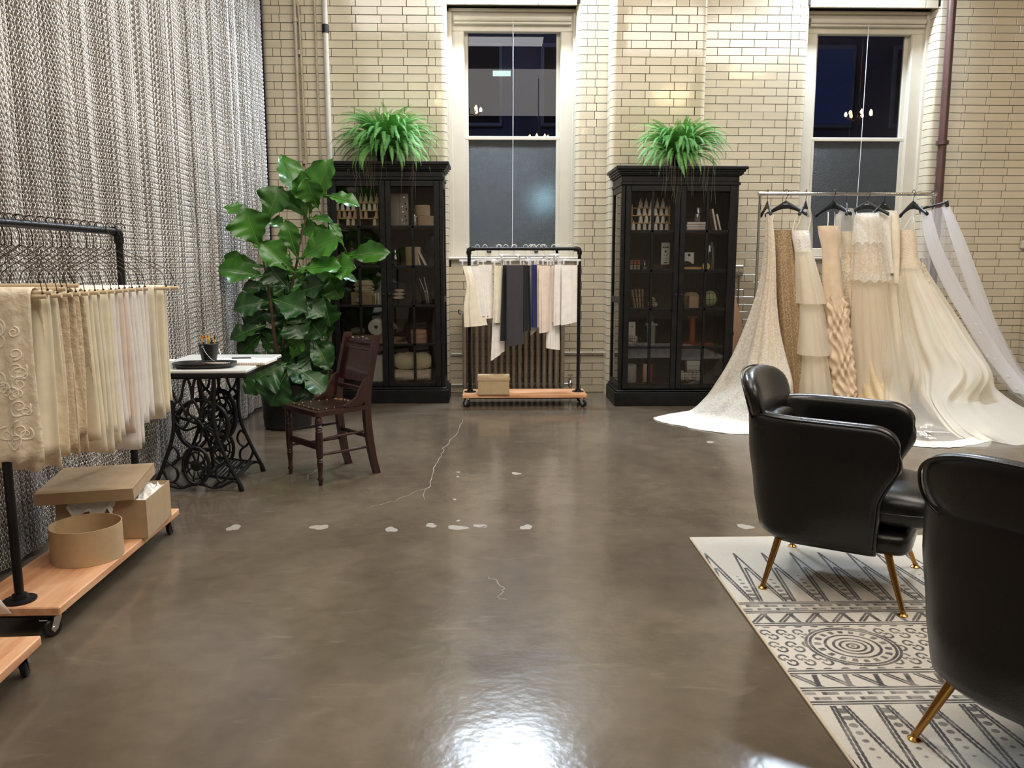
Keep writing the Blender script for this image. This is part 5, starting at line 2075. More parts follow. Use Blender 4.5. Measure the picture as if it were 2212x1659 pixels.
# left cabinet ------------------------------------------------------------------------------------
y1 = 8.17
s4, s3, s2, s1, s0 = (ZR1[k] + .0005 for k in (4, 3, 2, 1, 0))
cone_rack(W(770, 450, y1).x, y1, s4, 4, 'pale wooden rack of thread cones on the top shelf of the left cabinet', ['cone_cream', 'cone_white', 'cone_pink'], .42, .30, 'thread cones in the left cabinet',
          'thread rack, left cabinet', skip=((0, 1), (0, 5), (0, 6), (3, 0), (1, 6)))
for k, (px, w_, mk, lab) in enumerate(((856, .10, 'grey_metal', 'plain grey metal plate standing in the top right of the left cabinet'), (876, .085, 'zinc', 'pale metal plate studded with buttons on the left cabinet top shelf'))):
    p = on(0, 8.20 - .02 * k, px, s4)
    t = thing('metal_plate', lab, 'plate', tuple(p))
    MB().box((0, 0, .165), (w_, .006, .33), bev=.002).build('plate', M['grey_metal'], t)
    if k:
        for j, (u, v) in enumerate(((0, .02), (.02, .06), (-.02, .06), (.01, .10), (-.01, .14), (.02, .17), (-.018, .19), (.012, .22), (0, .28))):
            MB().lathe([(0, 0), (.009, 0), (.008, .004), (0, .005)], 10, frame_m((u, -.003, v + .01), (1, 0, 0), (0, 0, 1), (0, -1, 0))).build('button', M['dark_prop'] if j % 2 else M['chrome'], t)
t = thing('round_box', 'lower and wider of two stacked round kraft boxes, left cabinet', 'box', tuple(on(0, 8.15, 920, s4)))
MB().lathe([(0, 0), (.085, 0), (.085, .095), (.087, .095), (.087, .11), (0, .112)], 30).build('body', M['kraft'], t)
t = thing('round_box', 'upper and smaller of two stacked round kraft boxes, left cabinet', 'box', tuple(on(0, 8.15, 915, s4 + .1125)))
MB().lathe([(0, 0), (.075, 0), (.075, .10), (0, .102)], 30).build('body', M['kraft'], t)
jar('button_jar', 'small jar of pearl buttons beside the round kraft boxes', on(0, 8.09, 898, s4), .030, .13, .8, M['cone_white'])
# second shelf
b = wire_basket('wire basket with a ball of white yarn behind the fig leaf', on(0, 8.12, 756, s3), .14, .14, .12)
ball_thing('yarn_ball', 'white yarn ball in the wire basket behind the fig leaf', 'yarn', on(0, 8.12, 756, s3 + .006), .050, M['twine'], seed=2)
wire_basket('wire basket of pale trimmings at the right of the yarn basket', on(0, 8.12, 803, s3), .16, .15, .13)
ball_thing('trim_bundle', 'bundle of pale trimmings in the right hand wire basket', 'trim', on(0, 8.12, 803, s3 + .006), .055, M['green_ball'], seed=5, lumps=.3)
jar('glass_jar', 'clear ribbed jar at the left of the second shelf, right door', on(0, 8.12, 855, s3), .055, .17, .15, M['dark_prop'])
t = thing('card_roll', 'cream cardboard cylinder on the second shelf of the left cabinet', 'roll', tuple(on(0, 8.12, 893, s3)))
MB().lathe([(0, 0), (.075, 0), (.075, .19), (.068, .19), (.068, .18), (0, .178)], 28).build('tube', M['kraft_tan'], t)
for k, (px, tl, mk) in enumerate(((910, -.24, 'kraft'), (921, -.46, 'kraft_tan'))):
    t = thing('book', ('thin tan book leaning against the cream cylinder', 'dark edged book leaning furthest right on the second shelf')[k], 'book', tuple(on(0, 8.14, px, s3 + (.004 if k == 0 else .008))))
    bk = MB().box((0, 0, .095), (.016, .14, .19), bev=.002).build('cover', M[mk], t)
    bk.rotation_euler = (0, tl, 0)
    bk2 = MB().box((0, -.003, .095), (.011, .138, .186)).build('pages', M['paper'], bk, smooth=0)
t = thing('dress_form_head', 'dark oval bust shape at the right end of the second shelf', 'bust', tuple(on(0, 8.25, 930, s3)))
MB().lathe([(0, 0), (.055, .0), (.05, .03), (.03, .08), (.032, .11), (.055, .16), (.062, .22), (.05, .29), (.02, .325), (0, .33)], 20).build('bust', M['dark_prop'], t)
# third shelf
box_thing('kraft_box', 'kraft box with a pale bow under the bundle of cord', 'box', on(0, 8.13, 783, s2), (.21, .16, .125), M['kraft_tan'], lid=.03)
o = ball_thing('ribbon_bow', 'small pale bow on the front of the kraft box', 'ribbon', on(0, 8.035, 772, s2 + .03), .022, M['twine'], lumps=.5, seed=8)
t = thing('cord_bundle', 'round bundle of cream cord on top of the kraft box', 'cord', tuple(on(0, 8.13, 786, s2 + .1295)))
for k in range(7):
    z = .010 + k * .0155
    q = .082 + .010 * math.sin(k * 1.9)
    MB().tube([(q * math.cos(a) + rnd(-.004, .004), q * .8 * math.sin(a), z + .006 * math.sin(a * 2 + k)) for a in [2 * PI * j / 26 for j in range(26)]], .0105, 7, closed=True).build('coil', M['twine'], t)
MB().lathe([(0, .002), (.066, .004), (.07, .10), (0, .105)], 20, Matrix.Diagonal((1, .8, 1, 1))).build('core', M['twine'], t)
for k in range(4):
    t = thing('notebook', ('first slim notebook right of the kraft box', 'second slim notebook right of the kraft box', 'third slim notebook from the kraft box', 'slim notebook furthest from the kraft box')[k],
              'book', tuple(on(0, 8.13, 808 + k * 3.6, s2)))
    MB().box((0, 0, .06), (.012, .12, .12), bev=.002).build('cover', M[('kraft', 'card_white', 'kraft', 'card_white')[k]], t)
box_thing('dark_box', 'dark wooden box on the third shelf behind the lace stack', 'box', on(0, 8.25, 862, s2), (.16, .10, .22), M['dark_prop'])
box_thing('dark_box', 'low dark box that the lace stack sits on, third shelf', 'box', on(0, 8.09, 872, s2), (.19, .12, .055), M['dark_prop'])
for k in range(3):
    o = ball_thing('folded_lace', ('bottom piece of the lace stack', 'middle piece of the lace stack', 'top piece of the lace stack')[k] + ' on the low dark box', 'lace', on(0, 8.09, 860 + k, s2 + .0555 + k * .036), .055 - .004 * k, M['lace'], lumps=.35, seed=20 + k, squash=.34)
t = thing('glass_cup', 'clear glass beaker holding tools at the right of the third shelf', 'glass', tuple(on(0, 8.10, 922, s2)))
MB().lathe([(0, 0), (.055, 0), (.062, .13), (.059, .13), (.052, .005), (0, .005)], 24).build('glass', M['jar_glass'], t)
t = thing('scissors', 'long steel shears standing in the glass beaker', 'scissors', tuple(on(0, 8.10, 922, s2 + .006)))
MB().tube([(.0, 0, 0), (-.02, 0, .12), (-.075, 0, .26)], [.003, .006, .004], 6).tube([(.02, 0, 0), (.0, 0, .13), (-.03, 0, .27)], [.003, .006, .004], 6).lathe([(0, -.005), (.007, -.005), (.007, .005), (0, .005)], 10, frame_m((-.012, 0, .13), (1, 0, 0), (0, 0, 1), (0, -1, 0))).build('blades', M['zinc'], t)
# fourth shelf
box_thing('yellow_box', 'long flat yellow box under the paper roll on the fourth shelf', 'box', on(0, 8.12, 789, s1), (.36, .2, .085), M['kraft_tan'], lid=.03)
t = thing('paper_roll', 'white roll of paper seen end-on above the yellow box', 'roll', tuple(on(0, 8.12, 812, s1 + .0885)))
MB().lathe([(.018, -.09), (.075, -.09), (.078, -.085), (.078, .085), (.075, .09), (.018, .09), (.018, -.09)], 30, frame_m((0, 0, .078), (1, 0, 0), (0, 0, 1), (0, -1, 0)), caps=False).build('roll', M['paper'], t)
ball_thing('cloth_bundle', 'pale folded cloth left of the paper roll', 'cloth', on(0, 8.14, 770, s1 + .0885), .07, M['pale_grey'], seed=31, squash=.5)
t = thing('round_box', 'pinkish round box of stacked hoops on the fourth shelf', 'box', tuple(on(0, 8.12, 902, s1)))
for k in range(3):
    MB().lathe([(0, k * .045), (.078, k * .045), (.080, k * .045 + .004), (.080, k * .045 + .038), (.077, k * .045 + .043), (0, k * .045 + .043)], 28).build('hoop', M['cone_pink'], t)
box_thing('pattern_card', 'small tan tray at the left of the round hoop box', 'tray', on(0, 8.09, 862, s1), (.15, .1, .012), M['kraft_tan'])
# bottom
t = thing('fur_roll', 'cream faux fur folded over on the bottom shelf of the left cabinet', 'fabric', tuple(on(0, 8.13, 888, s0 + .115)))
P = []
for i in range(17):
    row = []
    for k in range(22):
        a = 2 * PI * k / 22
        q = 1 + .06 * math.sin(5 * a + i) + rnd(-.03, .03)
        e = 1 - abs(i / 8 - 1) ** 6 * .4
        row.append(((i / 16 - .5) * .37, .10 * q * e * math.cos(a), .085 + .085 * q * e * math.sin(a)))
    P.append(row)
mb = MB().grid(P, cv=True)
mb.f += [tuple(range(22))[::-1], tuple(len(mb.v) - 22 + k for k in range(22))]
mb.build('fur', M['fur'], t, smooth=180)
t = thing('folded_lace', 'white gathered lace under the faux fur on the bottom shelf', 'lace', tuple(on(0, 8.12, 888, s0)))
P = []
for i in range(19):
    row = []
    for k in range(24):
        a = 2 * PI * k / 24
        q = 1 + .12 * math.sin(4 * a + i * 1.3) * math.sin(i * .9)
        row.append(((i / 18 - .5) * .36, .11 * q * math.cos(a), .057 + .055 * q * math.sin(a)))
    P.append(row)
mb = MB().grid(P, cv=True)
mb.f += [tuple(range(24))[::-1], tuple(len(mb.v) - 24 + k for k in range(24))]
mb.build('lace', M['lace'], t, smooth=180)
box_thing('white_box', 'white box on the bottom shelf behind the side chair', 'box', on(0, 8.14, 800, s0), (.22, .18, .26), M['card_white'], lid=.04)

# right cabinet -----------------------------------------------------------------------------------
y2 = 7.98
s4, s3, s2, s1, s0 = (ZR2[k] + .0005 for k in (4, 3, 2, 1, 0))
cone_rack(W(1407, 450, y2).x, y2, s4, 4, 'wooden rack of white thread cones on the top shelf of the right cabinet', ['cone_white'], .38, .29, 'thread cones in the right cabinet',
          'thread rack, right cabinet', skip=((2, 0), (3, 0), (1, 0), (1, 6), (3, 6)))
for k in range(4):
    p = on(0, 7.96, 1496 + (k % 2), s4 + k * .0235)
    t = thing('book', ('bottom', 'second', 'third', 'top')[k] + ' book of the flat pile under the glass jar, right cabinet', 'book', tuple(p))
    MB().box((0, 0, .0115), (.185, .14, .023), bev=.002).build('cover', M[('kraft_tan', 'kraft', 'kraft_tan', 'card_white')[k] if k < 3 else 'kraft_tan'], t)
    MB().box((0, -.002, .0115), (.18, .139, .016)).build('pages', M['paper'], t, smooth=0)
jar('glass_jar', 'small clear jar standing on the flat pile of books', on(0, 7.96, 1502, s4 + .0942), .040, .14, .5, M['pale_grey'])
for k, (px, tl, h_) in enumerate(((1540, -.22, .22), (1549, -.26, .17))):
    t = thing('book', ('tall pale book leaning on the top right shelf', 'shorter pale book leaning beside the tall one')[k], 'book', tuple(on(0, 7.98, px, s4 + .003)))
    o = MB().box((0, 0, h_ / 2), (.020, .14, h_), bev=.002).build('cover', M['kraft_tan' if k == 0 else 'kraft'], t)
    o.rotation_euler = (0, tl, 0)
    MB().box((0, -.003, h_ / 2), (.014, .138, h_ * .98)).build('pages', M['paper'], o, smooth=0)
# second shelf
wire_basket('little wire basket of orange spools', on(0, 7.92, 1371, s3), .13, .12, .11)
for k in range(6):
    p = on(0, 7.92, 1371, s3 + .006 + .048 * (k // 3)) + Vector((-.036 + .036 * (k % 3), .0, 0))
    o = MB().lathe([(0, 0), (.016, 0), (.016, .004), (.013, .006), (.013, .038), (.016, .040), (.016, .044), (0, .044)], 12).build('thread_spool', M['orange_thread' if k > 2 else 'cone_cream'])
    o.location = p
    tag(o, ('cream' if k < 3 else 'orange') + ' thread spool at the %s of the little wire basket' % ('left', 'middle', 'right')[k % 3], 'thread', 'spools in the little wire basket')
jar('glass_bottle', 'small clear bottle beside the basket of orange spools', on(0, 7.92, 1392, s3), .028, .10, .3, M['pale_grey'])
box_thing('wooden_box', 'low brown wooden box under the printed white card', 'box', on(0, 7.98, 1424, s3), (.19, .12, .055), M['mahogany'])
t = thing('printed_card', 'tall white card with rows of black marks on the brown box', 'card', tuple(on(0, 7.96, 1436, s3 + .0555)))
MB().box((0, 0, .105), (.082, .004, .21)).build('card', M['card_white'], t, smooth=0)
mk = MB()
for (u, v, a, b) in ((-.02, .165, .016, .016), (.0, .165, .014, .014), (.02, .165, .016, .016), (.0, .125, .018, .018), (-.012, .09, .012, .006), (.012, .09, .014, .006), (-.014, .055, .01, .006), (.008, .055, .014, .006), (.0, .018, .034, .010)):
    mk.box((u, -.0025, v), (a, .001, b))
mk.build('black_marks', M['ink_black'], t, smooth=0)
box_thing('wooden_board', 'orange brown wooden board on the second shelf, right door', 'board', on(0, 7.93, 1490, s3), (.20, .12, .032), M['rackwood'])
t = thing('printed_card', 'square white card with one black dot, on a black cushion', 'card', tuple(on(0, 7.96, 1487, s3 + .062)))
MB().box((0, 0, .055), (.095, .004, .11)).build('card', M['card_white'], t, smooth=0)
MB().cyl((0, -.0022, .085), (0, -.0032, .085), .014, n=16).build('black_dot', M['ink_black'], t)
ball_thing('pin_cushion', 'small black cushion in front of the square white card', 'cushion', on(0, 7.905, 1482, s3 + .033), .05, M['dark_prop'], lumps=.1, squash=.55)
jar('tall_jar', 'tall clear jar behind the yellow tape roll', on(0, 8.0, 1530, s3), .05, .27)
t = thing('tape_roll', 'small yellow ribbon roll on the second shelf at the right', 'ribbon', tuple(on(0, 7.90, 1524, s3)))
MB().lathe([(.012, -.012), (.036, -.012), (.036, .012), (.012, .012), (.012, -.012)], 20, frame_m((0, 0, .036), (1, 0, 0), (0, 0, 1), (0, -1, 0)), caps=False).build('roll', mat('yellow_ribbon', srgb(222, 196, 104), .5), t)
# third shelf
wire_basket('upright wire basket of folded paper patterns', on(0, 7.96, 1381, s2), .17, .12, .21, taper=.9)
for k in range(4):
    t = thing('paper_pattern', ('leftmost slanted', 'second slanted', 'third upright', 'rightmost upright')[k] + ' folded paper pattern in the wire basket', 'paper', tuple(on(0, 7.96, 1372 + 5.5 * k, s2 + .007)))
    o = MB().box((0, 0, .085), (.014, .09, .18), bev=.002).build('fold', M['kraft_tan'], t)
    o.rotation_euler = (0, -.18 + .05 * k, 0)
wire_basket('low wire basket of green and white balls', on(0, 7.94, 1411, s2), .12, .12, .09)
for k, (dx, dz, mk_) in enumerate(((-.028, .004, 'twine'), (.026, .004, 'cone_white'), (.0, .05, 'green_ball'))):
    ball_thing('yarn_ball', ('white', 'pale', 'green')[k] + ' ball in the low wire basket, right cabinet', 'yarn', on(0, 7.94, 1411, s2 + dz + .002) + Vector((dx, 0, 0)), .027, M[mk_], seed=40 + k)
jar('spice_jar', 'small jar with a white lid at the left of the third shelf, right door', on(0, 7.93, 1473, s2), .026, .10, .6, M['kraft_tan'], M['card_white'])
t = thing('round_basket', 'round tan basket behind the small kraft box', 'basket', tuple(on(0, 8.02, 1494, s2)))
MB().lathe([(0, 0), (.07, 0), (.08, .06), (.078, .12), (.05, .15), (0, .155)], 24).build('basket', M['kraft'], t)
box_thing('kraft_box', 'small square kraft box in front of the round basket', 'box', on(0, 7.90, 1499, s2), (.095, .07, .12), M['kraft_tan'])
t = thing('wire_sphere', 'round wire basket ball of cream stuffing at the right of the third shelf', 'basket', tuple(on(0, 7.95, 1534, s2)))
mb = MB()
for k in range(7):
    a = PI * k / 7
    mb.tube([(.088 * math.cos(b) * math.cos(a), .088 * math.cos(b) * math.sin(a), .088 + .088 * math.sin(b)) for b in [2 * PI * j / 24 for j in range(24)]], .0016, 4, closed=True)
for q in (-.5, 0, .5):
    mb.tube([(.088 * math.cos(q * 1.4) * math.cos(a), .088 * math.cos(q * 1.4) * math.sin(a), .088 + .088 * math.sin(q * 1.4)) for a in [2 * PI * j / 28 for j in range(28)]], .0016, 4, closed=True)
mb.build('wire', M['gold_wire'], t, smooth=180)
MB().lathe([(0, .012), (.04, .02), (.07, .06), (.076, .09), (.06, .14), (.03, .165), (0, .17)], 20).build('stuffing', M['green_ball'], t)
# fourth shelf
wire_basket('wire basket of white lace on the fourth shelf', on(0, 7.92, 1369, s1), .16, .13, .10)
ball_thing('lace_bundle', 'white lace bundle in the wire basket, fourth shelf', 'lace', on(0, 7.92, 1369, s1 + .006), .052, M['cone_white'], lumps=.3, seed=50)
t = box_thing('printed_box', 'small white box with black letters above the lace basket', 'box', on(0, 7.99, 1362, s1 + .0), (.11, .06, .23), M['card_white'])
mk = MB()
for (u, v, a, b) in ((-.02, .19, .014, .004), (-.02, .175, .004, .03), (.0, .19, .01, .004), (.022, .19, .018, .006), (.022, .176, .01, .004)):
    mk.box((u, -.031, v), (a, .002, b))
mk.build('black_letters', M['ink_black'], t, smooth=0)
jar('tall_jar', 'tall lidded jar of pale lace on the fourth shelf', on(0, 7.96, 1410, s1), .065, .27, .78, M['pale_grey'], M['jar_glass'])
t = thing('green_bottle', 'pale green bottle at the left of the fourth shelf, right door', 'bottle', tuple(on(0, 7.93, 1468, s1)))
MB().lathe([(0, 0), (.028, 0), (.030, .01), (.030, .09), (.018, .12), (.018, .15), (.022, .155), (.022, .175), (0, .178)], 20).build('bottle', M['green_ball'], t)
t = thing('bobbin', 'tall rust brown wooden bobbin on the fourth shelf', 'bobbin', tuple(on(0, 7.96, 1499, s1 + .026)))
MB().lathe([(0, 0), (.045, 0), (.045, .012), (.030, .018), (.028, .24), (.045, .248), (.045, .262), (.012, .264), (0, .264)], 22).build('bobbin', M['spool_brown'], t)
box_thing('wooden_tray', 'shallow reddish wooden tray under the brown bobbin', 'tray', on(0, 7.95, 1510, s1), (.30, .14, .024), M['spool_brown'])
# bottom
t = thing('large_spool', 'big white thread spool on the bottom shelf of the right cabinet', 'thread', tuple(on(0, 7.96, 1364, s0)))
MB().lathe([(0, 0), (.065, 0), (.070, .01), (.070, .17), (.062, .18), (.02, .182), (0, .182)], 24).build('thread', M['pale_grey'], t)
for k, px in enumerate((1398, 1410)):
    t = thing('large_spool', ('pinkish tall spool left of the red one, bottom shelf', 'red tall spool on the bottom shelf of the right cabinet')[k], 'thread', tuple(on(0, 7.98, px, s0)))
    MB().lathe([(0, 0), (.026, 0), (.026, .006), (.022, .01), (.022, .17), (.026, .175), (.026, .18), (0, .18)], 18).build('thread', M['cone_pink' if k == 0 else 'red_thread'], t)
wire_basket('wide wire basket of lace on the bottom shelf, right door', on(0, 7.93, 1494, s0), .28, .15, .11)
for k, (dx, r_) in enumerate(((-.085, .058), (.0, .05), (.085, .05))):
    ball_thing('lace_bundle', ('left', 'middle', 'right')[k] + ' lace bundle in the wide wire basket', 'lace', on(0, 7.93, 1494, s0 + .006) + Vector((dx, 0, 0)), r_, M['lace' if k == 1 else 'cone_white'], lumps=.3, seed=60 + k)
box_thing('white_box', 'lower of two cream boxes behind the wide wire basket', 'box', on(0, 8.06, 1502, s0), (.13, .08, .155), M['card_white'])
box_thing('white_box', 'upper of two cream boxes behind the wide wire basket', 'box', on(0, 8.06, 1502, s0 + .1555), (.135, .085, .05), M['card_white'])
# ================================================================== board behind the right cabinet
t = thing('plywood_board', 'peach plywood board with a curved edge leaning between right cabinet and gowns', 'board', (2.47, 8.40, 0))
pl = [(1566, 600), (1578, 604), (1588, 640), (1597, 675), (1604, 710), (1607, 745), (1606, 780), (1602, 820), (1596, 858), (1588, 866), (1582, 835), (1577, 790), (1570, 740), (1564, 660)]
pts = [W(a, b, 8.40) for a, b in pl]
pts = [(p.x - 2.47, max(0.001, p.z)) for p in pts]
bd = MB().prism(pts, .018, frame_m((0, 0, 0), (1, 0, 0), (0, 0, 1), (0, -1, 0)) @ Matrix.Rotation(R(0), 4, 'X')).build('board', mat('peach_ply', srgb(244, 200, 164), .5, var=.06, vscale=4, stretch=(8, 8, 1)), t, smooth=20)
mk = MB()
for (u, v) in ((.0, .0), (.022, -.004)):
    q = W(1578, 718, 8.40)
    mk.prism([(-.005, 0), (.004, -.02), (.009, -.045), (.004, -.06), (-.004, -.035)], .0015, frame_m((q.x - 2.47 + u, -.0185, q.z + .03 + v), (1, 0, 0), (0, 0, 1), (0, -1, 0)))
mk.build('black_mark', M['ink_black'], t, smooth=0)

# ================================================================== chrome gown rack
GB_Z, GB_Y = 2.035, 7.88
t = thing('gown_rack', 'chrome rail rack carrying the wedding gowns under the second window', 'clothes rack', (3.43, GB_Y, 0))
hx = .845
MB().cyl((-hx, 0, GB_Z), (hx, 0, GB_Z), .0165, n=18).build('top_bar', M['chrome'], t)
for s in (-1, 1):
    p = MB().tube([(s * hx, .0, GB_Z - .0), (s * hx, .0, .11)], .013, 14).build('post', M['chrome'], t)
    MB().lathe([(0, -.02), (.021, -.02), (.021, .02), (0, .02)], 16, frame_m((s * hx, 0, GB_Z), (0, 1, 0), (0, 0, 1), (1, 0, 0))).build('end_cap', M['chrome'], p)
    MB().tube([(s * hx, -.26, .09), (s * hx, .26, .09)], .016, 12).build('foot', M['chrome'], t)
    for q in (-1, 1):
        c_ = MB().box((s * hx, q * .24, .066), (.03, .04, .02), bev=.004).cyl((s * hx - .013, q * .24, .032), (s * hx + .013, q * .24, .032), .006, n=8).build('caster', M['chrome'], t)
        MB().lathe([(0, -.010), (.026, -.010), (.031, -.005), (.031, .005), (.026, .010), (0, .010)], 18, frame_m((s * hx, q * .24, .032), (0, 1, 0), (0, 0, 1), (1, 0, 0))).build('wheel', M['rubber'], c_)
MB().tube([(-hx, 0, .09), (hx, 0, .09)], .012, 12).build('cross_rail', M['chrome'], t)


def black_hanger(px, rz, half, label, print_=False):
    x = W(px, 430, GB_Y).x
    t = thing('black_hanger', label, 'hanger', (x, GB_Y, GB_Z + .0165), rz, 'black hangers on the chrome rack')
    hook = [(0, 0, -.105), (0, 0, -.07), (.006, 0, -.05), (.022, 0, -.025)] + [(.022 * math.cos(a), 0, .002 + .022 * math.sin(a)) for a in [R(k) for k in (0, 40, 90, 140, 185)]]
    MB().tube(crom([Vector(p) for p in hook], 3), .0028, 7).build('hook', M['black_plastic'], t)
    nu = 22
    P = []
    for i in range(nu + 1):
        s = i / nu * 2 - 1
        e = abs(s)
        zc = -.118 - .095 * e ** 1.25
        hh = .030 * (1 - e ** .6) + .0125 + .006 * (e > .88)
        dd = .008 + .010 * max(0, (e - .55) / .45) ** 1.2
        row = []
        for k in range(10):
            a = 2 * PI * k / 10
            row.append((s * half, dd * math.cos(a) + .012 * e ** 2, zc + hh * math.sin(a)))
        P.append(row)
    mb = MB().grid(P, cv=True)
    mb.f += [tuple(range(10))[::-1], tuple(len(mb.v) - 10 + k for k in range(10))]
    b = mb.build('shoulder', M['black_plastic'], t, smooth=60)
    if print_:
        # a small illegible line of white print across the neck
        w_ = MB()
        for k in range(5):
            w_.box((-.017 + k * .0085, -.0092, -.113), (.0058, .001, .007))
        w_.build('white_print', M['white_plastic'], b, smooth=0)
    return t


black_hanger(1658, R(84), .20, 'black hanger seen edge-on, leftmost on the chrome rail')
black_hanger(1698, R(-38), .20, 'black hanger facing the room above the gold sequin gown', True)
black_hanger(1741, R(58), .20, 'black hanger holding the tiered tulle gown')
black_hanger(1800, R(-62), .20, 'black hanger holding the blush ruffled gown')
black_hanger(1829, R(72), .20, 'black hanger under the sheer white sleeves')
black_hanger(1874, R(-40), .20, 'black hanger with white print holding the lace gown', True)
black_hanger(1911, R(38), .20, 'black hanger with white print under the long sleeved gown', True)
black_hanger(1973, R(-82), .20, 'black hanger seen edge-on above the gown with the long train')

M['g_lace'] = sheer('ivory_lace_net', srgb(248, 242, 230)[:3], .46, pattern=.26, pscale=55, trl=.35, edge=.3)
M['g_champ'] = fabric('champagne_lining', srgb(220, 196, 158), rough=.6, bump=.03)
M['g_gold'] = mat('gold_sequin', srgb(198, 172, 134), .40, metal=.3, col2=srgb(140, 114, 82), vscale=150, bump=1.0, bscale=150, stretch=(1, 1, .45), detail=2)
M['g_tulle'] = sheer('ivory_tulle', srgb(248, 242, 228)[:3], .62, trl=.4)
M['g_tulle2'] = sheer('thin_ivory_tulle', srgb(248, 242, 230)[:3], .28, trl=.5)
M['g_under'] = fabric('ivory_underskirt', srgb(240, 228, 204), rough=.65, bump=.03)
M['g_blush'] = fabric('blush_satin', srgb(228, 204, 176), rough=.45, bump=.03)
M['g_white'] = fabric('white_lace_bodice', srgb(246, 242, 234), rough=.7, bump=.9, bs=60)
M['g_beige'] = fabric('beige_lace_bodice', srgb(238, 222, 198), rough=.7, bump=.9, bs=70)
M['g_veil'] = sheer('white_veil_tulle', srgb(250, 250, 254)[:3], .17, trl=.45, edge=.18)
M['g_sheerlace'] = sheer('white_lace_net', srgb(250, 247, 240)[:3], .40, pattern=.24, pscale=38, trl=.35, edge=.2)
M['g_fold'] = sheer('veil_fold', srgb(250, 250, 254)[:3], .55, trl=.4, edge=.25)
M['g_strap'] = fabric('strap', srgb(240, 234, 222))


def six(L, Rr, b, lift=0.0):
    L, Rr = Vector(L), Vector(Rr)
    f, k = Vector((0, -b, 0)), Vector((0, b * .8, 0))
    return [L, L.lerp(Rr, .3) + f, L.lerp(Rr, .7) + f, Rr, L.lerp(Rr, .7) + k, L.lerp(Rr, .3) + k]


def body_rows(spec):
    """(photo row, left, right, depth, half depth of the body)"""
    out = []
    for (y, a, b, dep, h) in spec:
        r = six(W(a, y, dep), W(b, y, dep), h)
        for p in r:
            p.z = max(p.z, .012)
        out.append(r)
    return out


def straps(parent, lst):
    mb = MB()
    for P in lst:
        mb.tube(crom([Vector(p) for p in P], 4), .004, 6, flat=.5)
    return mb.build('strap', M['g_strap'], parent, world=True)


def gown_root(label, x, y):
    return thing('wedding_gown', label, 'gown', (x, y, 0), 0, 'wedding gowns on the chrome rack')


# 1 lace gown with the train spread to the left
g1 = gown_root('ivory lace gown with a long train spread over the floor to the left', 2.66, 7.70)
rows = body_rows([(462, 1655, 1667, 7.80, .03), (520, 1652, 1672, 7.78, .07), (590, 1645, 1674, 7.76, .10), (650, 1631, 1675, 7.74, .14), (710, 1611, 1681, 7.70, .20), (770, 1586, 1694, 7.66, .28), (820, 1558, 1706, 7.58, .36)])
Bk = [Vector((2.95, 7.86, .015)), Vector((2.72, 7.86, .015))]
rows.append([W(1532, 862, 7.42), W(1580, 880, 7.05), W(1660, 885, 7.0), W(1716, 866, 7.45)] + Bk)
rows.append([G(1492, 889, .03), G(1545, 905, .03), G(1650, 918, .03), G(1722, 895, .03), Bk[0] + Vector((0, .01, 0)), Bk[1] + Vector((0, .01, 0))])
rows.append([G(1424, 899, .006), G(1482, 922, .006), G(1612, 938, .006), G(1735, 918, .006), Bk[0] + Vector((0, .02, -.006)), Bk[1] + Vector((0, .02, -.006))])
ring_cloth(rows, 'lace_overlay', M['g_lace'], g1, n=150, sub=7, pleats=11, seed=2, amp=[.002, .006, .010, .016, .026, .034, .042, .046, .030, .020])
lin = body_rows([(466, 1657, 1666, 7.80, .02), (520, 1654, 1671, 7.78, .05), (590, 1648, 1673, 7.77, .08), (650, 1640, 1674, 7.75, .10), (710, 1634, 1678, 7.73, .14), (770, 1626, 1690, 7.70, .17), (830, 1618, 1702, 7.66, .20), (868, 1612, 1712, 7.62, .22)])
ring_cloth(lin, 'champagne_lining', M['g_champ'], g1, n=80, sub=6, pleats=8, seed=3, amp=[.001, .004, .006, .008, .012, .014, .016, .016])
tr = [[G(1500, 889, .022), G(1552, 904, .022), G(1648, 916, .022), G(1722, 893, .022), Bk[0], Bk[1]],
      [G(1455, 893, .012), G(1505, 914, .012), G(1628, 930, .012), G(1730, 907, .012), Bk[0], Bk[1]],
      [G(1426, 899, .004), G(1484, 922, .004), G(1612, 937, .004), G(1735, 917, .004), Bk[0], Bk[1]]]
ring_cloth(tr, 'scalloped_hem', M['g_white'], g1, n=160, sub=5, pleats=23, seed=4, amp=[.006, .010, .012])

# 2 gold sequin gown
g2 = gown_root('gold sequin gown, darkest of the row', 2.86, 7.84)
ring_cloth(body_rows([(497, 1668, 1713, 7.86, .05), (520, 1668, 1714, 7.86, .06), (545, 1665, 1716, 7.86, .07), (600, 1660, 1722, 7.86, .10), (700, 1662, 1728, 7.86, .14), (800, 1668, 1730, 7.86, .17), (866, 1672, 1734, 7.86, .18)]),
           'sequin_dress', M['g_gold'], g2, n=90, sub=6, pleats=9, seed=6, amp=[.001, .003, .005, .012, .018, .022, .024])
straps(g2, [[W(1671, 498, 7.82), W(1668, 480, 7.82), W(1672, 464, 7.84)], [W(1712, 498, 7.82), W(1716, 480, 7.84), W(1721, 464, 7.86)]])

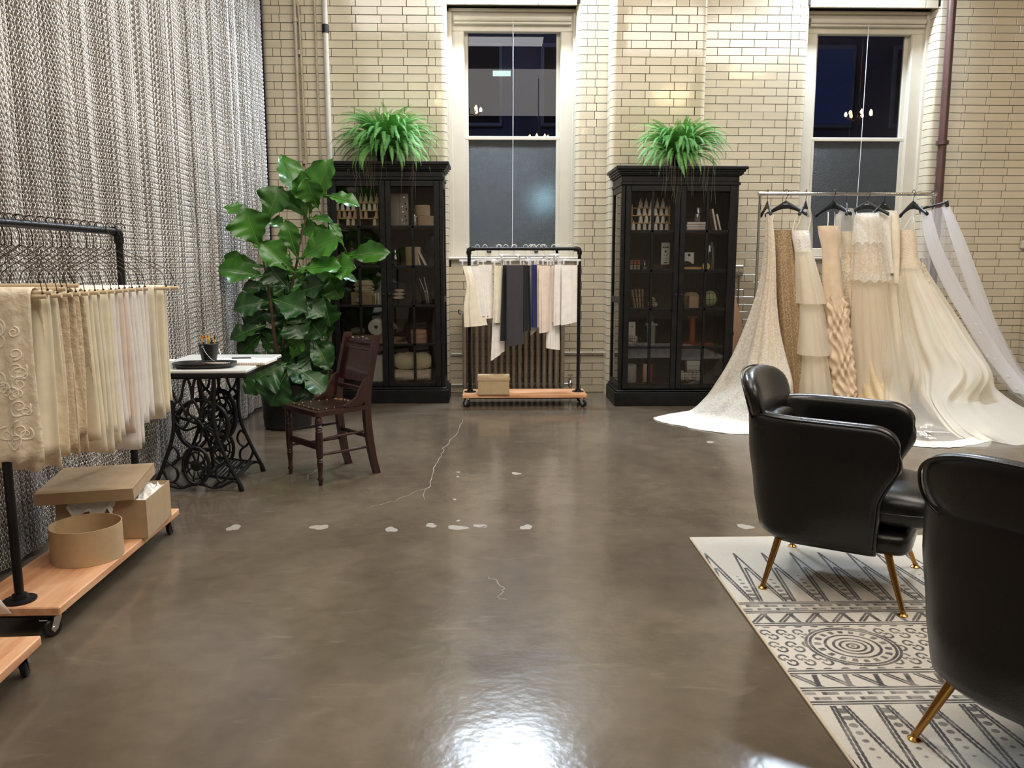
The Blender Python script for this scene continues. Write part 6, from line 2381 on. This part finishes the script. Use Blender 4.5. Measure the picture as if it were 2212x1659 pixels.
# 3 tiered ivory tulle
g3 = gown_root('ivory gown of three tulle tiers', 3.08, 7.78)
ring_cloth(body_rows([(498, 1710, 1748, 7.80, .05), (515, 1712, 1750, 7.80, .07), (545, 1718, 1753, 7.80, .07)]), 'bodice', M['g_white'], g3, n=50, sub=6, pleats=6, seed=7, amp=[.001, .003, .004])
ring_cloth(body_rows([(540, 1717, 1754, 7.80, .07), (600, 1718, 1768, 7.78, .13), (655, 1719, 1782, 7.76, .17)]), 'tulle_tier', M['g_tulle'], g3, n=80, sub=6, pleats=8, seed=8, amp=[.002, .012, .020])
ring_cloth(body_rows([(645, 1722, 1772, 7.80, .12), (700, 1718, 1782, 7.78, .16), (764, 1714, 1793, 7.75, .20)]), 'tulle_tier', M['g_tulle'], g3, n=80, sub=6, pleats=8, seed=9, amp=[.006, .014, .022])
ring_cloth(body_rows([(755, 1720, 1784, 7.80, .15), (810, 1718, 1790, 7.78, .18), (864, 1715, 1798, 7.75, .21)]), 'tulle_tier', M['g_tulle'], g3, n=80, sub=6, pleats=9, seed=10, amp=[.008, .014, .022])
ring_cloth(body_rows([(545, 1720, 1752, 7.82, .05), (700, 1724, 1774, 7.82, .10), (862, 1722, 1788, 7.82, .14)]), 'underskirt', M['g_under'], g3, n=60, sub=8, pleats=7, seed=11, amp=[.002, .008, .012])
straps(g3, [[W(1716, 500, 7.78), W(1726, 480, 7.78), W(1731, 462, 7.80)], [W(1746, 500, 7.78), W(1750, 480, 7.80), W(1752, 462, 7.84)]])
ring_cloth(body_rows([(452, 1728, 1752, 7.82, .015), (480, 1726, 1756, 7.82, .02), (545, 1722, 1756, 7.82, .03)]), 'sheer_cape', M['g_tulle2'], g3, n=40, sub=6, pleats=5, seed=12, amp=[.002, .004, .006])

# 4 blush mermaid gown with ruffles
g4 = gown_root('blush satin mermaid gown with a ruffled skirt', 3.34, 7.74)
ring_cloth(body_rows([(488, 1766, 1812, 7.76, .05), (505, 1768, 1814, 7.76, .06), (545, 1776, 1813, 7.76, .06), (600, 1777, 1817, 7.76, .08), (655, 1780, 1824, 7.76, .09), (690, 1786, 1828, 7.76, .09)]), 'satin_bodice', M['g_blush'], g4, n=70, sub=6, pleats=6, seed=13,
           amp=[.001, .002, .002, .003, .005, .004])


def ruf(th, tt, g):
    return .016 * math.sin(th * 7 + tt * 26 + 2.4 * math.sin(tt * 17 + th * 2)) + .012 * math.sin(th * 11 - tt * 40) + .008 * math.sin(tt * 55 + 3 * math.sin(th * 3))


ring_cloth(body_rows([(640, 1782, 1824, 7.76, .08), (700, 1786, 1832, 7.75, .11), (760, 1791, 1838, 7.74, .13), (820, 1796, 1845, 7.73, .15), (866, 1797, 1848, 7.72, .17)]), 'ruffles', M['g_blush'], g4, n=130, sub=16, pleats=7, seed=14,
           amp=[.004, .010, .012, .014, .016], ruffle=ruf)
straps(g4, [[W(1788, 490, 7.71), W(1789, 474, 7.74), W(1789, 458, 7.78)], [W(1802, 490, 7.76), W(1803, 474, 7.80), W(1803, 458, 7.86)]])

# 5 sheer white sleeved gown, beige lace below
g5 = gown_root('sheer white sleeved gown with taupe lace between the ruffled and lace gowns', 3.55, 7.82)
ring_cloth(body_rows([(450, 1816, 1842, 7.84, .03), (470, 1807, 1848, 7.84, .06), (505, 1806, 1850, 7.84, .08), (545, 1810, 1850, 7.84, .08)]), 'sheer_yoke', M['g_tulle2'], g5, n=60, sub=6, pleats=7, seed=15, amp=[.002, .006, .010, .012])
ring_cloth(body_rows([(500, 1814, 1848, 7.86, .05), (560, 1818, 1850, 7.86, .05), (620, 1818, 1852, 7.86, .07), (680, 1822, 1854, 7.86, .08)]), 'lace_bodice', M['lace2'], g5, n=60, sub=6, pleats=6, seed=16, amp=[.002, .003, .005, .006])
ring_cloth(body_rows([(575, 1834, 1856, 7.84, .05), (650, 1836, 1866, 7.82, .09), (730, 1839, 1880, 7.78, .14), (800, 1845, 1900, 7.70, .20), (850, 1850, 1922, 7.60, .28), (872, 1852, 1950, 7.50, .36)]), 'skirt', M['g_champ'], g5, n=90, sub=6, pleats=9, seed=17,
           amp=[.004, .010, .014, .020, .024, .026])
ring_cloth(body_rows([(462, 1806, 1818, 7.80, .03), (500, 1803, 1816, 7.78, .035), (560, 1806, 1817, 7.78, .03), (585, 1808, 1816, 7.78, .02)]), 'sleeve', M['g_tulle2'], g5, n=30, sub=6, pleats=4, seed=18, amp=[.003, .005, .005, .003])

# 6 lace gown in the middle
g6 = gown_root('wide ivory gown with a white lace bodice in the middle of the rack', 3.76, 7.74)
ring_cloth(body_rows([(462, 1850, 1898, 7.78, .05), (475, 1847, 1901, 7.78, .08), (510, 1844, 1906, 7.77, .10), (560, 1840, 1914, 7.76, .12), (610, 1838, 1920, 7.74, .15)]), 'lace_bodice', M['g_sheerlace'], g6, n=90, sub=7, pleats=10, seed=19,
           amp=[.002, .006, .008, .010, .018], hem=.03)
ring_cloth(body_rows([(460, 1850, 1898, 7.77, .06), (475, 1846, 1902, 7.77, .09), (505, 1843, 1907, 7.76, .11), (530, 1842, 1910, 7.75, .12)]), 'white_yoke', M['g_sheerlace'], g6, n=90, sub=7, pleats=8, seed=39, amp=[.002, .006, .008, .010], hem=.05)
ring_cloth(body_rows([(590, 1842, 1914, 7.78, .10), (680, 1838, 1922, 7.76, .16), (780, 1834, 1934, 7.72, .22), (866, 1830, 1946, 7.68, .28)]), 'tulle_skirt', M['g_tulle'], g6, n=110, sub=8, pleats=12, seed=20, amp=[.006, .014, .020, .026])
ring_cloth(body_rows([(466, 1852, 1896, 7.80, .03), (560, 1846, 1908, 7.80, .07), (700, 1846, 1914, 7.80, .13), (862, 1842, 1930, 7.80, .20)]), 'underskirt', M['g_champ'], g6, n=70, sub=8, pleats=8, seed=21, amp=[.001, .003, .010, .016])

# 7 long sleeved gown with a tulle train
g7 = gown_root('long sleeved white gown with a thin tulle train and lace edge', 4.02, 7.80)
ring_cloth(body_rows([(455, 1893, 1936, 7.88, .03), (470, 1888, 1940, 7.88, .05), (520, 1896, 1938, 7.88, .06), (590, 1902, 1936, 7.88, .08)]), 'bodice', M['g_white'], g7, n=60, sub=6, pleats=6, seed=22, amp=[.001, .003, .004, .006])
ring_cloth(body_rows([(460, 1925, 1942, 7.82, .03), (510, 1926, 1944, 7.80, .035), (570, 1929, 1943, 7.80, .03), (612, 1931, 1941, 7.80, .022)]), 'sleeve', M['g_under'], g7, n=30, sub=6, pleats=4, seed=23, amp=[.002, .004, .004, .002])
ring_cloth(body_rows([(590, 1902, 1934, 7.90, .06), (700, 1900, 1944, 7.88, .14), (800, 1898, 1958, 7.86, .2), (864, 1895, 1965, 7.84, .22)]), 'skirt', M['g_under'], g7, n=70, sub=8, pleats=8, seed=24, amp=[.005, .014, .018, .020])
rows = body_rows([(596, 1926, 1950, 7.76, .04), (650, 1918, 1954, 7.72, .08), (720, 1912, 1966, 7.62, .14), (790, 1910, 1982, 7.45, .22)])
Bk = [Vector((4.2, 7.70, .016)), Vector((3.95, 7.70, .016))]
rows.append([W(1912, 850, 7.3), W(1940, 872, 6.95), W(1985, 872, 6.9), W(2002, 842, 7.2)] + Bk)
rows.append([G(1915, 922, .025), G(1955, 940, .025), G(2020, 945, .025), G(2045, 915, .03)] + Bk)
rows.append([G(1908, 948, .007), G(1965, 962, .007), G(2060, 966, .007), G(2142, 950, .007)] + Bk)
ring_cloth(rows, 'tulle_train', M['g_tulle2'], g7, n=110, sub=7, pleats=9, seed=25, amp=[.003, .008, .014, .020, .024, .022, .016])
tr = [[G(1912, 938, .012), G(1962, 950, .012), G(2050, 953, .012), G(2110, 940, .012), G(2050, 935, .012), G(1960, 933, .012)],
      [G(1908, 948, .004), G(1965, 962, .004), G(2060, 966, .004), G(2142, 949, .004), G(2060, 934, .010), G(1955, 932, .010)]]
ring_cloth(tr, 'lace_edge', M['g_white'], g7, n=140, sub=6, pleats=21, seed=26, amp=[.004, .010])
ap = MB()
for k, (px, py) in enumerate(((1995, 925), (2003, 934), (1999, 942), (2010, 948), (1992, 938), (2006, 920))):
    c = G(px, py, .05)
    for j in range(5):
        a = 2 * PI * j / 5 + k
        ap.add([c, c + Vector((.03 * math.cos(a - .5), .02 * math.sin(a - .5), .012)), c + Vector((.05 * math.cos(a), .035 * math.sin(a), .004)), c + Vector((.03 * math.cos(a + .5), .02 * math.sin(a + .5), .012))], [(0, 1, 2, 3)])
ap.build('lace_applique', M['g_white'], g7, world=True, smooth=0)

# 8 gown with the long train to the right
g8 = gown_root('ivory tulle gown with lace appliques and the widest train, at the right end', 4.30, 7.80)
ring_cloth(body_rows([(497, 1945, 1978, 7.84, .05), (515, 1944, 1980, 7.84, .06), (550, 1944, 1983, 7.84, .07), (580, 1944, 1992, 7.83, .09)]), 'lace_bodice', M['g_beige'], g8, n=60, sub=6, pleats=6, seed=27, amp=[.001, .002, .003, .004])
Bk = [Vector((4.75, 7.92, .015)), Vector((4.35, 7.92, .015))]
spec = [(570, 1944, 1993, 7.83, .08), (618, 1944, 2020, 7.78, .14), (669, 1948, 2050, 7.72, .22), (737, 1958, 2088, 7.60, .32), (795, 1974, 2116, 7.45, .42)]
rows = body_rows(spec)
rows.append([W(1996, 852, 7.2), W(2040, 868, 6.85), W(2110, 866, 6.9), W(2152, 840, 7.3)] + Bk)
rows.append([G(2034, 912, .05), G(2080, 925, .06), G(2170, 925, .07), G(2235, 890, .06)] + Bk)
rows.append([G(2062, 938, .008), G(2120, 950, .008), G(2235, 958, .008), G(2345, 905, .008)] + Bk)
ring_cloth(rows, 'tulle_overskirt', M['g_tulle'], g8, n=150, sub=8, pleats=12, seed=28, amp=[.004, .014, .022, .030, .036, .042, .036, .026])
lin = body_rows([(570, 1946, 1990, 7.84, .06), (640, 1952, 2020, 7.82, .12), (720, 1965, 2062, 7.78, .18), (800, 1985, 2092, 7.72, .22), (862, 2005, 2105, 7.66, .24)])
ring_cloth(lin, 'underskirt', M['g_under'], g8, n=80, sub=7, pleats=9, seed=29, amp=[.003, .010, .014, .018, .020])
ap = MB()
g = random.Random(3)
for k in range(46):
    tt = k / 46
    px, py = 1990 + 62 * tt ** 1.1 + g.uniform(-7, 3), 572 + 150 * tt + g.uniform(-6, 6)
    c = W(px, py, 7.80 - .28 * tt - .06)
    for j in range(4):
        a = 2 * PI * j / 4 + g.uniform(0, 2)
        q = g.uniform(.014, .026)
        ap.add([c, c + Vector((q * math.cos(a - .5), -.006, q * math.sin(a - .5))), c + Vector((1.6 * q * math.cos(a), -.002, 1.6 * q * math.sin(a))), c + Vector((q * math.cos(a + .5), -.006, q * math.sin(a + .5)))], [(0, 1, 2, 3)])
ap.build('lace_applique', M['g_beige'], g8, world=True, smooth=0)
straps(g8, [[W(1976, 498, 7.80), W(1975, 482, 7.80), W(1973, 468, 7.82)], [W(1950, 498, 7.86), W(1960, 482, 7.9), W(1970, 468, 7.95)]])

# veil clipped to a trouser hanger at the right end
a_, b_ = W(1986, 452, 7.90), W(2048, 437, 7.72)
md_ = (a_ + b_) / 2
t = thing('clip_hanger', 'black clip bar hanger at the right end holding the veil', 'hanger', (4.262, GB_Y, GB_Z + .0165))
hk = [md_ + Vector((0, 0, .01)), md_ + Vector((-.02, .03, .05)), Vector((4.262, GB_Y, GB_Z - .05)), Vector((4.282, GB_Y, GB_Z - .01)), Vector((4.275, GB_Y, GB_Z + .018)), Vector((4.262, GB_Y, GB_Z + .026)), Vector((4.245, GB_Y, GB_Z + .018)), Vector((4.24, GB_Y, GB_Z - .004))]
MB().tube(crom(hk, 4), .0028, 7).build('hook', M['black_plastic'], t, world=True)
dx = (b_ - a_).normalized()
Fm = frame_m(md_, dx, Vector((0, 0, 1)).cross(dx).normalized(), dx.cross(Vector((0, 0, 1)).cross(dx).normalized()))
MB().box((0, 0, 0), ((b_ - a_).length, .012, .022), Fm, bev=.004).build('bar', M['black_plastic'], t, world=True)
for s in (-1, 1):
    MB().box((s * ((b_ - a_).length / 2 - .012), 0, -.012), (.030, .032, .060), Fm, bev=.006).build('clip', M['black_plastic'], t, world=True)
v = thing('veil', 'long white tulle veil flowing down to the right from the clip hanger', 'veil', (4.9, 7.6, 0))
VW = lambda x, y, d: W(x, y, d)


def veil_panel(name, L, Rr, deps, b, m, seed, pl, amp, n=80):
    rows = []
    for (l, r_, d, bb) in zip(L, Rr, deps, b):
        q = six(VW(*l, d), VW(*r_, d), bb)
        for p in q: p.z = max(p.z, .012)
        rows.append(q)
    return ring_cloth(rows, name, m, v, n=n, sub=8, pleats=pl, seed=seed, amp=amp)


veil_panel('outer_panel', [(1988, 457), (2008, 530), (2042, 610), (2085, 700), (2130, 780), (2180, 842), (2240, 885)],
           [(2050, 444), (2082, 525), (2120, 620), (2165, 725), (2212, 812), (2275, 872), (2350, 905)], (7.82, 7.80, 7.75, 7.7, 7.6, 7.45, 7.3), (.02, .05, .07, .09, .10, .10, .06), M['g_veil'], 31, 6, [.004, .012, .016, .022, .028, .03, .02], 90)
veil_panel('dense_fold', [(2034, 447), (2056, 520), (2086, 610), (2126, 720), (2164, 800), (2218, 868)], [(2051, 444), (2084, 520), (2120, 615), (2160, 720), (2204, 805), (2262, 872)], (7.76, 7.74, 7.7, 7.62, 7.55, 7.4), (.01, .02, .03, .03, .03, .03), M['g_fold'], 32, 4, [.003, .006, .008, .01, .012, .01], 50)
veil_panel('dense_fold', [(1990, 458), (2002, 530), (2036, 612), (2080, 690), (2130, 770), (2190, 848)], [(2012, 455), (2034, 530), (2072, 610), (2120, 690), (2172, 775), (2238, 856)], (7.74, 7.72, 7.68, 7.6, 7.5, 7.35), (.01, .02, .03, .03, .03, .03), M['g_fold'], 33, 4, [.003, .006, .008, .01, .012, .01], 50)
veil_panel('inner_panel', [(1990, 458), (1986, 520), (1992, 600), (2010, 690), (2030, 760)], [(2040, 447), (2040, 520), (2034, 600), (2038, 680), (2050, 750)], (7.86, 7.86, 7.86, 7.86, 7.86), (.02, .04, .05, .05, .04), M['g_veil'], 34, 9, [.004, .012, .016, .014, .012], 80)
bd_ = MB()
for (px, py, d) in ((2118, 719, 7.45), (2133, 770, 7.42), (2150, 776, 7.42), (2178, 813, 7.38), (2108, 700, 7.5), (2196, 840, 7.34)):
    c = W(px, py, d)
    bd_.lathe([(0, -.008), (.010, -.004), (.010, .004), (0, .008)], 8, Matrix.Translation(c))
bd_.build('pearl', M['white_plastic'], v, world=True)


# ================================================================== black leather armchairs
def superpillow(hx, hy, hz, e=.45, n=28, m=16, bend=None):
    P = []
    sg = lambda v, p: math.copysign(abs(v) ** p, v)
    for i in range(m + 1):
        ph = -PI / 2 + PI * i / m
        row = []
        for j in range(n):
            th = 2 * PI * j / n
            x = hx * sg(math.cos(ph), e) * sg(math.cos(th), e)
            y = hy * sg(math.cos(ph), e) * sg(math.sin(th), e)
            z = hz * sg(math.sin(ph), .75)
            row.append(bend(Vector((x, y, z))) if bend else Vector((x, y, z)))
        P.append(row)
    return P


def armchair(loc, yaw, label):
    t = thing('armchair', label, 'armchair', (loc[0], loc[1], .012), yaw, 'black leather armchairs on the rug')
    L = M['leather']
    h = .036
    zb, zt = .215, .735

    def interp(tab, z):
        for (a, b), (c, d) in zip(tab, tab[1:]):
            if z <= c:
                k = (z - a) / (c - a)
                k = k * k * (3 - 2 * k) * .5 + k * .5
                return b + (d - b) * k
        return tab[-1][1]
    HV = [(.19, .262), (.24, .282), (.40, .300), (.60, .318), (.735, .318)]
    UB = [(.19, -.235), (.24, -.262), (.40, -.290), (.60, -.318), (.735, -.325)]
    BU = -.075                     # the body sits a little behind its legs

    def top(s):
        e = max(0, (abs(s) - .85) / .15)
        return zt - .012 * abs(s) - .075 * (1 - math.sqrt(max(0, 1 - e * e)))

    def center(s, z):
        """s -1..1 round the U; outward normal too"""
        q_ = max(0, min(1, (z - .42) / .24))
        uf = .186 - .05 * max(0, .4 - z) + .090 * q_ * q_ * (3 - 2 * q_)
        hv, ub = interp(HV, z), interp(UB, z)
        u0 = -.06
        q = abs(s)
        sg = 1 if s >= 0 else -1
        if q > .5:
            k = (q - .5) / .5
            return Vector((u0 + (uf - u0) * k + BU, sg * hv)), Vector((0, sg))
        a = q / .5 * PI / 2
        ex = .78
        cu, cv = math.cos(a) ** ex, math.sin(a) ** ex if a > 0 else 0
        nrm = Vector((-math.cos(a) / (u0 - ub), sg * math.sin(a) / hv)).normalized()
        return Vector((u0 + (ub - u0) * cu + BU, sg * hv * cv)), nrm
    NS = 56
    sec = []
    SS = [-.85 + 1.7 * i / 44 for i in range(45)]
    EE = [.85 + .15 * math.sin(PI / 2 * k / 9) for k in range(1, 10)]
    SS = [-q for q in reversed(EE)] + SS + EE      # finer steps where the arm tops round over
    for s in SS:
        sec.append((s, 0, 1.0))
    # rounded fronts of the two arms
    for k in range(1, 6):
        a = PI / 2 * k / 5
        sec.insert(0, (-1, h * math.sin(a), max(.02, math.cos(a))))
        sec.append((1, h * math.sin(a), max(.02, math.cos(a))))
    P = []
    for (s, ext, th) in sec:
        prof = []
        ztp = top(s)
        zs = [zb + (ztp - zb) * (k / 18) for k in range(19)]
        for k, z in enumerate(zs):
            c, n = center(s, z)
            r = h * th * (min(1, .35 + (z - zb) / .05) if z < zb + .04 else 1)
            ex_ = ext * math.sin(min(1, (ztp - z) / .08) * PI / 2)
            prof.append((c + n * r + Vector((ex_, 0)), z))
        c, n = center(s, ztp)
        for k in range(1, 7):
            a = PI * k / 7
            prof.append((c + n * (h * th * math.cos(a)), ztp + h * .9 * th * math.sin(a)))
        for z in reversed(zs):
            c, n = center(s, z)
            prof.append((c - n * h * th + Vector((ext * math.sin(min(1, (ztp - z) / .08) * PI / 2), 0)), z))
        P.append([(p.x, p.y, z) for p, z in prof])
    mb = MB().grid(P, cv=True)
    sh = mb.build('shell', L, t, smooth=180)
    # piping along the outer top edge and down the arm fronts
    pp = []
    for s in SS:
        c, n = center(s, top(s))
        pp.append((c.x + n.x * h * .80, c.y + n.y * h * .80, top(s) + h * .60))
    pip = MB().tube(pp, .0042, 6)
    for sg in (-1, 1):
        P_ = []
        for k in range(17):
            z = top(1) - (top(1) - .25) * k / 16
            c, n = center(sg, z)
            P_.append((c.x + h * .75 * math.sin(min(1, (top(1) - z) / .08) * PI / 2), c.y + n.y * h * .72, z))
        pip.tube([pp[0] if sg < 0 else pp[-1]] + P_, .0042, 6)
    pip.build('piping', L, sh, smooth=180)
    # underbody closing the base
    ub = MB()
    ring = []
    for k in range(40):
        s = k / 39 * 2 - 1
        c, n = center(s, zb + .02)
        ring.append((c.x, c.y))
    ub.prism(ring, .06, Matrix.Translation((0, 0, zb + .004)))
    ub.build('underbody', L, t, smooth=30)
    MB().grid([[p for p in r_] for r_ in superpillow(.13, .258, .062, .38)], cv=True).build('front_apron', L, t, smooth=180).location = (.135, 0, .262)
    # seat cushion, plump, poking out in front of the arms
    P = superpillow(.300, .268, .085, .42, 32, 18, lambda p: p + Vector((0, 0, .012 * (1 - (p.x / .3) ** 2) - .012 * (p.x > .1) * p.x)))
    se = MB().grid(P, cv=True).build('seat_cushion', L, t, smooth=180)
    se.location = (.055, 0, .395)
    sp_ = []
    sgn = lambda v, p: math.copysign(abs(v) ** p, v)
    for k in range(60):
        a = 2 * PI * k / 60
        sp_.append((.301 * sgn(math.cos(a), .42), .269 * sgn(math.sin(a), .42), .0))
    MB().tube(sp_, .0045, 6, closed=True).build('cushion_piping', L, se, smooth=180)
    # head roll on top of the back, curved with it
    def bend(p):
        return Vector((p.x - .0 + .55 * p.y * p.y - .30 * p.z, p.y, p.z))
    P = superpillow(.050, .290, .116, .78, 36, 18, bend)
    hr = MB().grid(P, cv=True).build('head_roll', L, t, smooth=180)
    hr.location = (-.405, 0, .800)
    pr_ = []
    for k in range(60):
        a = 2 * PI * k / 60
        y, z = .280 * sgn(math.cos(a), .80), .112 * sgn(math.sin(a), .80)
        pr_.append(bend(Vector((-.036, y, z))))
    MB().tube(pr_, .0045, 6, closed=True).build('head_piping', L, hr, smooth=180)
    # inner back pad
    P = superpillow(.05, .22, .15, .5, 28, 16, lambda p: Vector((p.x + .6 * p.y * p.y, p.y, p.z)))
    MB().grid(P, cv=True).build('inner_back', L, t, smooth=180).location = (-.335, 0, .58)
    for sx, fu, tu in ((-1, -.292, -.245), (1, .252, .165)):
        for sy in (-1, 1):
            lg = MB().tube([(tu, sy * .205, .25), ((tu + fu) / 2, sy * .252, .13), (fu, sy * .298, .012)], [.0165, .0135, .0095], 14)
            l_ = lg.build('leg', M['brass'], t, smooth=60)
            MB().lathe([(0, 0), (.020, 0), (.020, .004), (.012, .010), (.009, .022), (0, .022)], 16, Matrix.Translation((fu, sy * .298, 0))).build('foot', M['brass'], l_)
    return t


armchair((1.568, 3.375), R(-32), 'black leather armchair with a head roll, nearer the gowns, seen from its side')
armchair((1.64, 2.05), R(30), 'black leather armchair cut by the right edge of the frame, seen from behind')

# ================================================================== warm chandeliers over the shop floor, mirrored in tiles and panes
M['bulb'] = mat('warm_bulb', (1, .8, .5), .4, emit=(1.0, .72, .38), estr=70)
for k, (x, y, z) in enumerate(((2.80, 3.9, 3.88), (4.05, 4.0, 4.35), (6.05, 4.1, 3.75), (-.35, 4.0, 3.80), (1.0, .4, 3.9))):
    t = thing('chandelier', 'warm crystal chandelier overhead, %s' % ('above the armchairs', 'above the gown rack side', 'far right', 'above the left aisle', 'behind the camera')[k], 'lamp', (x, y, z), 0, 'chandeliers')
    MB().cyl((0, 0, .05), (0, 0, 5.2 - z), .008, n=8).build('rod', M['brass'], t)
    MB().lathe([(0, -.05), (.03, -.03), (.02, .02), (.035, .05), (0, .07)], 14).build('body', M['brass'], t)
    for j in range(7):
        a = 2 * PI * j / 7
        MB().tube(crom([Vector((.02 * math.cos(a), .02 * math.sin(a), -.02)), Vector((.12 * math.cos(a), .12 * math.sin(a), -.06)), Vector((.2 * math.cos(a), .2 * math.sin(a), .0))], 4), .005, 6).build('arm', M['brass'], t)
        MB().lathe([(0, 0), (.02, .01), (.028, .035), (.018, .06), (0, .085)], 10, Matrix.Translation((.2 * math.cos(a), .2 * math.sin(a), 0))).build('bulb', M['bulb'], t)
